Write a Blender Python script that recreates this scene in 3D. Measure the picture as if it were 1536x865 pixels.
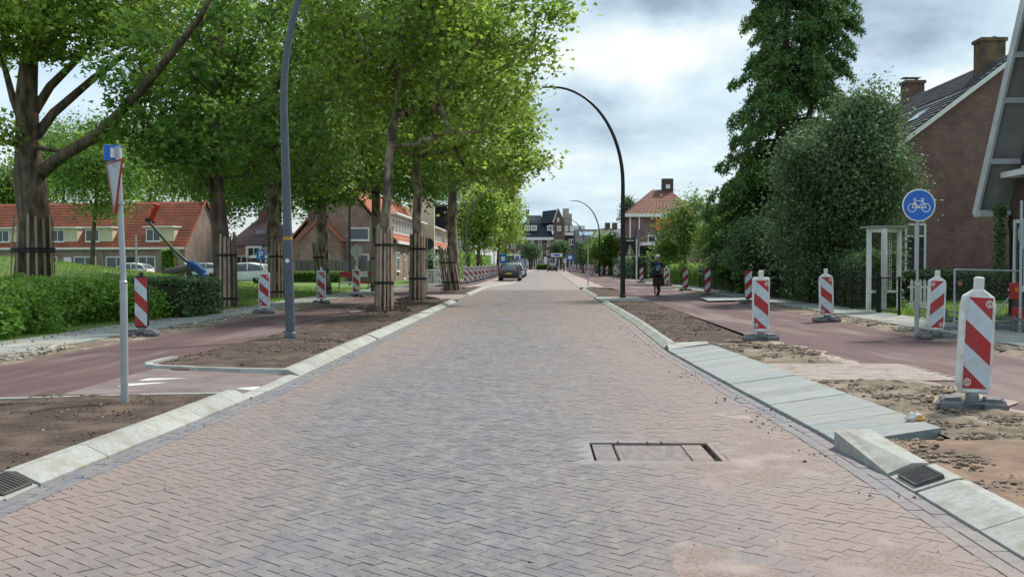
import bpy, math, random
import numpy as np
from mathutils import Vector, Matrix, Euler
random.seed(7)
for o in list(bpy.data.objects): bpy.data.objects.remove(o)
SC = bpy.context.scene
COL = SC.collection
R = math.radians
# ---------------------------------------------------------------- camera
F = 1550.0                       # focal length in photo pixels (photo 1536 x 865)
H = 1.5
cam_d = bpy.data.cameras.new('camera'); cam = bpy.data.objects.new('camera', cam_d)
COL.objects.link(cam); SC.camera = cam
cam_d.sensor_width = 36; cam_d.lens = 36*F/1536; cam_d.clip_start = .1; cam_d.clip_end = 6000
cam.location = (0, 0, H)
cam.rotation_euler = (R(90)-math.atan(37.5/F), 0, math.atan(37/F))
CR = cam.rotation_euler.to_matrix()
def ray(px, py): return CR @ Vector(((px-768)/F, -(py-432.5)/F, -1))
def G(px, py, z=0):
    r = ray(px, py); t = (z-H)/r.z; return Vector((r.x*t, r.y*t, z))
def A(px, py, Y):
    r = ray(px, py); t = Y/r.y; return Vector((r.x*t, Y, H+r.z*t))
# ---------------------------------------------------------------- world, sun, exposure
SUN_EL, SUN_AZ = 48, 42          # azimuth measured clockwise from +Y
W = bpy.data.worlds.new('World'); SC.world = W; W.use_nodes = True
nt = W.node_tree; nt.nodes.clear()
def N(t, **k):
    n = nt.nodes.new(t)
    for a, b in k.items(): setattr(n, a, b)
    return n
def L(a, b): nt.links.new(a, b)
out = N('ShaderNodeOutputWorld'); bg = N('ShaderNodeBackground'); L(bg.outputs[0], out.inputs[0])
sky = N('ShaderNodeTexSky', sky_type='NISHITA', sun_disc=False)
sky.sun_elevation = R(SUN_EL); sky.sun_rotation = R(SUN_AZ); sky.air_density = 1.0; sky.dust_density = 1.5
bg.inputs['Strength'].default_value = 0.1
tc = N('ShaderNodeTexCoord')
sep = N('ShaderNodeSeparateXYZ'); L(tc.outputs['Generated'], sep.inputs[0])
def M(op, a, b=None, c=None):
    n = N('ShaderNodeMath', operation=op)
    for i, v in enumerate((a, b, c)):
        if v is None: continue
        if isinstance(v, (int, float)): n.inputs[i].default_value = v
        else: L(v, n.inputs[i])
    return n.outputs[0]
zz = M('ADD', M('MAXIMUM', sep.outputs['Z'], 0.0), 0.22)
cmb = N('ShaderNodeCombineXYZ'); L(M('DIVIDE', sep.outputs['X'], zz), cmb.inputs[0]); L(M('DIVIDE', sep.outputs['Y'], zz), cmb.inputs[1])
n1 = N('ShaderNodeTexNoise'); n1.inputs['Scale'].default_value = 1.25; n1.inputs['Detail'].default_value = 9; n1.inputs['Roughness'].default_value = .55
n1.inputs['Distortion'].default_value = .25; L(cmb.outputs[0], n1.inputs['Vector'])
n2 = N('ShaderNodeTexNoise'); n2.inputs['Scale'].default_value = 3.6; n2.inputs['Detail'].default_value = 7; n2.inputs['Roughness'].default_value = .55
mp2 = N('ShaderNodeMapping'); mp2.inputs['Location'].default_value = (4.1, 2.3, 1.7); L(cmb.outputs[0], mp2.inputs[0]); L(mp2.outputs[0], n2.inputs['Vector'])
nw = N('ShaderNodeTexNoise'); nw.inputs['Scale'].default_value = 7; nw.inputs['Detail'].default_value = 7; nw.inputs['Roughness'].default_value = .6; L(tc.outputs['Generated'], nw.inputs['Vector'])
w1 = N('ShaderNodeVectorMath', operation='SUBTRACT'); L(nw.outputs['Color'], w1.inputs[0]); w1.inputs[1].default_value = (.5, .5, .5)
w2 = N('ShaderNodeVectorMath', operation='SCALE'); L(w1.outputs[0], w2.inputs[0]); w2.inputs['Scale'].default_value = .13
w3 = N('ShaderNodeVectorMath', operation='ADD'); L(w2.outputs[0], w3.inputs[0]); L(tc.outputs['Generated'], w3.inputs[1]); warp = w3.outputs[0]
# individual clouds of this sky: soft lumps at their own directions, edges broken by the noise
def lump(px, py, rad, amp, sx=1.0):
    d = ray(px, py).normalized()
    vm = N('ShaderNodeVectorMath', operation='SUBTRACT'); L(warp, vm.inputs[0]); vm.inputs[1].default_value = d
    vs = N('ShaderNodeVectorMath', operation='MULTIPLY'); L(vm.outputs[0], vs.inputs[0]); vs.inputs[1].default_value = (sx, 1, 1)
    ln = N('ShaderNodeVectorMath', operation='LENGTH'); L(vs.outputs[0], ln.inputs[0])
    mr = N('ShaderNodeMapRange', interpolation_type='SMOOTHSTEP'); L(ln.outputs['Value'], mr.inputs[0])
    mr.inputs[1].default_value = rad; mr.inputs[2].default_value = 0; mr.inputs[3].default_value = 0; mr.inputs[4].default_value = amp
    return mr.outputs[0]
shade = M('ADD', M('ADD', M('MULTIPLY', n1.outputs[0], .55), M('MULTIPLY', n2.outputs[0], .42)), .035)
for a in [(950, 105, .085, .22, .7), (1130, 60, .06, .12, .6), (1400, 130, .09, .16, .6), (1310, 55, .085, -.15, .6), (1420, 40, .07, -.10, .6), (970, -10, .10, -.14, .6), (1060, 30, .05, -.10, .6), (880, 185, .06, -.14, .7), (1010, 175, .05, -.06, .7), (860, 245, .05, .12, .6), (1050, 230, .06, .10, .6), (900, 330, .12, .03, .4), (850, 40, .06, .05, .6)]:
    shade = M('ADD', shade, lump(*a))
cr = N('ShaderNodeValToRGB'); L(shade, cr.inputs[0])
e = cr.color_ramp.elements
e[0].position = .34; e[0].color = (2.6, 3.5, 4.3, 1)
e[1].position = .74; e[1].color = (8.6, 8.6, 8.2, 1)
x = e.new(.5); x.color = (4.7, 6.0, 7.0, 1)
x = e.new(.60); x.color = (6.1, 7.2, 7.7, 1)
cov = M('ADD', M('MULTIPLY', n1.outputs[0], -1.0), 0.0)
mr = N('ShaderNodeMapRange'); L(M('ADD', n1.outputs[0], lump(60, 160, .34, -.30, .8)), mr.inputs[0]); mr.inputs[1].default_value = .34; mr.inputs[2].default_value = .5; mr.inputs[3].default_value = .62; mr.inputs[4].default_value = 1.0
mx = N('ShaderNodeMix', data_type='RGBA'); L(mr.outputs[0], mx.inputs['Factor'])
sk = N('ShaderNodeMix', data_type='RGBA', blend_type='MULTIPLY'); sk.inputs['Factor'].default_value = 1
L(sky.outputs[0], sk.inputs['A']); sk.inputs['B'].default_value = (1.7, 1.65, 1.6, 1)
L(sk.outputs['Result'], mx.inputs['A']); L(cr.outputs[0], mx.inputs['B']); L(mx.outputs['Result'], bg.inputs['Color'])
sd = bpy.data.lights.new('sun', 'SUN'); so = bpy.data.objects.new('sun', sd); COL.objects.link(so)
sd.energy = 4.0; sd.angle = R(6); sd.color = (1, .95, .86)
sv = Vector((math.sin(R(SUN_AZ))*math.cos(R(SUN_EL)), math.cos(R(SUN_AZ))*math.cos(R(SUN_EL)), math.sin(R(SUN_EL))))
so.rotation_euler = sv.to_track_quat('Z', 'Y').to_euler(); so.location = sv*60
SC.view_settings.view_transform = 'Standard'; SC.view_settings.look = 'None'; SC.view_settings.exposure = 0.34; SC.view_settings.gamma = 1
SC.render.resolution_x = 1024; SC.render.resolution_y = 576
# ---------------------------------------------------------------- helpers
def obj(name, mesh, parent=None, label=None, cat=None, group=None, kind=None):
    o = bpy.data.objects.new(name, mesh); COL.objects.link(o)
    if parent: o.parent = parent
    tag(o, label, cat, group, kind); return o
def tag(o, label=None, cat=None, group=None, kind=None):
    if label: o['label'] = label
    if cat: o['category'] = cat
    if group: o['group'] = group
    if kind: o['kind'] = kind
    return o
def thing(name, loc, label, cat, group=None, rz=0, kind=None):
    o = obj(name, None, None, label, cat, group, kind); o.location = loc; o.rotation_euler = (0, 0, rz); return o
def np_mesh(name, V, Fc, mats, mi=None, smooth=False):
    """V (n,3); Fc (m,k) array of one face size, or a list of lists"""
    me = bpy.data.meshes.new(name)
    V = np.asarray(V, dtype=np.float32)
    if isinstance(Fc, np.ndarray):
        m, k = Fc.shape
        me.vertices.add(len(V)); me.vertices.foreach_set('co', V.ravel())
        me.loops.add(m*k); me.loops.foreach_set('vertex_index', Fc.astype(np.int32).ravel())
        me.polygons.add(m); me.polygons.foreach_set('loop_start', np.arange(0, m*k, k, dtype=np.int32))
        try: me.polygons.foreach_set('loop_total', np.full(m, k, dtype=np.int32))
        except Exception: pass
    else:
        me.from_pydata([tuple(map(float, v)) for v in V], [], [tuple(f) for f in Fc])
    for mm in (mats if isinstance(mats, (list, tuple)) else [mats]): me.materials.append(mm)
    n = len(me.polygons)
    if mi is not None: me.polygons.foreach_set('material_index', np.asarray(mi, dtype=np.int32))
    me.polygons.foreach_set('use_smooth', np.full(n, bool(smooth)))
    me.update(calc_edges=True); me.validate()
    return me
class MB:
    def __init__(s): s.v = []; s.f = []
    def add(s, vs, fs, m=None):
        b = len(s.v)
        for p in vs:
            p = Vector(p)
            s.v.append(m @ p if m is not None else p)
        s.f += [tuple(b+i for i in f) for f in fs]; return s
    def box(s, c, d, m=None, tap=1.0, ch=0):
        x, y, z = d[0]/2, d[1]/2, d[2]/2
        if ch:
            vs = []
            for zz_, k in ((-z, 0), (z-ch, 0), (z, ch)):
                vs += [(c[0]-x+k, c[1]-y+k, c[2]+zz_), (c[0]+x-k, c[1]-y+k, c[2]+zz_), (c[0]+x-k, c[1]+y-k, c[2]+zz_), (c[0]-x+k, c[1]+y-k, c[2]+zz_)]
            fs = [(3, 2, 1, 0), (8, 9, 10, 11)]
            for q in (0, 4):
                fs += [(q+i, q+(i+1) % 4, q+4+(i+1) % 4, q+4+i) for i in range(4)]
            return s.add(vs, fs, m)
        vs = [(c[0]+sx*x*(tap if sz > 0 else 1), c[1]+sy*y*(tap if sz > 0 else 1), c[2]+sz*z) for sz in (-1, 1) for sx, sy in ((-1, -1), (1, -1), (1, 1), (-1, 1))]
        return s.add(vs, [(3, 2, 1, 0), (4, 5, 6, 7), (0, 1, 5, 4), (1, 2, 6, 5), (2, 3, 7, 6), (3, 0, 4, 7)], m)
    def prism(s, poly, d, m=None, axis='y'):
        """poly: list of (a,b) counter-clockwise seen from -axis; extruded d[0]..d[1] along axis"""
        n = len(poly)
        def P(a, b, t):
            return (a, t, b) if axis == 'y' else ((t, a, b) if axis == 'x' else (a, b, t))
        vs = [P(a, b, d[0]) for a, b in poly]+[P(a, b, d[1]) for a, b in poly]
        fs = [tuple(range(n)), tuple(range(2*n-1, n-1, -1))]+[(i, i+n, (i+1) % n+n, (i+1) % n) for i in range(n)]
        return s.add(vs, fs, m)
    def tube(s, pts, rad, n=8, m=None, cap=True):
        pts = [Vector(p) for p in pts]
        if not hasattr(rad, '__len__'): rad = [rad]*len(pts)
        vs = []; fs = []; k = len(pts); ref = None
        for i, p in enumerate(pts):
            t = (pts[min(i+1, k-1)]-pts[max(i-1, 0)])
            if t.length < 1e-9: t = Vector((0, 0, 1))
            t.normalize()
            if ref is None: ref = Vector((1, 0, 0)) if abs(t.x) < .9 else Vector((0, 1, 0))
            u = (ref-t*ref.dot(t)).normalized(); w = t.cross(u); ref = u
            for j in range(n):
                a = 2*math.pi*j/n; vs.append(p+(u*math.cos(a)+w*math.sin(a))*rad[i])
        for i in range(k-1):
            for j in range(n):
                fs.append((i*n+j, i*n+(j+1) % n, (i+1)*n+(j+1) % n, (i+1)*n+j))
        if cap: fs += [tuple(range(n-1, -1, -1)), tuple(range((k-1)*n, k*n))]
        return s.add(vs, fs, m)
    def lathe(s, prof, n=16, m=None):
        vs = []; fs = []; k = len(prof)
        for r_, z_ in prof:
            for j in range(n): a = 2*math.pi*j/n; vs.append((r_*math.cos(a), r_*math.sin(a), z_))
        for i in range(k-1):
            for j in range(n): fs.append((i*n+j, i*n+(j+1) % n, (i+1)*n+(j+1) % n, (i+1)*n+j))
        fs += [tuple(range(n-1, -1, -1)), tuple(range((k-1)*n, k*n))]
        return s.add(vs, fs, m)
    def mesh(s, name, mats, smooth=False):
        me = np_mesh(name, [tuple(v) for v in s.v], s.f, mats)
        if smooth:
            me.polygons.foreach_set('use_smooth', np.ones(len(me.polygons), dtype=bool))
            try: me.set_sharp_from_angle(angle=R(40))
            except Exception: pass
        return me
    def build(s, name, mats, parent=None, smooth=False, **k):
        return obj(name, s.mesh(name, mats, smooth), parent, **k)
def rotm(loc=(0, 0, 0), rx=0, ry=0, rz=0): return Matrix.Translation(loc) @ Euler((rx, ry, rz)).to_matrix().to_4x4()
def copy_tree(o, parent=None):
    c = o.copy(); COL.objects.link(c)
    if parent: c.parent = parent
    for ch in [k for k in o.children]: copy_tree(ch, c)
    return c
# numpy value noise
def _h(i, j, s):
    v = np.sin(i*127.1+j*311.7+s*74.7)*43758.5453
    return v-np.floor(v)
def vnoise(x, y, s=0):
    xi = np.floor(x); yi = np.floor(y); fx = x-xi; fy = y-yi
    fx = fx*fx*(3-2*fx); fy = fy*fy*(3-2*fy)
    return (_h(xi, yi, s)*(1-fx)+_h(xi+1, yi, s)*fx)*(1-fy)+(_h(xi, yi+1, s)*(1-fx)+_h(xi+1, yi+1, s)*fx)*fy
def fbm(x, y, s=0, o=4):
    r = 0; a = .5
    for k in range(o): r = r+a*vnoise(x*2**k, y*2**k, s+k*3.1); a *= .5
    return r
def interp(y, tab): return np.interp(y, [a for a, b in tab], [b for a, b in tab])
# ---------------------------------------------------------------- materials
MATS = {}
def mat(name, col, col2=None, scale=8, rough=.8, bump=0, bscale=None, metal=0, detail=6, island=0, trans=0, spec=.3, coords='Object', col3=None, scale3=.6, lohi=(.35, .65), stretch=None):
    m = bpy.data.materials.new(name); m.use_nodes = True; t = m.node_tree; ns = t.nodes; ns.clear()
    def n_(ty, **k):
        q = ns.new(ty)
        for a, b in k.items(): setattr(q, a, b)
        return q
    lk = t.links.new
    o = n_('ShaderNodeOutputMaterial'); p = n_('ShaderNodeBsdfPrincipled')
    p.inputs['Roughness'].default_value = rough; p.inputs['Metallic'].default_value = metal; p.inputs['Specular IOR Level'].default_value = spec
    if coords == 'World':
        g = n_('ShaderNodeNewGeometry'); vec = g.outputs['Position']
    else:
        g = n_('ShaderNodeTexCoord'); vec = g.outputs['Object']
    if stretch:
        mp = n_('ShaderNodeMapping'); mp.inputs['Scale'].default_value = stretch; lk(vec, mp.inputs[0]); vec = mp.outputs[0]
    c = None
    if col2 is None and island == 0: col2 = tuple(v*.86 for v in col)
    if col2 is not None:
        nz = n_('ShaderNodeTexNoise'); nz.inputs['Scale'].default_value = scale; nz.inputs['Detail'].default_value = detail; lk(vec, nz.inputs['Vector'])
        mr = n_('ShaderNodeMapRange'); lk(nz.outputs[0], mr.inputs[0]); mr.inputs[1].default_value = lohi[0]; mr.inputs[2].default_value = lohi[1]
        mx = n_('ShaderNodeMix', data_type='RGBA'); lk(mr.outputs[0], mx.inputs['Factor'])
        mx.inputs['A'].default_value = (*col, 1); mx.inputs['B'].default_value = (*col2, 1); c = mx.outputs['Result']
    if col3 is not None:
        nz = n_('ShaderNodeTexNoise'); nz.inputs['Scale'].default_value = scale3; nz.inputs['Detail'].default_value = 5; lk(vec, nz.inputs['Vector'])
        mr = n_('ShaderNodeMapRange'); lk(nz.outputs[0], mr.inputs[0]); mr.inputs[1].default_value = .48; mr.inputs[2].default_value = .66
        mx = n_('ShaderNodeMix', data_type='RGBA'); lk(mr.outputs[0], mx.inputs['Factor']); mx.inputs['B'].default_value = (*col3, 1)
        if c: lk(c, mx.inputs['A'])
        else: mx.inputs['A'].default_value = (*col, 1)
        c = mx.outputs['Result']
    if island:
        g2 = n_('ShaderNodeNewGeometry'); oi = n_('ShaderNodeObjectInfo')
        ad = n_('ShaderNodeMath', operation='ADD'); lk(g2.outputs['Random Per Island'], ad.inputs[0]); lk(oi.outputs['Random'], ad.inputs[1])
        fr = n_('ShaderNodeMath', operation='FRACT'); lk(ad.outputs[0], fr.inputs[0])
        mr = n_('ShaderNodeMapRange'); lk(fr.outputs[0], mr.inputs[0]); mr.inputs[3].default_value = 1-island; mr.inputs[4].default_value = 1+island
        mm = n_('ShaderNodeMix', data_type='RGBA', blend_type='MULTIPLY'); mm.inputs['Factor'].default_value = 1
        if c: lk(c, mm.inputs['A'])
        else: mm.inputs['A'].default_value = (*col, 1)
        cb = n_('ShaderNodeCombineColor')
        for i in range(3): lk(mr.outputs[0], cb.inputs[i])
        lk(cb.outputs[0], mm.inputs['B']); c = mm.outputs['Result']
    lk(c, p.inputs['Base Color'])
    if bump:
        nb = n_('ShaderNodeTexNoise'); nb.inputs['Scale'].default_value = bscale or scale*4; nb.inputs['Detail'].default_value = 5; lk(vec, nb.inputs['Vector'])
        bp = n_('ShaderNodeBump'); bp.inputs['Strength'].default_value = 1; bp.inputs['Distance'].default_value = bump; lk(nb.outputs[0], bp.inputs['Height']); lk(bp.outputs[0], p.inputs['Normal'])
    if trans:
        tr = n_('ShaderNodeBsdfTranslucent'); ms = n_('ShaderNodeMixShader'); ms.inputs[0].default_value = trans
        hs = n_('ShaderNodeHueSaturation'); hs.inputs['Value'].default_value = 2.1; hs.inputs['Hue'].default_value = .485; lk(c, hs.inputs['Color']); lk(hs.outputs[0], tr.inputs['Color'])
        lk(p.outputs[0], ms.inputs[1]); lk(tr.outputs[0], ms.inputs[2]); lk(ms.outputs[0], o.inputs[0])
    else: lk(p.outputs[0], o.inputs[0])
    MATS[name] = m; return m
def wall_mat(name, c1, c2, mortar, bw=.21, bh=.0625, ms=.008):
    m = bpy.data.materials.new(name); m.use_nodes = True; t = m.node_tree; ns = t.nodes
    p = ns['Principled BSDF']; p.inputs['Roughness'].default_value = .9
    tc_ = ns.new('ShaderNodeTexCoord'); s_ = ns.new('ShaderNodeSeparateXYZ'); t.links.new(tc_.outputs['Object'], s_.inputs[0])
    a_ = ns.new('ShaderNodeMath'); a_.operation = 'ADD'; t.links.new(s_.outputs[0], a_.inputs[0]); t.links.new(s_.outputs[1], a_.inputs[1])
    cb = ns.new('ShaderNodeCombineXYZ'); t.links.new(a_.outputs[0], cb.inputs[0]); t.links.new(s_.outputs[2], cb.inputs[1])
    b_ = ns.new('ShaderNodeTexBrick'); t.links.new(cb.outputs[0], b_.inputs['Vector'])
    b_.inputs['Color1'].default_value = (*c1, 1); b_.inputs['Color2'].default_value = (*c2, 1); b_.inputs['Mortar'].default_value = (*mortar, 1)
    b_.inputs['Scale'].default_value = 1; b_.inputs['Brick Width'].default_value = bw; b_.inputs['Row Height'].default_value = bh; b_.inputs['Mortar Size'].default_value = ms
    nz = ns.new('ShaderNodeTexNoise'); nz.inputs['Scale'].default_value = 1.1; nz.inputs['Detail'].default_value = 8; nz.inputs['Roughness'].default_value = .65; t.links.new(tc_.outputs['Object'], nz.inputs['Vector'])
    mr = ns.new('ShaderNodeMapRange'); t.links.new(nz.outputs[0], mr.inputs[0]); mr.inputs[1].default_value = .3; mr.inputs[2].default_value = .7; mr.inputs[3].default_value = .7; mr.inputs[4].default_value = 1.3
    mm = ns.new('ShaderNodeMix'); mm.data_type = 'RGBA'; mm.blend_type = 'MULTIPLY'; mm.inputs['Factor'].default_value = 1
    cc = ns.new('ShaderNodeCombineColor')
    for i in range(3): t.links.new(mr.outputs[0], cc.inputs[i])
    t.links.new(b_.outputs[0], mm.inputs['A']); t.links.new(cc.outputs[0], mm.inputs['B']); t.links.new(mm.outputs['Result'], p.inputs['Base Color'])
    bp = ns.new('ShaderNodeBump'); bp.inputs['Distance'].default_value = .006; bp.invert = True; t.links.new(b_.outputs['Fac'], bp.inputs['Height']); t.links.new(bp.outputs[0], p.inputs['Normal'])
    MATS[name] = m; return m
def paving_mat(name, brick, brick2, sand, bias, island=.16):
    """worn concrete bricks, partly hidden under swept-in pink sand; the sand drifts have their own shape"""
    m = bpy.data.materials.new(name); m.use_nodes = True; t = m.node_tree; ns = t.nodes; lk = t.links.new
    p = ns['Principled BSDF']; p.inputs['Roughness'].default_value = .82; p.inputs['Specular IOR Level'].default_value = .35
    g = ns.new('ShaderNodeNewGeometry'); oi = ns.new('ShaderNodeObjectInfo')
    def mth(op, a, b=None, cl=False):
        n = ns.new('ShaderNodeMath'); n.operation = op; n.use_clamp = cl
        for i, v in enumerate((a, b)):
            if v is None: continue
            if isinstance(v, (int, float)): n.inputs[i].default_value = v
            else: lk(v, n.inputs[i])
        return n.outputs[0]
    def nz(s, d=5, st=None, r=.5):
        n = ns.new('ShaderNodeTexNoise'); n.inputs['Scale'].default_value = s; n.inputs['Detail'].default_value = d; n.inputs['Roughness'].default_value = r
        if st:
            mp = ns.new('ShaderNodeMapping'); mp.inputs['Scale'].default_value = st; lk(g.outputs['Position'], mp.inputs[0]); lk(mp.outputs[0], n.inputs['Vector'])
        else: lk(g.outputs['Position'], n.inputs['Vector'])
        return n.outputs[0]
    def ramp(v, a, b, c=0, d=1):
        n = ns.new('ShaderNodeMapRange'); lk(v, n.inputs[0])
        for i, q in enumerate((a, b, c, d)): n.inputs[i+1].default_value = q
        return n.outputs[0]
    def mix(f, a, b):
        n = ns.new('ShaderNodeMix'); n.data_type = 'RGBA'
        if isinstance(f, (int, float)): n.inputs['Factor'].default_value = f
        else: lk(f, n.inputs['Factor'])
        for k, q in (('A', a), ('B', b)):
            if isinstance(q, tuple): n.inputs[k].default_value = (*q, 1)
            else: lk(q, n.inputs[k])
        return n.outputs['Result']
    rnd = mth('FRACT', mth('ADD', g.outputs['Random Per Island'], oi.outputs['Random']))
    c = mix(rnd, brick, brick2)
    c = mix(ramp(nz(38, 4), .4, .7, 0, .5), c, tuple(v*1.5 for v in brick2))
    c = mix(ramp(nz(8, 8, (1, .55, 1), .72), .46, .66, 0, .75), c, (.255, .24, .215))
    c = mix(ramp(nz(3.1, 6, (1, .5, 1), .6), .5, .66, 0, .5), c, (.115, .115, .14))
    s = ns.new('ShaderNodeSeparateXYZ'); lk(g.outputs['Position'], s.inputs[0])
    # wheel tracks swept free of sand: streaks along the road; sand lies thicker to the right and along the kerbs
    ax = mth('ABSOLUTE', mth('ADD', s.outputs[0], .55))
    side = ramp(ax, .9, 2.6, -.16, .26)
    right = ramp(s.outputs[0], -.3, 1.6, 0, .14)
    far = ramp(s.outputs[1], 10, 32, 0, .17)
    v = mth('ADD', nz(.55, 6, (1.0, .22, 1), .6), mth('MULTIPLY', nz(3.4, 6, (1.6, .09, 1), .6), .42))
    v = mth('ADD', v, -.03)
    v = mth('ADD', v, mth('ADD', mth('ADD', side, right), mth('ADD', far, bias)))
    v = mth('ADD', v, mth('MULTIPLY', nz(34, 4), .28))
    f = ramp(v, .66, 1.10, 0.0, .92)
    sc_ = mix(ramp(nz(60, 3), .35, .65), sand, tuple(q*.82 for q in sand))
    c = mix(f, c, sc_)
    c = mix(ramp(nz(150, 2), .62, .72, 0, .45), c, tuple(q*.45 for q in brick))
    c = mix(ramp(nz(1.3, 5, (1, .5, 1)), .5, .72, 0, .3), c, (.20, .21, .25))
    lk(c, p.inputs['Base Color'])
    bp = ns.new('ShaderNodeBump'); bp.inputs['Distance'].default_value = .0025; lk(nz(90, 4), bp.inputs['Height']); lk(bp.outputs[0], p.inputs['Normal'])
    MATS[name] = m; return m
M_brick = paving_mat('road_brick', (.113, .108, .116), (.160, .152, .158), (.275, .212, .186), .02)
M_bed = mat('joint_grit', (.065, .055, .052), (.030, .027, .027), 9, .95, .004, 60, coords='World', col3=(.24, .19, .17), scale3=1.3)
M_bed2 = mat('joint_sand', (.16, .13, .12), (.08, .068, .064), 5, .95, .004, 60, coords='World', col3=(.26, .205, .185), scale3=.8)
M_sand = mat('swept_sand', (.275, .212, .186), (.185, .14, .124), 42, .95, .004, 140, coords='World', col3=(.33, .275, .25), scale3=2.2, detail=9, lohi=(.42, .62))
M_farroad = paving_mat('far_road', (.165, .155, .165), (.195, .18, .187), (.285, .222, .195), .03)
M_gutter = paving_mat('gutter_brick', (.115, .118, .14), (.16, .16, .18), (.29, .23, .20), -.36)
M_red = mat('red_asphalt', (.120, .066, .064), (.092, .054, .056), 3.5, .85, .003, 120, coords='World', col3=(.185, .140, .130), scale3=.9, stretch=(1.2, .22, 1), detail=9)
M_asph = mat('worn_asphalt', (.15, .105, .10), (.21, .175, .165), 1.6, .85, .003, 100, coords='World')
M_soil = mat('turned_soil', (.092, .062, .048), (.042, .029, .023), 34, .95, .02, 45, coords='World', col3=(.13, .09, .068), scale3=2.1, detail=9)
M_dirt = mat('dirt', (.21, .165, .12), (.12, .09, .065), 9, .95, .015, 40, coords='World', col3=(.30, .245, .19), scale3=1.3)
M_clay = mat('sandy_clay', (.25, .165, .115), (.17, .11, .08), 5, .95, .01, 30, coords='World', col3=(.12, .09, .07), scale3=1.6)
M_stone = mat('rubble_stone', (.26, .23, .19), (.13, .11, .09), 9, .9, .01, 30, island=.45)
M_clod = mat('soil_clod', (.12, .082, .062), (.07, .048, .038), 20, .95, .01, 40, island=.4)
M_kerb = mat('kerb_concrete', (.37, .375, .35), (.285, .29, .27), 26, .85, .003, 120, island=.11, col3=(.27, .255, .22), scale3=4.5, detail=9)
M_slab = mat('ramp_concrete', (.28, .305, .305), (.215, .238, .24), 11, .8, .003, 120, island=.12, stretch=(.7, 3, 1), col3=(.31, .295, .26), scale3=3.0, detail=9)
M_tile = mat('pavement_tile', (.30, .33, .31), (.23, .25, .235), 4, .85, .002, 60, island=.12, coords='World', col3=(.33, .31, .26), scale3=.8)
M_pale = mat('pale_brick_paving', (.33, .27, .24), (.27, .22, .195), 9, .85, .003, 60, coords='World', island=.08)
M_white = mat('white_paint', (.78, .78, .76), (.68, .68, .66), 5, .5)
M_mark = mat('road_marking', (.78, .78, .76), (.6, .59, .57), 14, .6, coords='World')
M_grass = mat('lawn', (.125, .20, .045), (.095, .16, .036), 1.2, .95, .03, 30, coords='World')
M_ground = mat('far_ground', (.09, .13, .04), (.12, .12, .07), .05, .95, coords='World')
M_blade = mat('grass_blade', (.12, .20, .04), None, 4, .7, island=.4, trans=.35)
M_bark = mat('bark', (.19, .14, .10), (.06, .045, .034), 5, .9, .03, 12, stretch=(1, 1, .35), coords='World')
M_barkp = mat('plane_bark', (.25, .20, .14), (.085, .065, .048), 4.5, .85, .012, 14, stretch=(1, 1, .5), coords='World', col3=(.34, .30, .21), scale3=3.2, lohi=(.44, .56))
M_leafp = mat('plane_leaf', (.125, .228, .038), (.205, .300, .052), .45, .5, island=.42, trans=.42, coords='World')
M_leafd = mat('dark_leaf', (.078, .168, .030), (.135, .245, .040), .6, .5, island=.4, trans=.30, coords='World')  # darkened to hold the lawn row's shade; also serves naturally dark foliage
M_leafg = mat('glossy_leaf', (.080, .145, .062), (.125, .195, .088), .8, .62, island=.38, trans=.18, coords='World', spec=.2)
M_leafc = mat('conifer_leaf', (.078, .165, .045), (.14, .25, .068), .9, .7, island=.45, trans=.12, coords='World')
M_leafh = mat('hedge_leaf', (.095, .20, .028), (.155, .28, .040), 1.1, .5, island=.42, trans=.30, coords='World')
M_leafl = mat('light_leaf', (.15, .25, .045), (.20, .30, .06), 1.1, .5, island=.35, trans=.4, coords='World')
M_leafo = mat('turning_leaf', (.10, .19, .04), (.26, .17, .06), 1.1, .55, island=.35, trans=.35, coords='World', lohi=(.56, .70))
M_leafr = mat('copper_leaf', (.05, .035, .035), (.07, .06, .04), 1.1, .5, island=.35, trans=.2, coords='World')
M_wood = mat('grey_wood', (.42, .33, .25), (.25, .19, .145), 7, .85, .003, 40, island=.5, stretch=(4, 4, .5))
M_gwood = mat('weathered_board', (.17, .15, .135), (.10, .09, .082), 7, .85, .003, 40, island=.35, stretch=(4, 4, .5))
M_band = mat('black_band', (.02, .02, .02), None, 8, .6)
M_galv = mat('galvanised_steel', (.42, .45, .47), (.34, .37, .39), 6, .42, metal=.35)
M_lamp = mat('grey_lamp_paint', (.105, .125, .145), (.085, .10, .12), 3, .45, metal=.1)
M_lampd = mat('dark_lamp_paint', (.022, .025, .03), None, 3, .4)
M_red_s = mat('reflective_red', (.42, .018, .022), (.33, .018, .02), 7, .35, spec=.5, col3=(.30, .05, .045), scale3=6, detail=9)
M_wht_s = mat('reflective_white', (.55, .63, .70), (.48, .55, .61), 7, .38, spec=.5, col3=(.44, .47, .47), scale3=5, detail=9)
M_frame = mat('white_plastic', (.74, .76, .76), (.60, .61, .59), 7, .5, col3=(.52, .49, .43), scale3=6, detail=9)
M_rub = mat('recycled_rubber', (.20, .205, .21), (.12, .125, .13), 9, .85, .003, 60, island=.1)
M_blk = mat('black_plastic', (.018, .018, .02), None, 9, .55)
M_blue = mat('sign_blue', (.012, .13, .55), (.012, .115, .5), 3, .35, spec=.5)
M_signw = mat('sign_white', (.80, .82, .82), None, 3, .4)
M_glass = mat('dark_glass', (.03, .038, .042), (.05, .06, .065), 2, .06, spec=.8)
M_steel = mat('cast_iron', (.07, .07, .075), (.12, .10, .09), 9, .6, metal=.3)
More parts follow.
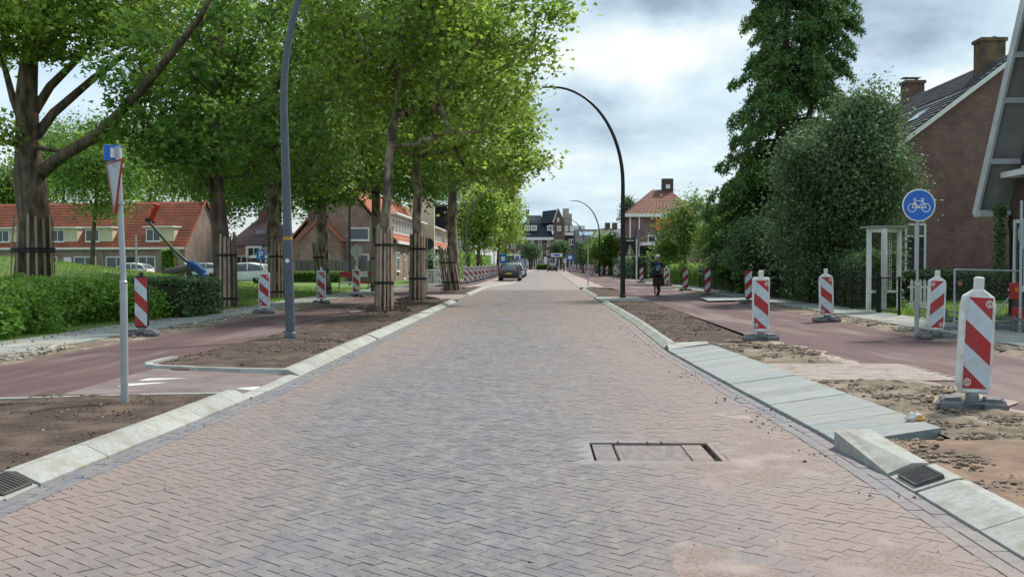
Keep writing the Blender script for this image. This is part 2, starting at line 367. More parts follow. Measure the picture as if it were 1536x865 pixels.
# ================================================================ GROUND AND ROAD
LK = [(0, -3.55), (5, -3.42), (8, -3.3), (12, -3.12), (62, -3.06), (70, -2.6), (76, -1.7), (90, -1.4), (140, -1.5), (200, -1.1), (400, 2)]   # left kerb line
RK = [(0, 2.46), (9, 2.47), (13, 2.34), (17.5, 2.22), (26, 2.4), (58, 2.5), (70, 2.6), (170, 3.6), (400, 8)]
SH = [(0, 0), (45, 0), (72, 1.2), (140, 1.6), (400, 6)]      # the left path swings right far away
def lk_(y): return interp(y, LK)
def rk_(y): return interp(y, RK)
def sh_(y): return interp(y, SH)
def strip(name, y0, y1, xl, xr, z, m, res=.3, resy=None, amp=0, nsc=3, edge=0, parent=None, seed=0, crown=0, **k):
    """a sheet between two side lines; xl, xr and z may be functions of y (z: of x, y)"""
    ny = max(2, int((y1-y0)/(resy or res))+1); wl = (xr(np.array([(y0+y1)/2]))-xl(np.array([(y0+y1)/2])))[0]
    nx = max(2, int(abs(wl)/res)+1)
    ys = np.linspace(y0, y1, ny); u = np.linspace(0, 1, nx)
    Y, U = np.meshgrid(ys, u, indexing='ij')
    X = xl(ys)[:, None]*(1-U)+xr(ys)[:, None]*U
    Z = z(X, Y) if callable(z) else np.full_like(X, z)
    if amp:
        e = np.minimum(1, np.minimum(np.minimum(U, 1-U)*abs(wl), np.minimum(Y-y0, y1-Y))/max(edge, 1e-3)) if edge else 1
        Z = Z+e*(amp*(fbm(X*nsc, Y*nsc, seed, 5)-.47)*2+crown)
    V = np.stack([X, Y, Z], -1).reshape(-1, 3)
    i = np.arange((ny-1)*nx).reshape(ny-1, nx)[:, :-1].ravel()
    Fq = np.stack([i, i+1, i+nx+1, i+nx], -1)
    return obj(name, np_mesh(name, V, Fq, m, smooth=True), parent, **k)
def c_(v): return lambda y: np.full_like(y, v, dtype=float)
strip('ground', -30, 4500, c_(-2500), c_(2500), -.14, M_ground, 400, kind='structure')
# ---- the road: sand bed (its joints show between the bricks), then every brick
HX0, HX1, HY0, HY1 = .44, 1.42, 7.86, 8.66      # opened-up patch
def bedz(X, Y):
    z = -.0125+.004*fbm(X*7, Y*4, 8, 3)
    inn = (X > HX0-.1) & (X < HX1+.1) & (Y > HY0-.1) & (Y < HY1+.1)
    return np.where(inn, -.10, z)
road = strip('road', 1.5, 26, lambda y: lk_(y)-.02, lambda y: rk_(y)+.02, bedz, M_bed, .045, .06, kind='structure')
strip('road_bed_middle', 12, 26, lambda y: lk_(y)-.015, lambda y: rk_(y)+.015, -.0058, M_bed2, .5, parent=road)
strip('road_bed_far', 26, 58, lambda y: lk_(y)-.02, lambda y: rk_(y)+.02, -.0035, M_sand, .5, parent=road)
def sandz(X, Y):
    s = fbm(X*.8+4, Y*.30, 5, 5)+.22*fbm(X*5, Y*2.4, 8, 4)-.11
    l_, r_ = lk_(Y), rk_(Y); ed = np.minimum(X-l_, r_-X)
    s = s+np.clip((X-.3)*.17, -.06, .17)+np.where(ed < .9, (.9-ed)*.10, 0)-.28*np.exp(-((X-1.6)/1.2)**2-((Y-6.3)/.55)**2)+np.clip((Y-10)*.004, 0, .08)-.10*np.exp(-((X+.9)/1.1)**2)
    z = np.clip((s-.672)*.035-np.clip((Y-10)*.0012, 0, .01), -.03, .0022)+.0052*(fbm(X*13, Y*9, 3, 4)-.47)
    inn = (X > HX0-.03) & (X < HX1+.03) & (Y > HY0-.03) & (Y < HY1+.03)
    return np.where(inn, -.11, z)
strip('swept_sand', 3.5, 14, lambda y: lk_(y)+.01, lambda y: rk_(y)-.01, sandz, M_sand, .03, .035, parent=road, kind='stuff')
fr = strip('far_road', 58, 420, lk_, rk_, lambda X, Y: .0*X+.0, M_farroad, .7, 3, kind='structure')
u = .081
ang = R(41); ca, sa = math.cos(ang), math.sin(ang)
n_ = 800; I, J = np.meshgrid(np.arange(-n_, n_), np.arange(-n_, n_), indexing='ij')
dm = (I-J) % 4
cx = np.concatenate([(I[dm == 0]+1)*u, (I[dm == 3]+.5)*u]); cy = np.concatenate([(J[dm == 0]+.5)*u, (J[dm == 3]+1)*u])
ori = np.concatenate([np.zeros((dm == 0).sum()), np.ones((dm == 3).sum())])
X = cx*ca+cy*sa; Y = -cx*sa+cy*ca + 28
keep = (Y > 1.8) & (Y < 57.9); X, Y, ori = X[keep], Y[keep], ori[keep]
keep = (X > lk_(Y)+.13) & (X < rk_(Y)-.13) & ~((X > HX0-.09) & (X < HX1+.09) & (Y > HY0-.09) & (Y < HY1+.09)); X, Y, ori = X[keep], Y[keep], ori[keep]
rg = np.random.default_rng(3)
vis = (Y > 5.45) & (X/Y > (0-805)/F-.02) & (X/Y < (1536-805)/F+.02)
order = np.argsort(np.where(vis, Y, 1e6)); near = np.zeros(len(X), bool); near[order[:300]] = True
tx, ty = rg.normal(0, .006, len(X)), rg.normal(0, .006, len(X)); dz = rg.normal(0, .0009, len(X)); rr = rg.normal(0, .012, len(X))
def bricks_np(X, Y, yaw, tx, ty, z, l=.1708, w=.0828, h=.07, ch=.0022, chamfer=True, pat=None, sel=None):
    k = len(X)
    if pat:
        prof = np.array([[-1, -1], [1, -1], [1, 1], [-1, 1]], float); f = [[i, (i+1) % 4, 4+(i+1) % 4, 4+i] for i in range(4)]+[[4, 5, 6, 7]]
        loc = np.stack([np.concatenate([np.c_[prof*[a/2, b/2], np.full(4, -h)], np.c_[prof*[a/2, b/2], np.zeros(4)]]) for a, b in pat])[sel]
        f = np.array(f); nv = 8; c, s = np.cos(yaw)[:, None], np.sin(yaw)[:, None]; lx, ly, lz = loc[..., 0], loc[..., 1], loc[..., 2]; x = lx*c-ly*s; y = lx*s+ly*c
        V = np.stack([X[:, None]+x, Y[:, None]+y, z[:, None]+lz+tx[:, None]*x+ty[:, None]*y], -1).reshape(-1, 3)
        return V, (f[None]+np.arange(k)[:, None, None]*nv).reshape(-1, 4)
    if chamfer:
        prof = np.array([[-1, -1], [1, -1], [1, 1], [-1, 1]], float)
        loc = np.concatenate([np.c_[prof*[l/2, w/2], np.full(4, -h)], np.c_[prof*[l/2, w/2], np.full(4, -ch)], np.c_[prof*[l/2-ch, w/2-ch], np.zeros(4)]])
        f = [[i, (i+1) % 4, 4+(i+1) % 4, 4+i] for i in range(4)]+[[4+i, 4+(i+1) % 4, 8+(i+1) % 4, 8+i] for i in range(4)]+[[8, 9, 10, 11]]
    else:
        prof = np.array([[-1, -1], [1, -1], [1, 1], [-1, 1]], float)
        loc = np.concatenate([np.c_[prof*[l/2, w/2], np.full(4, -h)], np.c_[prof*[l/2, w/2], np.zeros(4)]])
        f = [[i, (i+1) % 4, 4+(i+1) % 4, 4+i] for i in range(4)]+[[4, 5, 6, 7]]
    f = np.array(f); nv = len(loc)
    c, s = np.cos(yaw)[:, None], np.sin(yaw)[:, None]
    lx, ly, lz = loc[:, 0][None], loc[:, 1][None], loc[:, 2][None]
    x = lx*c-ly*s; y = lx*s+ly*c
    V = np.stack([X[:, None]+x, Y[:, None]+y, z[:, None]+lz+tx[:, None]*x+ty[:, None]*y], -1).reshape(-1, 3)
    return V, (f[None]+np.arange(k)[:, None, None]*nv).reshape(-1, 4)
yaw = np.where(ori > 0, R(90), 0)-ang+rr*.6
PAT = [(.1604, .0744), (.1552, .0791)]       # joints lie open across one direction and shut across the other
for msk, nm, cf in (((~near) & (Y < 22), 'paving_bricks', True), ((~near) & (Y >= 22), 'paving_bricks_far', False)):
    V, Fq = bricks_np(X[msk], Y[msk], yaw[msk], tx[msk], ty[msk], dz[msk], pat=PAT, sel=ori[msk].astype(int))
    obj('paving_bricks', np_mesh('paving_bricks', V, Fq, M_brick), road, kind='stuff')
z0 = np.zeros(1); BR2 = [np_mesh('brick', *bricks_np(z0, z0, z0, z0, z0, z0, pat=PAT, sel=np.array([q])), M_brick) for q in (0, 1)]; BR = BR2[0]
for i in np.nonzero(near)[0]:
    o = obj('brick', BR2[int(ori[i])], road); o.location = (X[i], Y[i], dz[i]); o.rotation_euler = (tx[i]*1, ty[i]*1, yaw[i])
# gutters: two courses of bricks laid lengthwise along each kerb
gx, gy, gz = [], [], []
for side, off in ((-1, (.06, .165)), (1, (.06, .165))):
    y = 1.9; k = 0
    while y < 57.8:
        for q, o_ in enumerate(off):
            yy = y+q*.1
            gx.append((lk_(yy)+o_+.0) if side < 0 else (rk_(yy)-o_)); gy.append(yy); gz.append(.0045+rg.normal(0, .0012))
        y += .2
gx, gy, gz = map(np.array, (gx, gy, gz)); kk = len(gx)
V, Fq = bricks_np(gx, gy, np.full(kk, R(90))+rg.normal(0, .01, kk), rg.normal(0, .003, kk), rg.normal(0, .003, kk), gz, l=.1955, w=.097, chamfer=False)
obj('gutter_bricks', np_mesh('gutter_bricks', V, Fq, M_gutter), road, kind='stuff')
# opened patch: a border of sand-filled fill, two side courses, a sunk middle slab and an open gap behind it
M_patch = mat('patch_concrete', (.25, .20, .18), (.155, .145, .15), 6, .9, .006, 40, stretch=(3, .6, 1), coords='World')
M_fill = paving_mat('sanded_fill', (.18, .17, .185), (.22, .21, .22), (.275, .212, .186), .04)
mb = MB(); e = .24
for (xa, xb, ya, yb) in ((HX0-e, HX1+e, HY0-e, HY0), (HX0-e, HX1+e, HY1, HY1+e), (HX0-e, HX0, HY0, HY1), (HX1, HX1+e, HY0, HY1)):
    mb.box(((xa+xb)/2, (ya+yb)/2, -.0125), (xb-xa, yb-ya, .021))
mb.build('sand_fill', M_fill, road)
for x0 in (HX0+.018, HX1-.225):
    for q in range(9):
        o = obj('brick', BR, road); o.location = (x0+.083, HY0+.048+q*.0775, -.002+random.uniform(-.002, .002)); o.rotation_euler = (0, 0, random.uniform(-.015, .015))
mb = MB(); mb.box(((HX0+HX1)/2-.012, HY0+.355, -.052), (HX1-HX0-.425, .70, .09), ch=.008); mb.build('patch_block', M_patch, road)
for q in (.25, .5, .62):
    mb = MB(); mb.box((HX0+q*.98, HY1+.03, -.003), (.014, .09, .006)); mb.build('dark_shim', M_blk, road)
# small crumbs on the road
def pebbles(name, P, S, m, parent=None, flat=.6, kind='stuff', sub=0, **k):
    """P (n,3), S (n,) : lumpy little stones, joined"""
    base = np.array([(0, 0, 1), (.894, 0, .447), (.276, .851, .447), (-.724, .526, .447), (-.724, -.526, .447), (.276, -.851, .447), (.724, .526, -.447), (-.276, .851, -.447), (-.894, 0, -.447), (-.276, -.851, -.447), (.724, -.526, -.447), (0, 0, -1)])
    f = np.array([(0, 1, 2), (0, 2, 3), (0, 3, 4), (0, 4, 5), (0, 5, 1), (1, 6, 2), (2, 7, 3), (3, 8, 4), (4, 9, 5), (5, 10, 1), (2, 6, 7), (3, 7, 8), (4, 8, 9), (5, 9, 10), (1, 10, 6), (6, 11, 7), (7, 11, 8), (8, 11, 9), (9, 11, 10), (10, 11, 6)])
    n = len(P); g = np.random.default_rng(len(P)+int(P[0][1]*10))
    jit = g.uniform(.6, 1.25, (n, 12, 1)); st = g.uniform(.6, 1.4, (n, 1, 3)); st[:, :, 2] *= flat
    a = g.uniform(0, 6.28, n); c, s = np.cos(a)[:, None], np.sin(a)[:, None]
    B = base[None]*jit*st*np.asarray(S)[:, None, None]
    V = np.stack([B[..., 0]*c-B[..., 1]*s, B[..., 0]*s+B[..., 1]*c, B[..., 2]], -1)+np.asarray(P)[:, None, :]
    return obj(name, np_mesh(name, V.reshape(-1, 3), (f[None]+np.arange(n)[:, None, None]*12).reshape(-1, 3), m), parent, kind=kind, **k)
def scat(n, xf0, xf1, y0, y1, z, s0, s1, seed, clump=0):
    g = np.random.default_rng(seed); y = g.uniform(y0, y1, n*3); x = g.uniform(0, 1, n*3)
    x0 = xf0(y); x1 = xf1(y); xx = x0+(x1-x0)*x
    if clump:
        w = fbm(xx*clump, y*clump, seed, 3); o = np.argsort(-w+g.normal(0, .06, len(w)))[:n]
    else: o = np.arange(n)
    s = s0+(s1-s0)*g.uniform(0, 1, len(o))**3
    zz_ = z(xx[o], y[o]) if callable(z) else np.full(len(o), z)
    return np.stack([xx[o], y[o], zz_], -1), s
P, S = scat(260, lambda y: rk_(y)-.5, lambda y: rk_(y)-.02, 5, 26, .008, .003, .017, 21, 1.5)
P2, S2 = scat(260, lambda y: lk_(y)+.0, lambda y: rk_(y)-.1, 5, 24, .004, .002, .007, 22, 1)
P3, S3 = scat(120, lambda y: lk_(y)+.02, lambda y: lk_(y)+.3, 5, 26, .008, .003, .012, 23, 1.5)
pebbles('road_crumbs', np.r_[P, P2, P3], np.r_[S, S2, S3], M_clod)
# ---- kerbs, stone by stone
def kerb(pts, side, w=.26, h=.10, slope=.17, L_=1.0, m=None, name='kerb_stone', until=None, base=-.12, groupname='kerb'):
    """stones along a polyline of the road-side foot; body lies on side*left normal"""
    root = thing(groupname, (0, 0, 0), None, None, kind='structure')
    P_ = [Vector((p[0], p[1], 0)) for p in pts]; S_ = [0]
    for a, b in zip(P_, P_[1:]): S_.append(S_[-1]+(b-a).length)
    def at(s):
        s = max(0, min(s, S_[-1]))
        for i in range(len(P_)-1):
            if s <= S_[i+1] or i == len(P_)-2:
                t = (s-S_[i])/max(1e-6, S_[i+1]-S_[i]); return P_[i].lerp(P_[i+1], t)
    def nrm(s):
        d = (at(s+.05)-at(s-.05)).normalized(); return Vector((-d.y, d.x, 0))*side
    s = 0; far = MB(); hf = h if callable(h) else (lambda s: h)
    while s < S_[-1]-.05:
        e = min(s+L_, S_[-1]); g = .004
        mb = MB() if (at(s).y < 62) else far
        vs = []; j = random.uniform(-.003, .003); hz = random.uniform(-.002, .002)
        ks = [s+g, (s+e)/2, e-g] if (nrm(s+g)-nrm(e-g)).length > .05 else [s+g, e-g]
        for q in ks:
            p, n = at(q), nrm(q); hh = hf(q)
            for a, z in ((0, base), (0, .018), (slope, hh), (w, hh), (w, base)): vs.append(p+n*(a+j)+Vector((0, 0, z+(hz if z > 0 else 0))))
        k5 = 5; fs = []
        for r_ in range(len(ks)-1):
            for c in range(5): fs.append((r_*5+c, r_*5+(c+1) % 5, (r_+1)*5+(c+1) % 5, (r_+1)*5+c))
        fs += [(4, 3, 2, 1, 0), tuple((len(ks)-1)*5+c for c in range(5))]
        if side > 0: fs = [f[::-1] for f in fs]
        mb.add(vs, fs)
        if mb is not far: mb.build(name, m or M_kerb, root)
        s = e
    if far.v: far.build('kerb_run', m or M_kerb, root)
    return root
lp = lambda a, b, st=2.0: [(float(lk_(y)), y) for y in np.arange(a, b+.01, st)]
rp = lambda a, b, st=2.0: [(float(rk_(y)), y) for y in np.arange(a, b+.01, st)]
kerb(lp(6.86, 11.2, .87)+[(lk_(11.3)-.02, 11.35)], 1)                                      # island 1
kerb([(lk_(4.8), 3.2), (lk_(4.8), 4.25), (lk_(6.42), 6.42)], 1)
kerb(lp(13.55, 20.1, 1.31), 1); kerb(lp(20.25, 41, 1.5), 1); kerb(lp(48, 63, 3), 1)
kerb(lp(41, 48, 3.5), 1, h=.03); kerb(lp(11.35, 13.55, 1.1), 1, h=.035, w=.16, slope=.12)
kerb(lp(63, 300, 6), 1, h=.08)
def arc(cx_, cy_, r, a0, a1, n=9): return [(cx_+r*math.cos(R(a0+(a1-a0)*i/n)), cy_+r*math.sin(R(a0+(a1-a0)*i/n))) for i in range(n+1)]
tip = [(lk_(13.6)-.2, 13.62), (-4.0, 13.72), (-4.85, 13.95)]+arc(-4.95, 14.75, .72, -80, -185, 8)+[(-5.62, 15.6)]
kerb(tip, -1, w=.16, slope=.05, L_=.7, h=.09)
kerb([(lk_(11.3)-.2, 11.35), (-4.4, 11.2), (-5.5, 10.9), (-7.0, 10.6)], 1, w=.09, slope=.01, L_=.9, h=.075)
for xa, ya, xb, yb in ((-3.3, 41, -5.2, 41.6), (-5.2, 47.5, -3.3, 48)): kerb([(xa, ya), (xb, yb)], 1 if xa > xb else 1, w=.1, slope=.01, h=.08)
kerb(rp(18.2, 39.5, 1.4), -1, w=.21, slope=.13); kerb(rp(45.0, 58, 2.6)+[(2.62, 60), (2.9, 61.5), (3.4, 62.3)], -1, w=.21, slope=.13); kerb(rp(39.5, 45, 2.75), -1, h=.03); kerb(rp(62, 300, 6), -1, h=.08)
# ---- concrete ramp of the driveway: one slab after another
ramp = thing('driveway_ramp', (0, 0, 0), None, None, kind='structure')
ns_ = 20; y0_, y1_ = 8.5, 17.7
for i in range(ns_):
    a = y0_+(y1_-y0_)*i/ns_+.004; b = y0_+(y1_-y0_)*(i+1)/ns_-.004; mb = MB()
    hz = random.uniform(-.003, .003); vs = []
    for y, sk_ in ((a, 0), (b, 0)):
        xl_ = float(rk_(y))+.005; xr_ = 3.42-.42*(y-y0_)/(y1_-y0_)+random.uniform(-.004, .004)
        ex = .22*(xr_-xl_)      # the joints run askew
        vs += [(xl_, y, -.06), (xl_+.012, y, .030+hz), (xr_, y+(.28 if i < ns_-1 or y == a else .0), .115+hz), (xr_, y+(.28 if i < ns_-1 or y == a else .0), -.06)]
    mb.add(vs, [(0, 1, 5, 4), (1, 2, 6, 5), (2, 3, 7, 6), (3, 2, 1, 0), (4, 5, 6, 7)]); mb.build('ramp_slab', M_slab, ramp)
mb = MB(); mb.add([(2.26, 17.75, -.05), (2.27, 17.75, .03), (3.0, 18.0, .115), (3.0, 18.0, -.05), (2.3, 18.3, -.05), (2.3, 18.3, .10), (3.0, 18.35, .125), (3.0, 18.35, -.05)], [(0, 1, 2, 3), (1, 5, 6, 2), (5, 4, 7, 6), (0, 4, 5, 1), (3, 2, 6, 7)]); mb.build('end_block', M_kerb, ramp)
# transition block, grate, near kerb
mb = MB()
mb.add([(2.47, 7.30, -.05), (2.47, 7.30, .025), (2.64, 7.30, .10), (2.76, 7.30, .10), (2.76, 7.30, -.05),
        (2.42, 8.46, -.05), (2.43, 8.46, .135), (2.50, 8.46, .15), (2.72, 8.46, .15), (2.72, 8.46, -.05)],
       [(0, 1, 6, 5), (1, 2, 7, 6), (2, 3, 8, 7), (3, 4, 9, 8), (4, 3, 2, 1, 0), (5, 6, 7, 8, 9)])
kn = thing('kerb', (0, 0, 0), None, None, kind='structure'); mb.build('end_block', M_kerb, kn)
kerb([(rk_(y), y) for y in (6.72, 5.9, 5.0, 4.0, 3.0, 2.0)], 1, w=.32, slope=.25, h=.10, L_=.95)
def grate(loc, rz, label):
    g = thing('drain_grate', loc, label, 'drain grate', rz=rz)
    mb = MB(); mb.box((0, -.205, 0), (.22, .014, .03)); mb.box((0, .205, 0), (.22, .014, .03)); mb.box((-.105, 0, 0), (.014, .40, .03)); mb.box((.105, 0, 0), (.014, .40, .03)); mb.build('grate_frame', M_steel, g)
    for q in range(8):
        b = MB(); b.box((0, -.17+q*.0486, .004), (.20, .020, .022), ch=.004); b.build('grate_bar', M_steel, g)
    b = MB(); b.box((0, 0, -.035), (.21, .40, .01)); b.build('drain_well', M_blk, g)
    return g
g = grate((2.60, 7.03, .062), 0, 'cast iron drain grate set into the sloping kerb below the driveway ramp'); g.rotation_euler = (0, R(-21), 0); g.scale = (.9, .8, 1)
g = grate((float(lk_(6.64))-.125, 6.64, .060), R(-2), 'dark gully grate in the left kerb at the lower left corner'); g.rotation_euler = (0, R(22), R(-2)); g.scale = (.9, .85, 1)
mb = MB(); xx_ = float(lk_(6.64)); mb.add([(xx_, 6.43, -.05), (xx_, 6.43, .008), (xx_-.24, 6.43, .09), (xx_-.28, 6.43, .10), (xx_-.28, 6.43, -.05), (xx_, 6.85, -.05), (xx_, 6.85, .008), (xx_-.24, 6.85, .09), (xx_-.28, 6.85, .10), (xx_-.28, 6.85, -.05)], [(5, 6, 1, 0), (6, 7, 2, 1), (7, 8, 3, 2), (8, 9, 4, 3), (0, 1, 2, 3, 4), (9, 8, 7, 6, 5)]); mb.build('grate_block', M_kerb, kn)
mb = MB(); mb.add([(2.475, 6.80, -.05), (2.475, 6.80, .010), (2.72, 6.80, .09), (2.79, 6.80, .10), (2.79, 6.80, -.05), (2.475, 7.27, -.05), (2.475, 7.27, .010), (2.72, 7.27, .09), (2.79, 7.27, .10), (2.79, 7.27, -.05)],
       [(0, 1, 6, 5), (1, 2, 7, 6), (2, 3, 8, 7), (3, 4, 9, 8), (4, 3, 2, 1, 0), (5, 6, 7, 8, 9)]); mb.build('grate_block', M_kerb, kn)
# ---- islands of turned soil
def soilz(z0, seed): return lambda X, Y: z0+.0*X
strip('soil_island', 2.5, 11.25, lambda y: np.full_like(y, -5.5)-0*y-1.5*(y < 10.3), lambda y: lk_(y)-.24, .055, M_soil, .028, .03, amp=.026, nsc=5, edge=.15, crown=.02, kind='structure', seed=1)
def i2l(y): return np.interp(y, [13.9, 14.6, 15.3, 20, 36, 41], [-4.9, -5.45, -5.5, -5.33, -5.25, -5.2])
strip('soil_island', 13.95, 27, i2l, lambda y: lk_(y)-.24, .06, M_soil, .035, .045, amp=.028, nsc=4, edge=.3, crown=.03, kind='structure', seed=2)
strip('soil_island', 27, 41.4, i2l, lambda y: lk_(y)-.24, .06, M_soil, .08, .1, amp=.05, nsc=2, edge=.3, crown=.03, kind='structure', seed=3)
strip('soil_island', 48.2, 63, lambda y: np.interp(y, [48, 63], [-5.2, -4.0]), lambda y: lk_(y)-.24, .06, M_soil, .12, .2, amp=.05, nsc=1.5, edge=.3, crown=.03, kind='structure', seed=4)
strip('crossing', 41.4, 48.2, c_(-5.3), lambda y: lk_(y)-.02, .055, M_pale, .4, kind='structure')
strip('parking_bay', 63, 400, lambda y: sh_(y)-5.3, lambda y: lk_(y)-.2, .055, M_pale, .6, 3, kind='structure')
strip('soil_island', 88, 96, lambda y: lk_(y)-2.0, lambda y: lk_(y)-.3, .07, M_soil, .2, kind='structure')
def r1r(y): return np.interp(y, [17, 20, 30, 40], [3.75, 4.1, 4.25, 4.3])
strip('soil_island', 18.35, 28, lambda y: rk_(y)+.19, r1r, .055, M_soil, .04, .05, amp=.022, nsc=4, edge=.3, crown=.02, kind='structure', seed=5)
strip('soil_island', 28, 39.6, lambda y: rk_(y)+.19, r1r, .055, M_soil, .08, .1, amp=.03, nsc=2, edge=.3, crown=.02, kind='structure', seed=6)
strip('crossing', 39.6, 45, lambda y: rk_(y)+.02, c_(4.4), .052, M_kerb, .5, kind='structure')
strip('soil_island', 45, 62, lambda y: rk_(y)+.24, lambda y: np.interp(y, [45, 56, 62], [4.3, 4.3, 3.2]), .055, M_soil, .12, .2, amp=.03, nsc=1.5, edge=.3, crown=.02, kind='structure', seed=7)
strip('verge', 62, 300, lambda y: rk_(y)+.2, lambda y: rk_(y)+1.6, .05, M_pale, .5, 4, kind='structure')
# ---- cycle paths
pz = .05
strip('cycle_path', 0, 62, lambda y: -7.62+sh_(y), lambda y: -5.28+sh_(y), lambda X, Y: pz+.006*(fbm(X, Y, 2)-.5), M_red, .25, .4, kind='structure')
strip('cycle_path', 62, 400, lambda y: -7.62+sh_(y), lambda y: -5.28+sh_(y), pz, M_red, 1, 4, kind='structure')
strip('side_crossing', 11.2, 14.2, lambda y: c_(-5.29)(y), lambda y: lk_(y)-.15, lambda X, Y: np.interp(X, [-5.3, -3.3], [pz, .03]), M_asph, .2, kind='structure')
mb = MB()
Rr_ = lambda y: np.interp(y, [0, 300], [7.55, 8.2])
strip('cycle_path', 0, 60, lambda y: np.interp(y, [0, 12, 19, 26, 60], [4.62, 4.55, 4.25, 4.3, 4.35]), Rr_, lambda X, Y: pz+.006*(fbm(X, Y, 3)-.5), M_red, .25, .4, kind='structure')
strip('cycle_path', 60, 330, lambda y: rk_(y)+1.5, lambda y: rk_(y)+5.2, pz-.004, M_red, 1, 4, kind='structure')
# shark teeth on the side crossing
def flatpoly(name, pts, z, m, parent=None, th=.004, **k):
    b = MB(); b.prism([(p[0], p[1]) for p in pts], (z-th, z), axis='z'); return b.build(name, m, parent, **k)
mk = thing('road_marking', (0, 0, 0), None, None, kind='structure')
for a, b, c in (((178, 579), (236, 577), (236, 577)),):
    pass
def tooth(x0, x1, yb, ya, zz_=.058):
    p0 = G(x0, yb, zz_); p1 = G(x1, yb, zz_); p2 = G(x1, ya, zz_)
    return p0, p1, p2
for pts in (((208, 570.5), (268, 571.5), (222, 567)), ((176, 579.5), (237, 578), (192, 575)), ((356, 587.5), (408, 590.5), (418, 584.5)), ((330, 598.5), (385, 603), (402, 596))):
    q = []
    for x, y in pts:
        g_ = G(x, y, .05); zz_ = float(np.interp(g_.x, [-5.3, -3.3], [pz, .03]))+.006; g_ = G(x, y, zz_); g_.x = min(g_.x-.12*(g_.x > -4.2), -3.3); g_.y += .35*(g_.x > -4.6); q.append(g_)
    if (q[1]-q[0]).cross(q[2]-q[0]).z < 0: q = q[::-1]
    b = MB(); b.add(q+[p-Vector((0, 0, .01)) for p in q], [(0, 1, 2), (5, 4, 3), (0, 3, 4, 1), (1, 4, 5, 2), (2, 5, 3, 0)]); b.build('shark_tooth', M_mark, mk)
# ---- verges, pavements, lawns
strip('dirt_verge', 4, 60, lambda y: -8.35+sh_(y)+.06*np.sin(y*2.1), lambda y: -7.55+sh_(y)+.05*np.sin(y*1.7)+.04*np.sin(y*4.3), .045, M_dirt, .05, .07, amp=.035, nsc=3, edge=.12, crown=.015, kind='structure', seed=8)
strip('dirt_verge', 60, 300, lambda y: -8.35+sh_(y), lambda y: -7.55+sh_(y), .055, M_dirt, .4, 2, kind='structure')
def tiles(name, xa, xb, y0, y1, z, size=.3, m=None, seed=0, shift=None):
    gg = np.random.default_rng(seed); nx = int((xb-xa)/size); ny = int((y1-y0)/size)
    Ii, Jj = np.meshgrid(np.arange(nx), np.arange(ny), indexing='ij'); x = xa+(Ii+.5)*size; y = y0+(Jj+.5)*size+(Ii % 2)*size/2
    x = x.ravel(); y = y.ravel()
    if shift is not None: x = x+shift(y)
    k = len(x)
    V, Fq = bricks_np(x, y, gg.normal(0, .006, k), gg.normal(0, .006, k), gg.normal(0, .006, k), z+gg.normal(0, .002, k), l=size-.007, w=size-.007, h=.04, chamfer=False)
    return V, Fq
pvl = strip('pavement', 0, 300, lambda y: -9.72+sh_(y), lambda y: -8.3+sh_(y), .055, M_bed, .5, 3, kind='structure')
V, Fq = tiles('t', -9.72, -8.3, 12, 60, .078, .2838, seed=1, shift=sh_); obj('pavement_tiles', np_mesh('pavement_tiles', V, Fq, M_tile), pvl, kind='stuff')
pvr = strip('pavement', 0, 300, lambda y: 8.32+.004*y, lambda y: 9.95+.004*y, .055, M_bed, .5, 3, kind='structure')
V, Fq = tiles('t', 8.35, 9.96, 15, 70, .078, .3215, seed=2, shift=lambda y: .004*y); obj('pavement_tiles', np_mesh('pavement_tiles', V, Fq, M_tile), pvr, kind='stuff')
strip('dirt_verge', 8, 60, lambda y: Rr_(y)-.10+.06*np.sin(y*1.9)+.05*np.sin(y*5.1), lambda y: 8.4+.004*y+.05*np.sin(y*2.3), .05, M_dirt, .05, .07, amp=.045, nsc=2.6, edge=.15, crown=.02, kind='structure', seed=9)
strip('dirt_verge', 60, 300, lambda y: Rr_(y)-.1, lambda y: 8.4+.004*y, .056, M_dirt, .4, 2, kind='structure')
# dirt between the ramp and the path, the part nearer than the ramp, and the brick strip across it
def rx0(y): return np.interp(y, [2, 7, 8.4, 8.5, 18.4], [2.76, 2.77, 2.74, 3.40, 2.98])
def rx1(y): return np.interp(y, [2, 8, 12, 18, 22], [5.0, 4.75, 4.72, 4.42, 4.2])+.09*np.sin(y*2.3)+.05*np.sin(y*5.3)
def dz1(X, Y): return .065+.03*np.clip(fbm(X*1.3, Y*1.1, 33, 3)-.45, -.3, .4)
strip('dirt_strip', 2.2, 8.45, rx0, rx1, dz1, M_clay, .03, .035, amp=.03, nsc=3, edge=.12, kind='structure', seed=11)
strip('dirt_strip', 8.45, 12.9, rx0, rx1, dz1, M_dirt, .03, .035, amp=.05, nsc=4.5, edge=.12, kind='structure', seed=12)
strip('dirt_strip', 14.9, 19.6, lambda y: np.interp(y, [14.9, 18.4, 19.6], [3.16, 3.0, 3.6]), rx1, .06, M_dirt, .03, .035, amp=.045, nsc=4, edge=.12, kind='structure', seed=13)
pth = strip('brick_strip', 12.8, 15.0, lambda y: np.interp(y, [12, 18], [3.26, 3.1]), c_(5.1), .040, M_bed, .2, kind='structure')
gg = np.random.default_rng(5); bx_, by_ = np.meshgrid(np.arange(3.30, 5.3, .2), np.arange(12.85, 14.95, .1), indexing='ij'); bx_ = bx_+((np.round(by_/.1)).astype(int) % 2)*.1
bx_, by_ = bx_.ravel(), by_.ravel(); kk = len(bx_)
V, Fq = bricks_np(bx_, by_, gg.normal(0, .01, kk), gg.normal(0, .01, kk), gg.normal(0, .01, kk), .068+gg.normal(0, .001, kk), l=.1985, w=.0985, chamfer=False)
obj('paving_bricks', np_mesh('paving_bricks', V, Fq, M_pale), pth, kind='stuff')
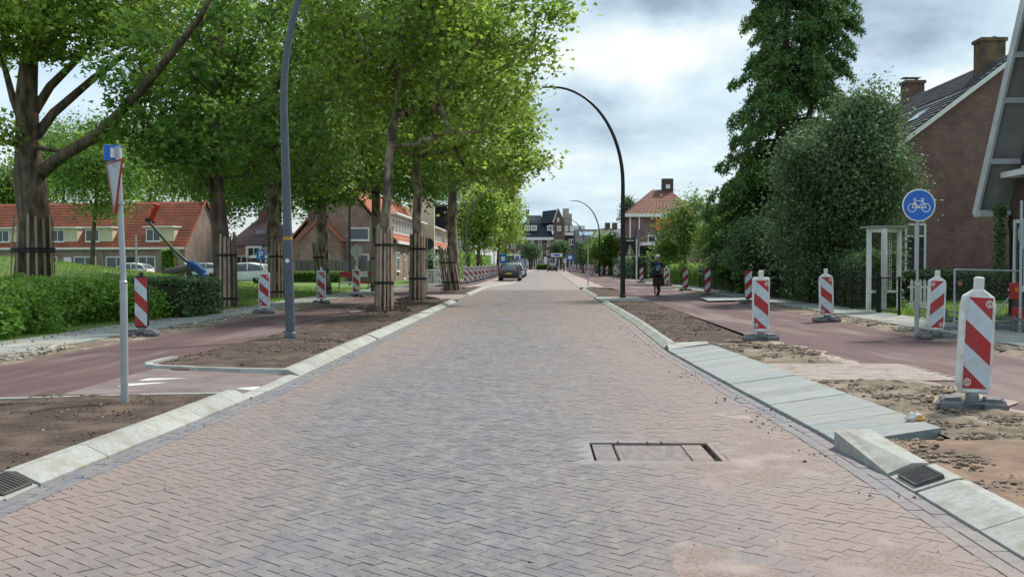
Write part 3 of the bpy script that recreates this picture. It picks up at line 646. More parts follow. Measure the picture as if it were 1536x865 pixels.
# sand feathering onto the path
strip('spilled_sand', 5, 19.3, lambda y: rx1(y)-.12, lambda y: rx1(y)+.10+.10*np.sin(y*1.3)**2+.06*np.sin(y*7.1), .0625, mat('spilled_sand', (.36, .30, .25), (.26, .2, .17), 5, .95, .004, 60, coords='World'), .08, amp=.004, nsc=6, kind='structure', seed=4)
P, S = scat(2600, lambda y: rx0(y)+.02, rx1, 8.5, 12.8, .080, .004, .036, 31, 2.5); P2, S2 = scat(700, lambda y: np.interp(y, [15, 18.4], [3.2, 3.05]), rx1, 15, 18.2, .085, .008, .05, 32, 2.5)
P3, S3 = scat(500, rx0, lambda y: rx0(y)+.5, 5, 8.5, .075, .006, .04, 33, 3)
pebbles('dirt_clods', np.r_[P, P2, P3], np.r_[S, S2, S3], mat('pale_clod', (.24, .19, .14), (.15, .115, .085), 12, .95, .01, 40, island=.45), flat=.5)
P, S = scat(900, lambda y: Rr_(y)+.02, lambda y: 8.3+.004*y, 12, 50, .08, .012, .085, 34, 1.6)
pebbles('verge_rubble', P, S, M_stone, flat=.5)
P, S = scat(500, lambda y: -8.3+sh_(y), lambda y: -7.7+sh_(y), 12, 50, .075, .01, .07, 35, 1.6)
P2, S2 = scat(170, c_(-8.35), c_(-7.85), 15.0, 17.4, .08, .03, .085, 36)
pebbles('verge_rubble', np.r_[P, P2], np.r_[S, S2], mat('pale_rubble', (.40, .38, .33), (.22, .17, .13), 10, .9, .01, 30, island=.4), flat=.6)
P, S = scat(1600, c_(-5.4), lambda y: lk_(y)-.3, 5.2, 11.1, .075, .003, .014, 37, 2)
P2, S2 = scat(2200, lambda y: i2l(y)+.1, lambda y: lk_(y)-.3, 14.2, 40, .09, .006, .035, 38, 1.5); P3, S3 = scat(1200, lambda y: rk_(y)+.3, lambda y: r1r(y)-.05, 18.6, 39, .08, .006, .035, 39, 1.5)
pebbles('soil_clods', np.r_[P, P2, P3], np.r_[S, S2, S3], M_clod)
P, S = scat(60, c_(-5.3), lambda y: lk_(y)-.3, 5.2, 11.1, .09, .004, .012, 41); P2, S2 = scat(160, lambda y: i2l(y)+.1, lambda y: lk_(y)-.3, 14.2, 40, .10, .006, .018, 42); P3, S3 = scat(140, lambda y: rk_(y)+.3, lambda y: r1r(y)-.05, 18.6, 39, .09, .006, .018, 43)
pebbles('pale_stones', np.r_[P, P2, P3], np.r_[S, S2, S3], mat('pale_stone', (.42, .37, .31), None, 6, .9, island=.3))
# lawns
def moundz(X, Y):
    d = ((X+29)/13)**2+((Y-47)/15)**2
    return .06+1.95*np.exp(-d*1.15)*np.clip((-X-10.0-np.interp(Y, [45, 72], [0, -1.2]))/8, 0, 1)**1.3+.04*(fbm(X*.4, Y*.4, 3)-.5)
lawn = strip('lawn', 14, 170, c_(-95), lambda y: -9.7+sh_(y), moundz, M_grass, .8, 1.0, kind='structure')
strip('lawn', 10, 62, lambda y: 9.95+.004*y, c_(60), .06, M_grass, 2, 3, kind='structure')
def grass(name, n, xf0, xf1, y0, y1, zf, h, m, seed, w=.012, parent=None):
    g = np.random.default_rng(seed); y = g.uniform(y0, y1, n); x = xf0(y)+(xf1(y)-xf0(y))*g.uniform(0, 1, n)
    z = zf(x, y) if callable(zf) else np.full(n, zf); a = g.uniform(0, 6.28, n); hh = h*g.uniform(.5, 1.3, n); lx, ly = g.normal(0, .4, (2, n))*hh
    dx, dy = np.cos(a)*w, np.sin(a)*w
    V = np.stack([np.stack([x-dx, y-dy, z], -1), np.stack([x+dx, y+dy, z], -1), np.stack([x+lx, y+ly, z+hh], -1)], 1).reshape(-1, 3)
    return obj(name, np_mesh(name, V, np.arange(3*n).reshape(-1, 3), m), parent, kind='stuff')
grass('grass_blades', 42000, c_(-26), c_(-9.75), 24, 60, moundz, .09, M_blade, 1, .016)
grass('grass_blades', 16000, lambda y: 9.98+.004*y, c_(15.5), 20, 42, .06, .10, M_blade, 2, .014)
# ================================================================ STREET FURNITURE
def smark(mb_ring, c, r_, y, flip=1):
    """maker's mark: a ring round a letter S, lying flat on a face whose outside is -y"""
    n = 20
    for r0, r1 in ((r_*.80, r_),):
        vs = [(c[0]+q*math.cos(2*math.pi*i/n), y, c[1]+q*math.sin(2*math.pi*i/n)) for i in range(n) for q in (r0, r1)]
        mb_ring.add(vs, [(2*i, 2*i+1, (2*i+3) % (2*n), (2*i+2) % (2*n)) for i in range(n)])
    S_ = [(.42, .32), (.25, .5), (0, .55), (-.28, .48), (-.40, .27), (-.28, .08), (0, 0), (.28, -.08), (.40, -.27), (.28, -.48), (0, -.55), (-.25, -.5), (-.42, -.32)]
    w = r_*.11
    for (a, b), (c2, d) in zip(S_, S_[1:]):
        p = Vector((c[0]+a*r_, c[1]+b*r_)); q = Vector((c[0]+c2*r_, c[1]+d*r_)); t = (q-p).normalized(); nn = Vector((-t.y, t.x))*w; t = t*w*.4
        mb_ring.add([(k.x, y, k.y) for k in (p-nn-t, q-nn+t, q+nn+t, p+nn-t)], [(0, 1, 2, 3)])
def marker(name_unused, loc, label, style='white', slant='\\', rz=0, lean=(0, 0), hgt=1.0, logo=False, foot=True, group='red and white marker boards along the road works', frot=0):
    """style: white (round shoulders), square (thin square frame), black (rounded black rim, no white rim)"""
    t = thing('marker_board', loc, label, 'marker board', group, rz=rz)
    z0 = .155; hh = 1.03*hgt; m = rotm((0, 0, 0), lean[0], lean[1], 0)
    blk = style == 'black'
    w = .355 if style == 'white' else (.33 if style == 'square' else .29)
    pw = .270 if not blk else .258; ph = .90*hgt if not blk else .97*hgt
    b = MB()
    if style == 'white':
        poly = [(-w/2+.035, z0), (w/2-.035, z0), (w/2, z0+.10), (w/2, z0+hh-.17), (w/2-.02, z0+hh-.07), (.05, z0+hh), (-.05, z0+hh), (-w/2+.02, z0+hh-.07), (-w/2, z0+hh-.17), (-w/2, z0+.10)]
    elif style == 'square':
        poly = [(-w/2, z0), (w/2, z0), (w/2, z0+hh-.03), (w/2-.02, z0+hh), (-w/2+.02, z0+hh), (-w/2, z0+hh-.03)]
    else:
        poly = [(-w/2+.05, z0), (w/2-.05, z0), (w/2-.012, z0+.03), (w/2, z0+.08), (w/2, z0+hh-.05), (w/2-.02, z0+hh-.01), (w/2-.05, z0+hh), (-w/2+.05, z0+hh), (-w/2+.02, z0+hh-.01), (-w/2, z0+hh-.05), (-w/2, z0+.08), (-w/2+.012, z0+.03)]
    fm = M_blk if blk else M_frame
    d = .038 if style != 'square' else .025
    # body: a face with a chamfered rim
    n = len(poly); cxp = 0; czp = z0+hh/2
    inn = [(a*(1-.018/(w/2)), czp+(c-czp)*(1-.018/(hh/2))) for a, c in poly]
    vs = [(a, -d, c) for a, c in inn]+[(a, -d+.016, c) for a, c in poly]+[(a, d-.016, c) for a, c in poly]+[(a, d, c) for a, c in inn]
    fs = [tuple(range(n)), tuple(range(4*n-1, 3*n-1, -1))]
    for k in range(3): fs += [(k*n+i, (k+1)*n+i, (k+1)*n+(i+1) % n, k*n+(i+1) % n) for i in range(n)]
    b.add(vs, fs, m); b.build('board', fm, t)
    zc = z0+hh/2-(.015 if style == 'white' else 0); zb = zc-ph/2; y = -d-.004
    bb = MB(); bb.box((0, -d-.001, zc), (pw, .004, ph), m); bb.box((0, d+.001, zc), (pw, .004, ph), m); bb.build('reflective_panel', M_wht_s, t)
    s = 1 if slant == '\\' else -1
    def P(u_, v_): return (s*(u_-.5)*pw, y, zb+v_*ph)
    for poly_ in ([(.06, 1), (1, 1), (1, .755)], [(0, .755), (0, .50), (1, .255), (1, .505)], [(0, .25), (0, 0), (.94, 0)]):
        q = [P(*k) for k in poly_]; q2 = [(a, -y*1.0+.0, c) for a, _, c in q]
        b = MB(); ff = tuple(range(len(q)))
        if s > 0: pass
        # front and back stripe, a hair proud of the panel
        b.add(q, [ff], m); b.add(q2, [ff[::-1]], m); b.build('red_stripe', M_red_s, t)
    if logo:
        for cc_ in ((s*.36*pw, zb+ph-.062), (-s*.33*pw, zb+.062)):
            b = MB(); smark(b, cc_, .038, y-.002); b2 = MB(); b2.add([tuple(v) for v in b.v], b.f, m); b2.build('maker_mark', M_signw, t)
    b = MB()
    if style != 'black' : b.box((0, 0, z0+hh+.055), (.088, .045, .14), m, ch=.012)
    else: b.box((0, 0, z0+hh+.03), (.06, .04, .09), m, ch=.01)
    b.build('handle', fm if not blk else M_blk, t)
    if foot:
        f = MB(); fr = rotm((0, 0, 0), 0, 0, frot)
        for sx in (-1, 1):
            f.prism([(sx*.09, .0), (sx*.31, .0), (sx*.325, .05), (sx*.25, .12), (sx*.11, .12)] if sx > 0 else [(-.31, .0), (-.09, .0), (-.11, .12), (-.25, .12), (-.325, .05)], (-.14, .14), fr)
        f.box((0, 0, .045), (.20, .36, .085), fr, ch=.02)
        for sy in (-1, 1):
            f.box((0, sy*.155, .05), (.60, .05, .075), fr, ch=.02)
            for sx in (-1, 1): f.box((sx*.27, sy*.10, .085), (.05, .09, .05), fr, ch=.015)
        f.box((0, 0, .12), (.12, .11, .08), fr, ch=.015); f.build('foot', M_rub, t)
    return t
def gm(px, py, *a, z=.06, **k):
    p = G(px, py, z); return marker('m', p, *a, **k)
gm(1458, 613, 'nearest white-rimmed red and white marker board, leaning slightly, at the right edge of the picture', logo=True, rz=R(6), lean=(R(-1), R(3.2)), frot=R(-24))
gm(1141, 510, 'square-framed marker board standing on the dirt beside the upper end of the concrete ramp', style='square', logo=True, rz=R(3), frot=R(-4))
gm(1240, 482, 'white-rimmed marker board in front of the black mesh fence, right of the red cycle path', logo=True, rz=R(-4), lean=(0, R(-1.5)), frot=R(15))
gm(1402, 507, 'marker board with stripes rising to the right, just right of the bicycle sign pole', slant='/', logo=True, rz=R(5), lean=(0, R(2)), frot=R(-10))
gm(1122, 454, 'black-rimmed marker board half hidden behind the square-framed one', style='black', slant='/', rz=R(4), z=.07)
gm(1061, 443, 'second black-rimmed marker board beyond the steel plate, right of the cyclist', style='black', slant='/')
gm(1028, 436, 'black-rimmed marker board nearest to the cyclist on his right', style='black', slant='/')
gm(1000, 429, 'white-rimmed marker board directly behind the cyclist on the right', slant='/')
gm(962, 424, 'narrow black-rimmed board left of the cyclist, in front of the advertising sign', style='black', slant='/')
gm(923, 416, 'white-rimmed board just left of the dark arching lamp post, right side of road')
gm(213, 503, 'black-rimmed marker board standing in front of the green shrubbery on the left', style='black', rz=R(-5), z=.06, frot=R(8))
gm(396, 470, 'leftmost white-framed marker board, left of the grey lamp post', style='square', logo=True, lean=(0, R(1)), frot=R(5))
gm(482, 455, 'white-framed marker board between the grey lamp post and the wrapped trees', style='square', logo=True, frot=R(9))
gm(535, 445, 'white-framed marker board beside the red and white barrier on the grass', style='square', lean=(0, R(-1)))
OR = ['first', 'second', 'third', 'fourth', 'fifth', 'sixth', 'seventh', 'eighth', 'ninth', 'tenth', 'eleventh', 'twelfth', 'thirteenth', 'fourteenth', 'fifteenth', 'sixteenth']
g1 = 'white marker boards in a row far up the left side'
lf = [(660, 429.5), (687, 427), (699, 425.2), (706.5, 423.6), (714, 422), (720, 420.6), (725, 419.2), (730, 417.8), (735, 416.4), (739, 415.2), (742, 414.2), (745, 413.2)]
for i, (a, b) in enumerate(lf):
    gm(a, b, OR[i]+' from the near end in the far row of boards left of the road', style='square', slant='\\', rz=R(random.uniform(-9, 9)), lean=(0, R(random.uniform(-4, 4))), group=g1)
g2 = 'striped marker boards in a row far up the right side'
rf = [(910, 414.4), (902, 413.4), (889, 412), (884, 411.3), (878, 410.5), (873, 409.8), (868, 409.0), (863, 408.3), (858.5, 407.6), (854.5, 406.9)]
for i, (a, b) in enumerate(rf):
    gm(a, b, OR[i]+' from the near end in the far row of boards right of the road', style='black' if i < 2 else 'square', slant='/' if i < 2 else '\\', rz=R(random.uniform(-6, 6)), lean=(0, R(random.uniform(-3, 3))), group=g2)
# ---- lamps
def lamp(loc, label, m, sgn, h=8.75, reach=3.15, r0=.085, extra=False, zs=4.7):
    """sgn=+1: arm swings to +x"""
    t = thing('street_lamp', loc, label, 'street lamp', 'arching street lamps')
    b = MB(); ra = h-zs
    pts = [(0, 0, 0), (0, 0, 1.5), (0, 0, 3.3), (0, 0, zs)]; rad = [r0*1.05, r0, r0*.92, r0*.80]
    for i in range(1, 17):
        a = R(90)*i/16
        pts.append((sgn*reach*.93*(1-math.cos(a)), 0, zs+ra*math.sin(a))); rad.append(r0*(.80-.36*i/16))
    b.tube(pts, rad, 14)
    b.lathe([(r0*1.35, 0), (r0*1.35, .10), (r0*1.06, .13)], 14)
    b.build('pole', m, t, smooth=True)
    b = MB(); b.box((sgn*(reach*.93+.17), 0, h+.0), (.55, .13, .06), ch=.02); b.build('lamp_head', m, t)
    b = MB(); b.box((0, -r0*.98, .75), (.09, .012, .32), ch=.003); b.build('access_door', m, t)
    if extra:
        b = MB(); b.tube([(0, 0, 1.86), (0, 0, 1.92)], r0*1.03, 14); b.build('tape_band', mat('orange_tape', (.55, .3, .05)), t)
        b = MB(); b.lathe([(.04, 0), (.04, .004)], 16, rotm((0, -r0*1.0, 1.47), R(90))); b.build('round_sticker', M_signw, t)
    return t
l0 = lamp(G(436, 508, .08), 'tall grey arching lamp post standing in the soil island on the left', M_lamp, 1, r0=.088, extra=True, zs=4.3); l0.rotation_euler = (0, R(-1.4), 0)
lamp(G(934, 446, .08), 'dark arching lamp post standing in the soil island right of the road', M_lampd, -1, r0=.10)
def far_lamp(px, Y, sgn, label): p = A(px, 395, Y); p.z = .05; return lamp(p, label, M_lamp if sgn > 0 else M_lampd, sgn, r0=.10)
far_lamp(899, 121, -1, 'thin arching lamp far along the right pavement before the dark box building')
far_lamp(876, 168, -1, 'most distant right-hand arching lamp in front of the apartments')
far_lamp(699.5, 103, 1, 'arching lamp behind the far row of boards, nearest of the distant left ones')
far_lamp(726.5, 150, 1, 'arching lamp at the leafy end of the left row, second of the distant left ones')
far_lamp(741, 215, 1, 'smallest arching lamp far off on the left beside the parked cars')
# ---- give-way sign seen from behind at the left, thin pole
p = G(187, 603, .07)
t = thing('sign_post', p, 'galvanised sign post with an edge-on red-rimmed triangle in the front left soil bed', 'traffic sign')
d = p.y; zt = H+(395-219)/F*d
b = MB(); b.tube([(0, 0, -.1), (0, 0, H-.07-(425-395)/F*d)], .038, 14); b.build('lower_pole', M_galv, t, smooth=True)
zs = H-.07-(425-395)/F*d
b = MB(); b.tube([(0, 0, zs), (-.012, 0, zs+.03)], [.042, .033], 14); b.tube([(0, 0, zs+.03), (-.05, 0, zt-.07)], .029, 14); b.build('upper_pole', M_galv, t, smooth=True)
def tri(s_, z0, y0, y1):   # triangle pointing down, in the x-z plane
    return [(0, z0-s_*.866), (s_/2+0, z0), (-s_/2, z0)]
m = rotm((-.05, .0, 0), 0, 0, R(126))
z_top = H+(395-243)/F*d-.07
b = MB(); b.prism([(-.0, z_top-.52), (.30, z_top), (-.30, z_top)], (.030, .034), m); b.build('sign_back', mat('aluminium_back', (.40, .44, .47), None, 5, .45, metal=.3), t)
for a, c in (((0, z_top-.53), (.31, z_top+.008)), ((.31, z_top+.008), (-.31, z_top+.008)), ((-.31, z_top+.008), (0, z_top-.53))):
    b = MB(); b.tube([(a[0], .032, a[1]), (c[0], .032, c[1])], .011, 6, m); b.build('red_rim', M_red_s, t)
for zz_ in (z_top-.05, z_top-.43):
    b = MB(); b.tube([(-.03, 0, zz_), (-.03, 0, zz_+.04)], .042, 12); b.box((-.06, 0, zz_+.02), (.07, .05, .03)); b.build('clamp', M_galv, t)
m = rotm((-.085, 0, z_top+.10), 0, 0, R(30))
b = MB(); b.box((-.01, .02, 0), (.175, .02, .16), m, ch=.004); b.build('blue_plate', M_blue, t)
b = MB(); b.box((.02, .004, 0), (.115, .012, .10), m); b.build('plate_back', M_signw, t)
# ---- bicycle sign
p = G(1375, 503, .05); d = p.y
t = thing('sign_post', p, 'round blue bicycle sign with white rim on a grey pole on the right', 'traffic sign')
zc = H-.05+(395-309)/F*d
b = MB(); b.tube([(0, 0, -.1), (0, 0, 1.02)], .045, 14); b.lathe([(.05, 1.0), (.045, 1.04), (.034, 1.05)], 14); b.build('lower_pole', M_galv, t, smooth=True)
b = MB(); b.tube([(0, 0, 1.04), (0, 0, zc+.1)], .028, 14); b.build('upper_pole', M_galv, t, smooth=True)
m = rotm((0, -.045, zc), 0, 0, R(-3))
b = MB(); b.lathe([(.315, 0), (.325, .006), (.315, .012)], 48, m @ rotm((0, 0, 0), R(90))); b.build('white_rim', M_signw, t)
b = MB(); b.lathe([(.300, 0), (.300, .004)], 48, m @ rotm((0, -.0125, 0), R(90))); b.build('blue_disc', M_blue, t)
bi = MB(); yb = -.021
def ring(c, r_, w, n=28):
    vs = [(c[0]+q*math.cos(2*math.pi*i/n), yb, c[1]+q*math.sin(2*math.pi*i/n)) for i in range(n) for q in (r_-w, r_)]
    bi.add(vs, [(2*i, 2*i+1, (2*i+3) % (2*n), (2*i+2) % (2*n)) for i in range(n)], m)
_k = [0]
def bar(a, c, w=.0085):
    _k[0] += 1; yy = yb-.0004*_k[0]
    a = Vector(a); c = Vector(c); t_ = (c-a).normalized(); n_2 = Vector((-t_.y, t_.x))*w
    bi.add([(q.x, yy, q.y) for q in (a-n_2, c-n_2, c+n_2, a+n_2)], [(0, 1, 2, 3)], m)
WL, WR = (-.135, -.05), (.135, -.05)
ring(WL, .088, .016); ring(WR, .088, .016)
for a, c in ((WL, (-.085, .085)), (WL, (-.02, -.05)), ((-.085, .085), (.065, .085)), ((-.085, .085), (-.11, .125)), ((-.11, .125), (-.055, .13)), ((-.10, .05), (-.01, -.05)), ((-.01, -.05), (.075, .08)), ((-.01, -.05), WR), (WR, (.06, .12)), ((.03, .125), (.10, .125)), ((-.09, .07), (-.01, -.05))): bar(a, c)
bi.build('bicycle_symbol', M_signw, t)
for zz_ in (zc-.13, zc+.13):
    b = MB(); b.box((0, -.012, zz_), (.07, .05, .03)); b.build('clamp', M_galv, t)
# ---- round road-works sign behind the wire fence (back turned), at the right edge
t = thing('sign_post', G(1530, 500, .05), 'grey back of a round sign leaning on the wire fence at the right edge', 'traffic sign')
b = MB(); b.tube([(0, 0, 0), (0, 0, 2.75)], .03, 10); b.build('pole', M_galv, t, smooth=True)
b = MB(); b.lathe([(.44, 0), (.45, .01), (.44, .02)], 40, rotm((.36, .06, 2.05), R(90), 0, R(10))); b.build('sign_disc', mat('grey_disc', (.30, .32, .33), None, 4, .5), t)
# ---- wire mesh fence with concrete feet
t = thing('site_fence', (0, 0, 0), 'low grey wire mesh site fence with concrete feet at the right edge', 'fence')
Y0 = 22.4; xa = A(1432, 400, Y0).x; xb = A(1531, 400, Y0).x; zt_ = H-9/F*Y0; z0f = .16
for xx in (xa, xb, xb+.10, xb+3):
    b = MB(); b.tube([(xx, Y0, z0f-.05), (xx, Y0, zt_)], .021, 8); b.build('fence_post', M_galv, t, smooth=True)
b = MB(); b.tube([(xa, Y0, zt_), (xb, Y0, zt_-.03)], .018, 8); b.tube([(xa, Y0, z0f+.1), (xb, Y0, z0f+.1)], .018, 8); b.tube([(xb+.1, Y0, zt_-.03), (xb+3, Y0, zt_-.03)], .018, 8); b.tube([(xb+.1, Y0, z0f+.1), (xb+3, Y0, z0f+.1)], .018, 8); b.build('fence_rail', M_galv, t, smooth=True)
b = MB(); xx = xa
while xx < xb+3:
    b.box((xx, Y0, (zt_+z0f)/2), (.004, .004, zt_-z0f-.1)); xx += .055
for q in range(5): b.box((xa+2.2, Y0-.004, z0f+.25+q*.22), (4.4, .004, .005))
b.build('wire_mesh', mat('mesh_wire', (.10, .12, .12), None, 4, .5, metal=.3), t, kind='stuff')
for xx, wd in ((xb-.15, .85), (xa+.9, .6)):
    pass
b = MB(); b.box((xb-.1, Y0-.05, .13), (.85, .28, .19), ch=.03); b.build('concrete_foot', M_rub, t)
b = MB(); b.box((xa+.05, Y0, .12), (.62, .26, .13), ch=.03); b.build('concrete_foot', M_rub, t)
b = MB(); b.tube([(xb-.05, Y0+.1, .95), (xb-.75, Y0+.1, .06)], .022, 6); b.tube([(xb-.9, Y0+.1, .1), (xb+.1, Y0+.1, .07)], .018, 6); b.build('brace', M_galv, t)
for px_, py_, w_, h_ in ((1523, 436, 15, 24), (1527, 470, 16, 18)):
    pp = A(px_, py_, Y0-.12)
    tt = thing('red_lamp', pp, 'red plastic warning box hanging on the wire fence, the %s one' % ('upper' if py_ < 450 else 'lower'), 'warning light')
    b = MB(); b.box((0, 0, 0), (w_/F*Y0, .10, h_/F*Y0), ch=.02); b.build('case', mat('red_plastic', (.40, .02, .02), None, 5, .4), tt)
    b = MB(); b.lathe([(.05, 0), (.05, .02)], 14, rotm((0, -.05, .02), R(90))); b.build('lens', mat('amber_lens', (.6, .15, .03), None, 4, .2), tt)
b = MB(); p = A(1440, 425, Y0-.03)
tt = thing('fence_tag', p, 'small faded red tag on the left post of the wire fence', 'tag'); b.box((0, 0, 0), (.09, .015, .09), ch=.003); b.build('tag_plate', mat('faded_red', (.40, .12, .11)), tt)
# ---- garden fences and gates on the right
def mesh_fence(x0, y0, x1, y1, h, label, mpost, mmesh, n, dense=.055, z=.06, cat='fence', rail=True):
    t = thing('garden_fence', (x0, y0, z), label, cat)
    D = Vector((x1-x0, y1-y0, 0)); Ln = D.length; a = math.atan2(D.y, D.x); m = rotm((0, 0, 0), 0, 0, a)
    for i in range(n+1):
        b = MB(); b.box((Ln*i/n, 0, h/2+.02), (.06, .06, h+.04), m, ch=.01); b.build('fence_post', mpost, t)
    if rail:
        b = MB(); b.box((Ln/2, 0, h-.02), (Ln, .035, .04), m); b.box((Ln/2, 0, .10), (Ln, .03, .03), m); b.build('fence_rail', mpost, t)
    b = MB(); x = dense
    while x < Ln: b.box((x, -.004, h/2+.03), (.006, .005, h-.16), m); x += dense
    zz_ = .16
    while zz_ < h-.05: b.box((Ln/2, .004, zz_), (Ln, .004, .006), m); zz_ += dense*2
    b.build('wire_mesh', mmesh, t, kind='stuff'); return t
M_bw = mat('black_wire', (.012, .014, .013), None, 5, .6)
mesh_fence(9.95, 30.4, 9.75, 62, 1.06, 'long black wire mesh garden fence in front of the dark shrubs', M_bw, M_bw, 13, .075)
t = mesh_fence(9.95, 28.6, 9.95, 30.2, 1.05, 'black garden gate beside the white trellis frame', M_bw, M_bw, 1, .12, cat='gate')
mesh_fence(9.98, 20.0, 9.97, 27.2, .30, 'low concrete edging boards between pavement and lawn on the right', M_rub, M_bw, 4, .5)
t = thing('picket_gate', (10.9, 30.3, .06), 'small weathered white picket gate in the garden behind the bicycle sign', 'gate')
for q in range(7): b = MB(); b.prism([(-.04, .15), (.04, .15), (.04, .92), (0, .99), (-.04, .92)], (-.01, .01), rotm((q*.125, 0, 0))); b.build('picket', M_frame, t)
for zz_ in (.28, .75): b = MB(); b.box((.38, .03, zz_), (.95, .03, .06)); b.build('gate_rail', M_frame, t)
b = MB(); b.tube([(0, .05, .3), (.75, .05, .74)], .02, 6); b.build('brace', mat('mossy_wood', (.12, .13, .08)), t)
# ---- white trellis frame
t = thing('trellis_frame', (9.85, 30.9, .06), 'tall white wooden trellis frame standing at the lawn edge', 'trellis')
M_ow = mat('old_white_paint', (.80, .82, .81), (.66, .68, .66), 7, .6, stretch=(3, 3, .5), col3=(.45, .46, .42), scale3=.9)
for x, y, w_ in ((.0, 0, .13), (.36, -.25, .15), (.92, .1, .12), (.62, .5, .1)):
    b = MB(); b.box((x, y, 1.26), (w_, .08, 2.42), ch=.006); b.build('post', M_ow, t)
for a, c in (((0, 0), (.36, -.25)), ((.36, -.25), (.92, .1)), ((0, 0), (.62, .5)), ((.62, .5), (.92, .1))):
    for z_, h_ in ((2.42, .12), (.60, .06)):
        A_, C_ = Vector((a[0], a[1], 0)), Vector((c[0], c[1], 0)); b = MB(); D = C_-A_
        b.box((D.length/2, 0, z_), (D.length-.14, .05, h_), rotm(A_, 0, 0, math.atan2(D.y, D.x)), ch=.004); b.build('crosspiece', M_ow, t)
b = MB(); b.box((.46, .12, 2.51), (1.12, .85, .05), ch=.01); b.build('cap_board', mat('grey_board', (.27, .28, .25)), t)
b = MB()
for q in range(5): b.box((.50+q*.055, .18, 1.5), (.012, .012, 1.85))
for q in range(20): b.box((.61, .192, .62+q*.093), (.25, .010, .012))
b.build('lattice', M_ow, t, kind='stuff')
# ---- steel plate and path boards
b = MB(); q = [G(1050, 446, .13), G(1128, 445.5, .14), G(1140, 449, .13), G(1062, 450.5, .12)]; b.add(q+[v-Vector((0, 0, .02)) for v in q], [(3, 2, 1, 0)[::-1], (4, 5, 6, 7)[::-1], (0, 4, 5, 1)[::-1], (1, 5, 6, 2)[::-1], (2, 6, 7, 3)[::-1], (3, 7, 4, 0)[::-1]])
tag(b.build('steel_plate', mat('pale_steel', (.45, .48, .48), (.35, .38, .38), 3, .5)), 'pale flat road plate lying between two black-rimmed boards', 'road plate')
b = MB(); p = G(990, 421, .1)
# ---- litter: crumpled packet
t = thing('litter_packet', G(1371, 632, .10), 'crumpled white and red packet lying in the dirt beside the ramp', 'litter')
g = np.random.default_rng(4)
for nm, mm, sc_, off in (('packet', mat('white_foil', (.72, .70, .67), (.6, .5, .45), 20, .4), (.085, .055, .05), (0, 0, .035)), ('packet_print', mat('red_print', (.5, .12, .05), (.6, .35, .08), 25, .4), (.04, .035, .035), (.045, -.035, .03))):
    b = MB(); prof = [(.2, -1), (.8, -.7), (1, -.1), (.85, .5), (.4, .95)]
    b.lathe(prof, 9, None); b.v = [Vector((v.x*sc_[0]*g.uniform(.6, 1.25)+off[0], v.y*sc_[1]*g.uniform(.6, 1.25)+off[1], v.z*sc_[2]*g.uniform(.7, 1.2)+off[2])) for v in b.v]; b.build(nm, mm, t)
# ---- barriers, signs on the left lawn
def board_barrier(loc, n, label, cols, w=1.0):
    t = thing('barrier', loc, label, 'barrier', 'red and white barriers on the left')
    for i in range(n):
        b = MB(); b.box((w*(i+.5), 0, .82), (w*.96, .04, .30), ch=.01); b.build('barrier_board', cols[i % len(cols)], t)
        b = MB(); b.box((w*(i+.5), 0, .35), (w*.96, .03, .12), ch=.01); b.build('barrier_board', cols[(i+1) % len(cols)], t)
    for i in range(n+1):
        b = MB(); b.box((w*i, 0, .5), (.05, .05, 1.05)); b.box((w*i, 0, .05), (.12, .6, .08)); b.build('leg', M_rub, t)
    return t
pp = G(509, 433, .07)
board_barrier(pp, 3, 'red and white barrier boards standing on the lawn beside the mirror sign', [M_red_s, M_frame, M_red_s], .82)
board_barrier(G(556, 431, .07), 1, 'short red and white barrier half hidden behind the wrapped tree', [M_red_s], .7)
t = thing('sign_post', G(535, 431, .07), 'back of a round sign on a short post above the barrier', 'traffic sign')
b = MB(); b.tube([(0, 0, 0), (0, 0, 2.6)], .03, 8); b.build('pole', M_galv, t); b = MB(); b.lathe([(.36, 0), (.36, .02)], 28, rotm((0, .04, 2.15), R(90))); b.build('sign_disc', mat('disc_back', (.42, .43, .42), None, 3, .5), t)
t = thing('parking_sign', A(391, 382, 60)*1.0, 'small blue parking sign with a white letter P on a pale post', 'traffic sign'); t.location.z = .06
zc = H+13/F*60-.06
b = MB(); b.tube([(0, 0, 0), (0, 0, zc-.2)], .035, 8); b.build('pole', M_galv, t); b = MB(); b.box((0, 0, zc), (.48, .02, .58), ch=.004); b.build('blue_plate', M_blue, t)
b = MB(); b.box((-.07, -.014, zc), (.06, .006, .40)); b.box((.02, -.0145, zc+.17), (.14, .006, .055)); b.box((.02, -.0145, zc+.0), (.14, .006, .055)); b.box((.10, -.014, zc+.085), (.055, .006, .20)); b.build('letter', M_signw, t)
t = thing('sign_post', G(641, 436, .07), 'dark round sign seen edge-on beside the second wrapped tree', 'traffic sign')
d_ = G(641, 436, .07).y
b = MB(); b.tube([(0, 0, 0), (0, 0, 2.9)], .03, 8); b.build('pole', M_galv, t); b = MB(); b.lathe([(.30, 0), (.30, .02)], 24, rotm((.05, .03, 2.45), R(90))); b.build('sign_disc', mat('dark_disc', (.06, .065, .07), None, 3, .5), t)
# stacked white fence panels beside the far row
for i, (px_, py_, a) in enumerate([(640, 432, 12), (646, 431, 16), (652, 430.3, 20), (668, 428.5, 60)]):
    p = G(px_, py_, .06)
    t = thing('crowd_barrier', p, '%s white tubular barrier panel leaning in the heap beside the second wrapped tree' % OR[i], 'barrier', 'white tubular barriers heaped on the left', rz=R(a))
    m = rotm((0, 0, 0), R(-8))
    for z_ in (.15, 1.05): b = MB(); b.tube([(-.55, 0, z_), (.55, 0, z_)], .022, 6, m); b.build('rail', M_frame, t)
    for k in range(8): b = MB(); b.tube([(-.55+k*.157, 0, .15), (-.55+k*.157, 0, 1.05)], .014, 5, m); b.build('upright', M_frame, t)
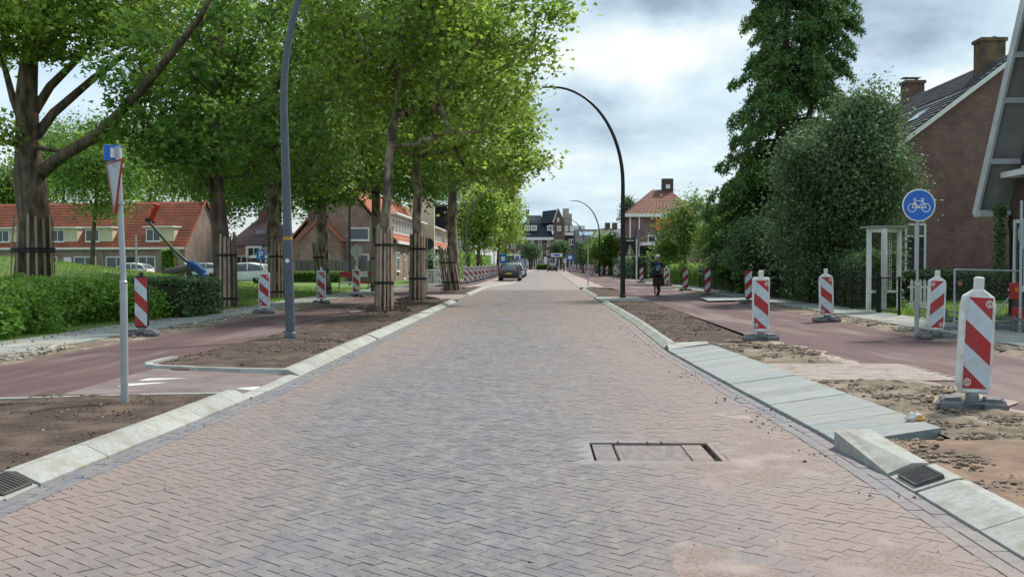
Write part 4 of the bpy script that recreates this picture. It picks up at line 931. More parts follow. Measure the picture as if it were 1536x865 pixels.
# far small signs
def plate_sign(px, py, Y, w, h, m, label, m2=None, zb=.05):
    p = A(px, py, Y); t = thing('sign_post', (p.x, p.y, zb), label, 'sign')
    b = MB(); b.tube([(0, .04, 0), (0, .04, p.z-zb+h/2)], .05, 6); b.build('pole', M_galv, t)
    b = MB(); b.box((0, 0, p.z-zb), (w, .04, h), ch=.005); b.build('sign_plate', m, t)
    if m2: b = MB(); b.box((0, -.024, p.z-zb), (w*.55, .008, h*.5)); b.build('symbol', m2, t)
    return t
plate_sign(754.5, 388, 120, .8, 1.05, M_blue, 'blue sign with white symbol beside the leafy trees far left', M_signw)
plate_sign(776, 386.5, 150, .9, .9, M_signw, 'square white sign above the parked cars in the distance', M_blue)
plate_sign(855, 386, 170, 1.1, 1.0, M_blue, 'square blue sign at the right of the far shopfronts', M_signw)
plate_sign(835, 382.5, 200, 2.2, .7, M_signw, 'wide white board above the far street corner', M_blue)
t = thing('sign_post', G(882, 428, .06), 'thin pale unfinished sign pole standing in the soil right of the road', 'pole')
b = MB(); b.tube([(0, 0, 0), (0, 0, 2.65)], .038, 8); b.build('pole', M_galv, t)
# advertising sign
p = A(945, 370, 80); t = thing('advert_sign', (p.x, p.y, .06), 'black advertising panel with a rainbow triangle on two white posts', 'sign')
zc = p.z-.06; w_, h_ = 16/F*80, 26/F*80
for sx in (-1, 1): b = MB(); b.box((sx*w_*.62, .05, zc*.5+.3), (.10, .10, zc+.6)); b.build('post', M_frame, t)
b = MB(); b.box((0, 0, zc), (w_, .10, h_), ch=.01); b.build('panel', M_blk, t)
m_r = [mat('rainbow_'+n, c, None, 4, .5) for n, c in (('red', (.6, .04, .02)), ('yellow', (.75, .55, .02)), ('green', (.04, .35, .08)), ('blue', (.02, .12, .5)))]
tw, th = w_*.80, h_*.62; zb = zc-h_*.46
for i, (a, c) in enumerate(((-.5, -.22), (-.22, .02), (.02, .24), (.24, .5))):
    b = MB(); b.add([(a*tw, -.056, zb), (c*tw, -.056, zb), (c*.12*tw, -.056, zb+th*.95), (a*.12*tw, -.056, zb+th*.95)], [(0, 1, 2, 3)]); b.build('rainbow_band', m_r[(3, 1, 0, 2)[i]], t)
b = MB()
for i in range(6): b.box((-.3*w_+i*.12*w_, -.056, zc+h_*.36), (.08*w_, .01, .07*h_))
b.build('letters', M_signw, t)
# ================================================================ VEHICLES
def car(loc, rz, label, paint, L_=4.2, Wd=1.78, Ht=1.46, kind='hatch', group='cars on the street', lights=(.35, .01, .01), plate=True):
    t = thing('parked_car', loc, label, 'car', group, rz=rz)   # nose to +y, rear to -y
    # lower body and glasshouse as lofts of cross-sections along y
    if kind == 'van':
        belt = [(-.5, .42, .95, .90), (-.485, .30, 1.05, .95), (-.40, .24, 1.08, 1), (0, .22, 1.06, 1), (.30, .22, 1.03, 1), (.42, .26, .92, .96), (.48, .34, .78, .88), (.5, .42, .68, .78)]
        roof = [(-.485, 1.03, .90, .9), (-.45, 1.75, .80, .86), (-.2, 1.84, .80, .88), (.12, 1.80, .78, .88), (.36, 1.10, .86, .9)]
    else:
        belt = [(-.5, .42, .72, .86), (-.485, .28, .90, .93), (-.40, .22, .96, 1), (-.1, .20, .93, 1), (.18, .20, .90, 1), (.38, .22, .80, .97), (.47, .30, .66, .88), (.5, .40, .58, .76)]
        roof = [(-.475, .90, .84, .88), (-.36, 1.30, .70, .78), (-.12, 1.46, .66, .78), (.08, 1.42, .66, .78), (.27, .88, .82, .88)]
    sc_ = Ht/(1.84 if kind == 'van' else 1.46)
    def sect(y, zb, zt, wf):
        w = Wd/2*wf; zm = zb+(zt-zb)*.55
        return [(-w*.86, y, zb), (-w*.98, y, zb+.10), (-w, y, zm), (-w*.95, y, zt-.05), (-w*.86, y, zt), (0, y, zt+.015), (w*.86, y, zt), (w*.95, y, zt-.05), (w, y, zm), (w*.98, y, zb+.10), (w*.86, y, zb)]
    def loft(secs):
        b = MB(); k = len(secs[0]); vs = [p for s in secs for p in s]; fs = []
        for i in range(len(secs)-1):
            for j in range(k): fs.append((i*k+j, (i+1)*k+j, (i+1)*k+(j+1) % k, i*k+(j+1) % k))
        fs += [tuple(range(k)), tuple(range(len(secs)*k-1, (len(secs)-1)*k-1, -1))]
        fs = [f[::-1] for f in fs]; b.add(vs, fs); return b
    loft([sect(a*L_, b_*sc_, c*sc_, w) for a, b_, c, w in belt]).build('body', paint, t, smooth=True)
    def rsect(y, zt, zb, w0, w1):
        a, c = Wd/2*w0, Wd/2*w1
        return [(-a, y, zb), (-(a+c)/2-.02, y, (zb+zt)/2), (-c, y, zt-.04), (-c*.85, y, zt), (0, y, zt+.02), (c*.85, y, zt), (c, y, zt-.04), ((a+c)/2+.02, y, (zb+zt)/2), (a, y, zb)]
    zbelt = .88 if kind != 'van' else 1.0
    gl = [rsect(a*L_, z*sc_, zbelt*sc_-.02, .95, w1) for a, z, w1, w0 in roof]
    loft(gl).build('windows', M_glass, t, smooth=True)
    # roof skin, pillars
    b = MB(); rs = [(a*L_, z*sc_, Wd/2*w1) for a, z, w1, w0 in roof[1:4]]
    for (y0, z0_, w0_), (y1, z1_, w1_) in zip(rs, rs[1:]):
        b.add([(-w0_, y0, z0_-.02), (w0_, y0, z0_-.02), (w1_, y1, z1_-.02), (-w1_, y1, z1_-.02), (-w0_*.86, y0, z0_+.03), (w0_*.86, y0, z0_+.03), (w1_*.86, y1, z1_+.03), (-w1_*.86, y1, z1_+.03)], [(4, 5, 6, 7), (0, 1, 5, 4), (1, 2, 6, 5), (2, 3, 7, 6), (3, 0, 4, 7)])
    b.build('roof', paint, t, smooth=True)
    b = MB()
    for sx in (-1, 1):
        for (a, z, w1, w0), (a2, z2, w12, w02) in ((roof[0], roof[1]), (roof[4], roof[3])):
            b.tube([(sx*Wd/2*.93, a*L_, zbelt*sc_-.02), (sx*Wd/2*(w1*.5+.43), (a+a2)/2*L_, (z+z2)/2*sc_*1.0), (sx*Wd/2*w12, a2*L_, z2*sc_-.01)], [.06, .05, .045], 6)
        b.box((sx*Wd/2*.88, -.12*L_, (zbelt+roof[2][1])/2*sc_), (.05, .08, (roof[2][1]-zbelt)*sc_), rotm((0, 0, 0)))
    b.build('pillar', paint, t)
    for sx in (-1, 1):
        for yy in (-.30*L_, .31*L_):
            w = MB(); w.lathe([(.20, -.10), (.30, -.10), (.325, -.07), (.325, .07), (.30, .10), (.20, .10)], 20, rotm((sx*(Wd/2-.11), yy, .325), 0, R(90))); wo = w.build('wheel', M_blk, t, smooth=True)
            w = MB(); w.lathe([(.02, -.105), (.19, -.09), (.19, .09), (.02, .105)], 12, rotm((sx*(Wd/2-.11), yy, .325), 0, R(90))); w.build('rim', M_galv, wo)
        b = MB(); b.box((sx*(Wd/2+.07), .17*L_, (zbelt+.03)*sc_), (.18, .10, .13), ch=.03); b.build('wing_mirror', paint, t)
        b = MB(); b.box((sx*Wd*.385, -L_*.482, .80*sc_), (.26, .10, .15), ch=.03); b.build('tail_light', mat('tail_light', (.45, .02, .02), None, 5, .25), t)
        b = MB(); b.box((sx*Wd*.36, L_*.472, .62*sc_), (.34, .12, .12), ch=.03); b.build('headlight', mat('headlight', (.7, .72, .74), None, 5, .15), t)
    b = MB(); b.box((0, -L_*.497, .40*sc_), (Wd*.82, .10, .22), ch=.04); b.box((0, L_*.492, .38*sc_), (Wd*.78, .10, .20), ch=.04); b.build('bumper', M_blk, t)
    if plate:
        for sy in (-1, 1): b = MB(); b.box((0, sy*(L_*.497+.03)+(.0 if sy > 0 else -.03), (.62 if sy < 0 else .42)*sc_), (.46, .03, .10)); b.build('number_plate', mat('yellow_plate', (.75, .5, .03), None, 5, .4), t)
    return t
M_cdark = mat('dark_car_paint', (.035, .04, .048), None, 4, .18, spec=.7); M_csil = mat('silver_car_paint', (.55, .56, .57), None, 4, .22, metal=.4); M_cblue = mat('blue_van_paint', (.03, .065, .12), None, 4, .2, spec=.6); M_cwh = mat('white_car_paint', (.75, .76, .77), None, 4, .22)
p = G(765.5, 421, .06); car(p, R(-2), 'dark hatchback with yellow plate parked in the bay, nearest car', M_cdark)
p = G(773, 416.5, .06); car(p+Vector((0, 1.5, 0)), R(-2), 'silver car mostly hidden behind the dark hatchback', M_csil)
p = G(777.5, 414, .06); car(p, R(180), 'blue van facing the camera behind the dark hatchback', M_cblue, L_=4.9, Wd=1.9, Ht=1.95, kind='van')
p = G(828.5, 407, .02); car(p, R(0), 'small black car driving in the right lane far up the road', mat('black_car_paint', (.02, .022, .022), None, 4, .2, spec=.6), L_=4.0, Wd=1.85)
def pcar(px, py, Y, rz, *a, **k):
    p = A(px, py, Y); p.z = .07; return car(p, rz, *a, **k)
pcar(196, 400, 98, R(80), 'white car behind the shrubbery in front of the orange-roofed houses', M_cwh, group='cars parked on the left by the houses')
pcar(369, 405, 72, R(78), 'pale car with bluish windows left of the wrapped tree by the parking sign', M_cwh, group='cars parked on the left by the houses')
pcar(307, 405, 108, R(82), 'white car parked in front of the orange-roofed gable end', M_cwh, group='cars parked on the left by the houses')
p = A(939, 405, 112); p.z = .06; car(p, R(12), 'pale car parked behind the advertising sign posts', M_csil, group='cars on the street')
# ================================================================ CYCLISTS
def skin_body(name, joints, edges, m, parent, lvl=2):
    me = bpy.data.meshes.new(name); me.from_pydata([j[0] for j in joints], edges, []); me.materials.append(m)
    o = obj(name, me, parent)
    o.modifiers.new('skin', 'SKIN'); me.skin_vertices or None
    sv_ = me.skin_vertices[0].data
    for i, j in enumerate(joints):
        r_ = j[1]; sv_[i].radius = r_ if isinstance(r_, tuple) else (r_, r_); sv_[i].use_root = (i == 0)
    s = o.modifiers.new('sub', 'SUBSURF'); s.levels = lvl; s.render_levels = lvl
    return o
M_skin = mat('skin', (.42, .26, .19), None, 9, .55); M_jer = mat('dark_jersey', (.020, .026, .045), None, 8, .7); M_print = mat('jersey_print', (.20, .28, .38), (.03, .04, .07), 9, .7); M_sho = mat('black_shorts', (.012, .012, .014), None, 8, .8); M_helm = mat('pale_helmet', (.55, .52, .46), None, 8, .4); M_bag = mat('dark_pannier', (.030, .034, .024), None, 8, .8); M_tyre = mat('tyre', (.015, .015, .016), None, 8, .8)
def cyclist(loc, rz, lab_p, lab_b, jersey, helmet, bags=True, prnt=True, g=None):
    bk = thing('bicycle', loc, lab_b, 'bicycle', g, rz=rz)       # rides towards +y
    for nm, yy, st in (('rear_wheel', -.52, 0), ('front_wheel', .54, R(9))):
        b = MB(); n = 28; m = rotm((0, yy, .35), 0, 0, st)
        b.tube([(0, .335*math.cos(2*math.pi*i/n), .335*math.sin(2*math.pi*i/n)) for i in range(n+1)], .028, 6, m, cap=False)
        for i in range(10): a = math.pi*2*i/10; b.tube([(0, 0, 0), (0, .33*math.cos(a), .33*math.sin(a))], .003, 3, m)
        b.tube([(-.05, 0, 0), (.05, 0, 0)], .02, 6, m); b.build(nm, M_tyre, bk)
    b = MB(); BB, HT, ST = (0, 0, .30), (0, .42, .88), (0, -.17, .92)
    for a, c, r_ in ((BB, HT, .017), (BB, ST, .016), (HT, (0, -.15, .84), .016), ((.05, -.52, .35), BB, .010), ((-.05, -.52, .35), BB, .010), ((.05, -.52, .35), (0, -.15, .82), .009), ((-.05, -.52, .35), (0, -.15, .82), .009), (HT, (.05, .54, .35), .012), (HT, (-.05, .54, .35), .012), (HT, (0, .40, 1.02), .015)): b.tube([a, c], r_, 6)
    b.build('bike_frame', M_blk, bk)
    b = MB(); b.tube([(-.29, .28, 1.04), (-.22, .38, 1.06), (0, .42, 1.05), (.22, .38, 1.06), (.29, .28, 1.04)], .013, 6); b.build('handlebar', M_blk, bk)
    b = MB(); b.box((0, -.20, .955), (.16, .25, .06), ch=.02); b.build('saddle', M_blk, bk)
    b = MB(); b.box((0, -.55, .74), (.13, .34, .015)); b.box((0, -.73, .74), (.02, .03, .04)); b.build('luggage_rack', M_blk, bk)
    b = MB(); b.box((0, -.80, .62), (.04, .02, .10), ch=.005); b.build('rear_light', mat('rear_reflector', (.5, .05, .04), None, 5, .3), bk)
    if bags:
        for sx in (-1, 1):
            b = MB(); b.box((sx*.20, -.52, .60), (.17, .34, .36), rotm((0, 0, 0), 0, R(sx*-4)), ch=.05, tap=1); b.box((sx*.20, -.52, .79), (.19, .36, .06), ch=.02); b.build('pannier', M_bag, bk)
    pr = thing('person', loc, lab_p, 'person', g, rz=rz)
    J = [((0, -.18, 1.02), (.155, .12)), ((0, -.14, 1.18), (.135, .10)), ((0, -.06, 1.36), (.165, .11)), ((0, .0, 1.48), (.15, .09)), ((0, .03, 1.56), .058),
         ((.17, .0, 1.46), .062), ((.27, .10, 1.25), .048), ((-.17, .0, 1.46), .062), ((-.27, .10, 1.25), .048)]
    skin_body('jersey', J, [(0, 1), (1, 2), (2, 3), (3, 4), (3, 5), (5, 6), (3, 7), (7, 8)], jersey, pr)
    for sx in (-1, 1):
        skin_body('forearm', [((sx*.27, .10, 1.26), .042), ((sx*.275, .20, 1.14), .034), ((sx*.28, .28, 1.075), .028), ((sx*.275, .33, 1.06), .034), ((sx*.262, .37, 1.035), .020)], [(0, 1), (1, 2), (2, 3), (3, 4)], M_skin, pr, 1)
        for f_ in range(4):
            b = MB(); b.tube([(sx*(.245+f_*.018), .32, 1.065), (sx*(.243+f_*.018), .345, 1.075-.002*f_), (sx*(.242+f_*.018), .352, 1.045)], [.010, .009, .007], 5); b.build('finger', M_skin, pr)
    k = [(.14, .12), (.10, .42)]
    L1 = [((0, -.18, .98), (.15, .12)), ((.10, -.10, .93), .105), ((.12, .12, .80), .085), ((.12, .23, .66), .062), ((-.10, -.10, .93), .105), ((-.12, .06, .74), .082), ((-.12, .13, .60), .060)]
    skin_body('shorts', L1, [(0, 1), (1, 2), (2, 3), (0, 4), (4, 5), (5, 6)], M_sho, pr)
    skin_body('lower_leg', [((.12, .24, .66), .055), ((.12, .19, .50), .058), ((.12, .10, .33), .035), ((.12, .08, .26), .036)], [(0, 1), (1, 2), (2, 3)], M_skin, pr, 1)
    skin_body('lower_leg', [((-.12, .14, .60), .055), ((-.12, .05, .42), .058), ((-.12, -.06, .26), .035), ((-.12, -.07, .20), .036)], [(0, 1), (1, 2), (2, 3)], M_skin, pr, 1)
    for sx, yy, zz_ in ((1, .08, .22), (-1, -.07, .155)):
        skin_body('shoe', [((sx*.12, yy-.05, zz_+.02), .040), ((sx*.12, yy+.06, zz_-.01), .042), ((sx*.125, yy+.15, zz_-.015), .034)], [(0, 1), (1, 2)], M_blk, pr, 1)
    skin_body('head', [((0, .05, 1.56), .055), ((0, .07, 1.64), (.075, .085)), ((0, .08, 1.72), (.078, .095)), ((0, .08, 1.77), (.06, .07))], [(0, 1), (1, 2), (2, 3)], M_skin, pr)
    b = MB(); b.lathe([(.105, -.02), (.112, .02), (.10, .07), (.07, .105), (.02, .12)], 16, rotm((0, .075, 1.73), R(-6))); b.v = [Vector((v.x, (v.y-.075)*1.22+.075, v.z)) for v in b.v]; b.build('helmet', helmet, pr, smooth=True)
    b = MB()
    for sx in (-1, 1): b.box((sx*.085, .075, 1.665), (.02, .035, .05), ch=.006)
    b.box((0, .165, 1.66), (.022, .03, .035), ch=.006); b.build('ears_and_nose', M_skin, pr)
    if prnt:
        b = MB(); b.add([(-.10, -.262, 1.13), (.02, -.268, 1.10), (.11, -.24, 1.22), (.12, -.195, 1.36), (.03, -.19, 1.40), (-.08, -.225, 1.28)], [(0, 1, 2, 3, 4, 5)]); b.build('jersey_print', M_print, pr)
    return bk, pr
p = G(986, 443, .055)
cyclist(p, R(-1), 'cyclist in dark jersey and pale helmet seen from behind on the cycle path', 'bicycle with dark panniers ridden away on the right cycle path', M_jer, M_helm)
p = A(846, 409, 178); p.z = .05
cyclist(p, 0, 'distant cyclist in dark red beside the far end of the right row of boards', 'bicycle of the distant cyclist in dark red', mat('dark_red_jacket', (.16, .02, .03), None, 6, .8), M_blk, bags=False, prnt=False)
# ================================================================ BUILDINGS
W_E = wall_mat('dark_red_brick', (.23, .10, .08), (.14, .066, .058), (.21, .17, .15), ms=.010)
W_F = wall_mat('dark_brown_brick', (.11, .058, .052), (.075, .046, .044), (.09, .075, .07))
W_A = wall_mat('pinkish_brick', (.30, .20, .16), (.24, .165, .135), (.30, .26, .22))
W_C = wall_mat('warm_brick', (.34, .185, .145), (.26, .15, .125), (.33, .26, .22))
W_Y = wall_mat('yellow_brick', (.46, .33, .20), (.40, .28, .17), (.42, .36, .28))
W_G = wall_mat('far_brick', (.17, .085, .07), (.12, .065, .058), (.16, .12, .10))
T_or = mat('orange_tiles', (.42, .13, .07), (.30, .09, .05), 1.2, .75, island=.2, col3=(.27, .10, .06), scale3=.7)
T_dk = mat('slate_tiles', (.15, .155, .17), (.095, .10, .112), 1.5, .7, island=.25, col3=(.19, .19, .18), scale3=1.2)
T_br = mat('brown_tiles', (.20, .085, .06), (.15, .07, .055), 1.0, .75, island=.2)
T_pu = mat('purple_tiles', (.13, .085, .085), (.10, .07, .072), 1.0, .75, island=.2)
M_cream = mat('cream_panel', (.62, .56, .40), (.55, .49, .35), 1.5, .7)
M_dkp = mat('dark_cladding', (.045, .05, .055), (.035, .038, .042), 3, .7, island=.15)
M_gcon = mat('grey_fascia', (.27, .28, .28), (.20, .205, .205), 2.2, .75, stretch=(1, 1, .5), col3=(.33, .33, .31), scale3=1.0)
M_lfas = mat('light_fascia', (.56, .58, .60), (.46, .48, .50), 2.0, .6)
M_chim = mat('weathered_chimney', (.22, .16, .07), (.13, .095, .06), 3, .95, .01, 20, col3=(.09, .07, .055), scale3=2)
M_mastic = mat('pale_glazing', (.30, .36, .42), (.18, .23, .28), 1, .15, spec=.7)
def window(par, c, rz, w, h, nx=1, tr=None, fw=.07, fm=None, gm_=None, sill=True, name='window', d=.09):
    """c: centre on the wall face; local -y points out of the wall"""
    m = rotm(c, 0, 0, rz); b = MB(); fm = fm or M_white
    for sx in (-1, 1): b.box((sx*(w/2-fw/2), -d/2+.03, 0), (fw, d, h), m)
    for sz in (-1, 1): b.box((0, -d/2+.032, sz*(h/2-fw/2)), (w-.002, d, fw), m)
    for i in range(1, nx): b.box((-w/2+w*i/nx, -d/2+.036, 0), (fw*.8, d*.9, h-fw*.5), m)
    if tr is not None: b.box((0, -d/2+.038, h/2-h*tr), (w-fw, d*.85, fw*.8), m)
    f = b.build(name, fm, par)
    g = MB(); g.box((0, -.012, 0), (w-fw*1.2, .02, h-fw*1.2), m); g.build('pane', gm_ or M_glass, f)
    if sill: s = MB(); s.box((0, -.08, -h/2-.03), (w+.12, .16, .06), m); s.build('sill', fm, f)
    return f
def pantiles(name, a0, a1, b0, b1, m, parent, size=.30, row=.34, amp=.03, step=.035):
    a0, a1, b0, b1 = map(lambda v: np.array(v, float), (a0, a1, b0, b1))
    nx = max(2, int(np.linalg.norm(a1-a0)/size)); ny = max(2, int(np.linalg.norm(b0-a0)/row))
    nrm = np.cross(a1-a0, b0-a0); nrm /= np.linalg.norm(nrm)
    if nrm[2] < 0: nrm = -nrm
    us = np.linspace(0, 1, nx*4+1); vs = np.sort(np.concatenate([np.arange(ny)/ny, (np.arange(ny)+.985)/ny]))
    U, V_ = np.meshgrid(us, vs, indexing='ij')
    Pp = (a0[None, None]*(1-U)[..., None]+a1[None, None]*U[..., None])*(1-V_)[..., None]+(b0[None, None]*(1-U)[..., None]+b1[None, None]*U[..., None])*V_[..., None]
    ph = (V_*ny) % 1
    hh = amp*np.abs(np.sin(U*nx*math.pi))+step*(1-ph)+.008*(fbm(U*nx*.6, V_*ny*.6, 3, 2)-.5)
    Pp = Pp+nrm*hh[..., None]
    n0, n1 = U.shape; i = np.arange(n0*n1).reshape(n0, n1)[:-1, :-1].ravel(); Fq = np.stack([i, i+n1, i+n1+1, i+1], -1)
    return obj(name, np_mesh(name, Pp.reshape(-1, 3), Fq, m), parent, kind='stuff')
def slab(par, name, q, th, m):
    """closed slab under the quad q (given counter-clockwise from above)"""
    q = [Vector(p) for p in q]; b = MB(); b.add(q+[p-Vector((0, 0, th)) for p in q], [(0, 1, 2, 3), (7, 6, 5, 4)]+[(i, i+4, (i+1) % 4+4, (i+1) % 4) for i in range(4)]); return b.build(name, m, par)
def bar3(par, name, a, c, w, h, m):
    a, c = Vector(a), Vector(c); D = c-a; L_ = D.length; q = D.to_track_quat('X', 'Z').to_matrix().to_4x4(); b = MB(); b.box((L_/2, 0, 0), (L_, w, h), Matrix.Translation(a) @ q); return b.build(name, m, par)
# ---- right: brick house with slate roof, gable towards the camera
t = thing('brick_house', (0, 0, 0), 'dark red brick house with slate roof, white verge and two chimneys on the right', 'house')
YE = 43; xe, ze = 14.3, 6.0; xr, zr = 19.35, 9.85; xe2 = 2*xr-xe
b = MB(); b.prism([(xe, -.1), (xe2, -.1), (xe2, ze), (xr, zr-.12), (xe, ze)], (YE, 57)); b.build('wall', W_E, t)
o_ = .22
pantiles('roof_tiles', (xe-.35, YE-o_, ze-.22), (xe-.35, 57.2, ze-.22), (xr, YE-o_, zr+.05), (xr, 57.2, zr+.05), T_dk, t, .26, .30, .035, .07)
pantiles('roof_tiles', (xe2+.35, YE-o_, ze-.22), (xe2+.35, 57.2, ze-.22), (xr, YE-o_, zr+.05), (xr, 57.2, zr+.05), T_dk, t, .26, .30, .035, .07)
for sx, xx in ((1, xe-.35), (-1, xe2+.35)):
    bar3(t, 'verge_board', (xx, YE-o_-.02, ze-.33), (xr, YE-o_-.02, zr-.06), .04, .17, M_white)
    slab(t, 'roof_underside', [(xx, YE-o_, ze-.25), (xr, YE-o_, zr+.0), (xr, 57.2, zr+.0), (xx, 57.2, ze-.25)][::1 if sx > 0 else -1], .05, M_white)
b = MB(); b.box((xe-.42, 50, ze-.27), (.14, 14.4, .12)); b.build('gutter', M_white, t)
b = MB(); b.tube([(xr, YE-o_, zr+.10), (xr, 57.2, zr+.10)], .12, 8); b.build('ridge_tiles', T_dk, t)
for (px, Yc, w_, zt_, m_) in ((1484, 44.6, 1.0, 10.95, M_chim), (1369, 54.5, .95, 10.9, W_G)):
    X_ = A(px, 100, Yc).x; b = MB(); b.box((X_, Yc, zt_-.75), (w_, .8, 1.6), ch=.02); b.box((X_, Yc, zt_-.02), (w_+.14, .94, .16), ch=.03); c_h = b.build('chimney', m_, t)
    b = MB(); b.tube([(X_+.2, Yc, zt_), (X_+.2, Yc, zt_+.17)], .1, 8); b.build('chimney_pot', M_pale, c_h)
    if m_ is W_G:
        b = MB(); b.box((X_-.1, Yc, zt_+.22), (.9, .5, .04)); b.box((X_-.35, Yc, zt_+.12), (.04, .04, .2)); b.build('cowl', M_gcon, c_h)
sl = (zr-ze+.27)/(xr-xe+.35)
for yy, f0, f1 in ((45.8, .45, .56), (47.2, .30, .40)):
    x0, x1 = xe-.35+(xr-xe+.35)*f0, xe-.35+(xr-xe+.35)*f1; bar3(t, 'roof_light', (x0, yy, ze-.22+(x0-xe+.35)*sl+.10), (x1, yy, ze-.22+(x1-xe+.35)*sl+.10), 1.2, .04, M_mastic)
p0 = A(1357, 335, YE); p1 = A(1388, 408, YE)
window(t, ((p0.x+p1.x)/2, YE, (p0.z+p1.z)/2), 0, p1.x-p0.x, p0.z-p1.z, 2, .26, .085)
b = MB(); b.box((18.4, YE-.012, 1.02), (8.2, .03, .16)); b.build('plinth_band', M_gcon, t)
# a sash of curtain inside the window
# ---- far right: house whose steep gable faces the street; the far roof slope overhangs and shows its underside
t = thing('steep_gabled_house', (0, 0, 0), 'dark brick house with steep overhanging concrete roof edge and black boarding at the right edge', 'house')
XV, XW = 12.42, 13.22; ye_, ze2 = 29.35, 3.15; ya_, za_ = 25.45, 10.5; yn_ = 2*ya_-ye_
def yz(z, near=False): f = (z-ze2)/(za_-ze2); return (ye_+(ya_-ye_)*f) if not near else (yn_+(ya_-yn_)*f)
b = MB(); b.prism([(yn_+.1, -.1), (ye_-.12, -.1), (ye_-.12, ze2), (ya_, za_-.25), (yn_+.1, ze2)], (XW, 23), axis='x'); b.build('wall', W_F, t)
for nr_ in (0, 1):
    yy = ye_ if not nr_ else yn_; s_ = 1 if not nr_ else -1; th = .17
    q = [(XV, yy+s_*.12, ze2-.22), (23.2, yy+s_*.12, ze2-.22), (23.2, ya_, za_+.05), (XV, ya_, za_+.05)]
    b = MB(); b.add(q+[(x, y+s_*th, z+.02) for x, y, z in q], [(0, 1, 2, 3), (7, 6, 5, 4), (0, 3, 7, 4), (1, 5, 6, 2), (0, 4, 5, 1), (3, 2, 6, 7)] if not nr_ else [(3, 2, 1, 0), (4, 5, 6, 7), (4, 7, 3, 0), (2, 6, 5, 1), (1, 5, 4, 0), (7, 6, 2, 3)]); b.build('roof', M_gcon, t)
    bar3(t, 'barge_board', (XV-.03, yy+s_*.20, ze2-.30), (XV-.03, ya_+s_*.02, za_+.10), .07, .30, M_lfas)
for py in (17, 82, 149, 239):
    z = 1.5+(395-py)/F*27.5
    for it in range(6): z = 1.5+(395-py)/F*(yz(z))
    b = MB(); b.box(((XV+XW)/2, yz(z)-.02, z-.10), (XW-XV, .09, .14)); b.build('bracket', M_lfas, t)
b = MB(); b.box(((XV+XW)/2+.0, ye_+.05, ze2-.25), (XW-XV+.10, .42, .17), ch=.01); b.build('eave_box', M_lfas, t)
hb = .46; z = 5.5
while z < za_-.8:
    y1 = yz(z)-.10; y0 = yz(z, True)+.1; y1b = yz(z+hb)-.10; b = MB()
    b.add([(XW-.075, y0, z), (XW-.075, y1, z), (XW-.03, y1b, z+hb), (XW-.03, y0+.2, z+hb), (XW+.01, y0, z), (XW+.01, y1, z), (XW+.01, y1b, z+hb), (XW+.01, y0+.2, z+hb)], [(3, 2, 1, 0), (0, 1, 5, 4), (1, 2, 6, 5), (2, 3, 7, 6), (3, 0, 4, 7)]); b.build('cladding_board', M_dkp, t); z += hb
window(t, (XW, 27.2, 4.75), R(-90), 2.0, 1.25, 2, None, .09)
b = MB(); b.box((XW-.22, 27.3, 3.92), (.5, 3.0, .16), ch=.02); b.build('canopy', M_white, t)
window(t, (XW, 28.25, 1.75), R(-90), 1.3, 1.9, 2, None, .10)
window(t, (XW, 25.4, 1.75), R(-90), 1.8, 1.9, 2, None, .10)
b = MB(); b.tube([(XW-.06, 29.1, 2.85), (XW-.08, 29.12, 2.6), (XW-.06, 29.05, 2.3), (XW-.06, 29.05, .05)], .04, 6); b.build('drainpipe', M_blk, t)
# ---- left: terrace with orange tiles and cream dormers
t = thing('terraced_houses', (-37.7, 110, 0), 'low brick terrace with orange tiled roof and cream dormers on the far left', 'house', rz=math.atan2(.208, -.978)+math.pi)
# local frame: -x along the row (to the left), +y to the back
Lr, De, e_, rg_ = 62, 8.4, 3.25, 8.3
b = MB(); b.prism([(-0., 0), (0, e_), (De/2, rg_-.1), (De, e_), (De, 0)][::1], (-Lr, 0), axis='x'); b.v = [Vector((v.x, v.y, v.z)) for v in b.v]
b = MB(); b.prism([(0, 0), (De, 0), (De, e_), (De/2, rg_-.1), (0, e_)], (-Lr, 0), axis='x'); b.build('wall', W_A, t)
pantiles('roof_tiles', (.15, -.25, e_-.1), (-Lr, -.25, e_-.1), (.15, De/2, rg_+.1), (-Lr, De/2, rg_+.1), T_or, t, .34, .42, .04, .06)
pantiles('roof_tiles', (.15, De+.25, e_-.1), (-Lr, De+.25, e_-.1), (.15, De/2, rg_+.1), (-Lr, De/2, rg_+.1), T_or, t, .6, .6, .04, .06)
b = MB(); b.box((-Lr/2+.1, -.30, e_-.12), (Lr, .16, .22)); b.build('gutter', M_white, t)
for yy in (-.2, De+.2): bar3(t, 'verge', (.17, yy, e_-.05), (.17, De/2, rg_+.18), .12, .14, T_or)
sl = (rg_-e_)/(De/2)
for i, s in enumerate((3.2, 10.7, 15.1, 22.2, 28, 34)):
    z0, z1 = e_+.45, e_+2.15; yb_ = (z1-e_)/sl
    b = MB(); b.prism([(.30, z0), (yb_+.1, z1), (.30, z1)], (-s-1.7, -s+1.7), axis='x'); dm_ = b.build('dormer', M_cream, t)
    b = MB(); b.box((-s, yb_/2+.1, z1+.06), (3.7, yb_+.5, .14)); b.build('dormer_roof', M_white, dm_)
    window(t, (-s-.75, .28, (z0+z1)/2), 0, 1.75, 1.35, 2, None, .10)
for i, (s, w_, h_, zc_) in enumerate(((1.7, 1.2, 1.2, 1.5), (4.6, 2.1, 1.55, 1.5), (8.3, 2.6, 1.5, 1.5), (12.2, 2.8, 1.5, 1.5), (16.2, 1.0, 1.5, 1.5), (20, 2.4, 1.5, 1.5), (25, 2.4, 1.5, 1.5))):
    if i == 0: continue
    window(t, (-s, 0, zc_), 0, w_, h_, 2 if w_ > 1.5 else 1, None, .10)
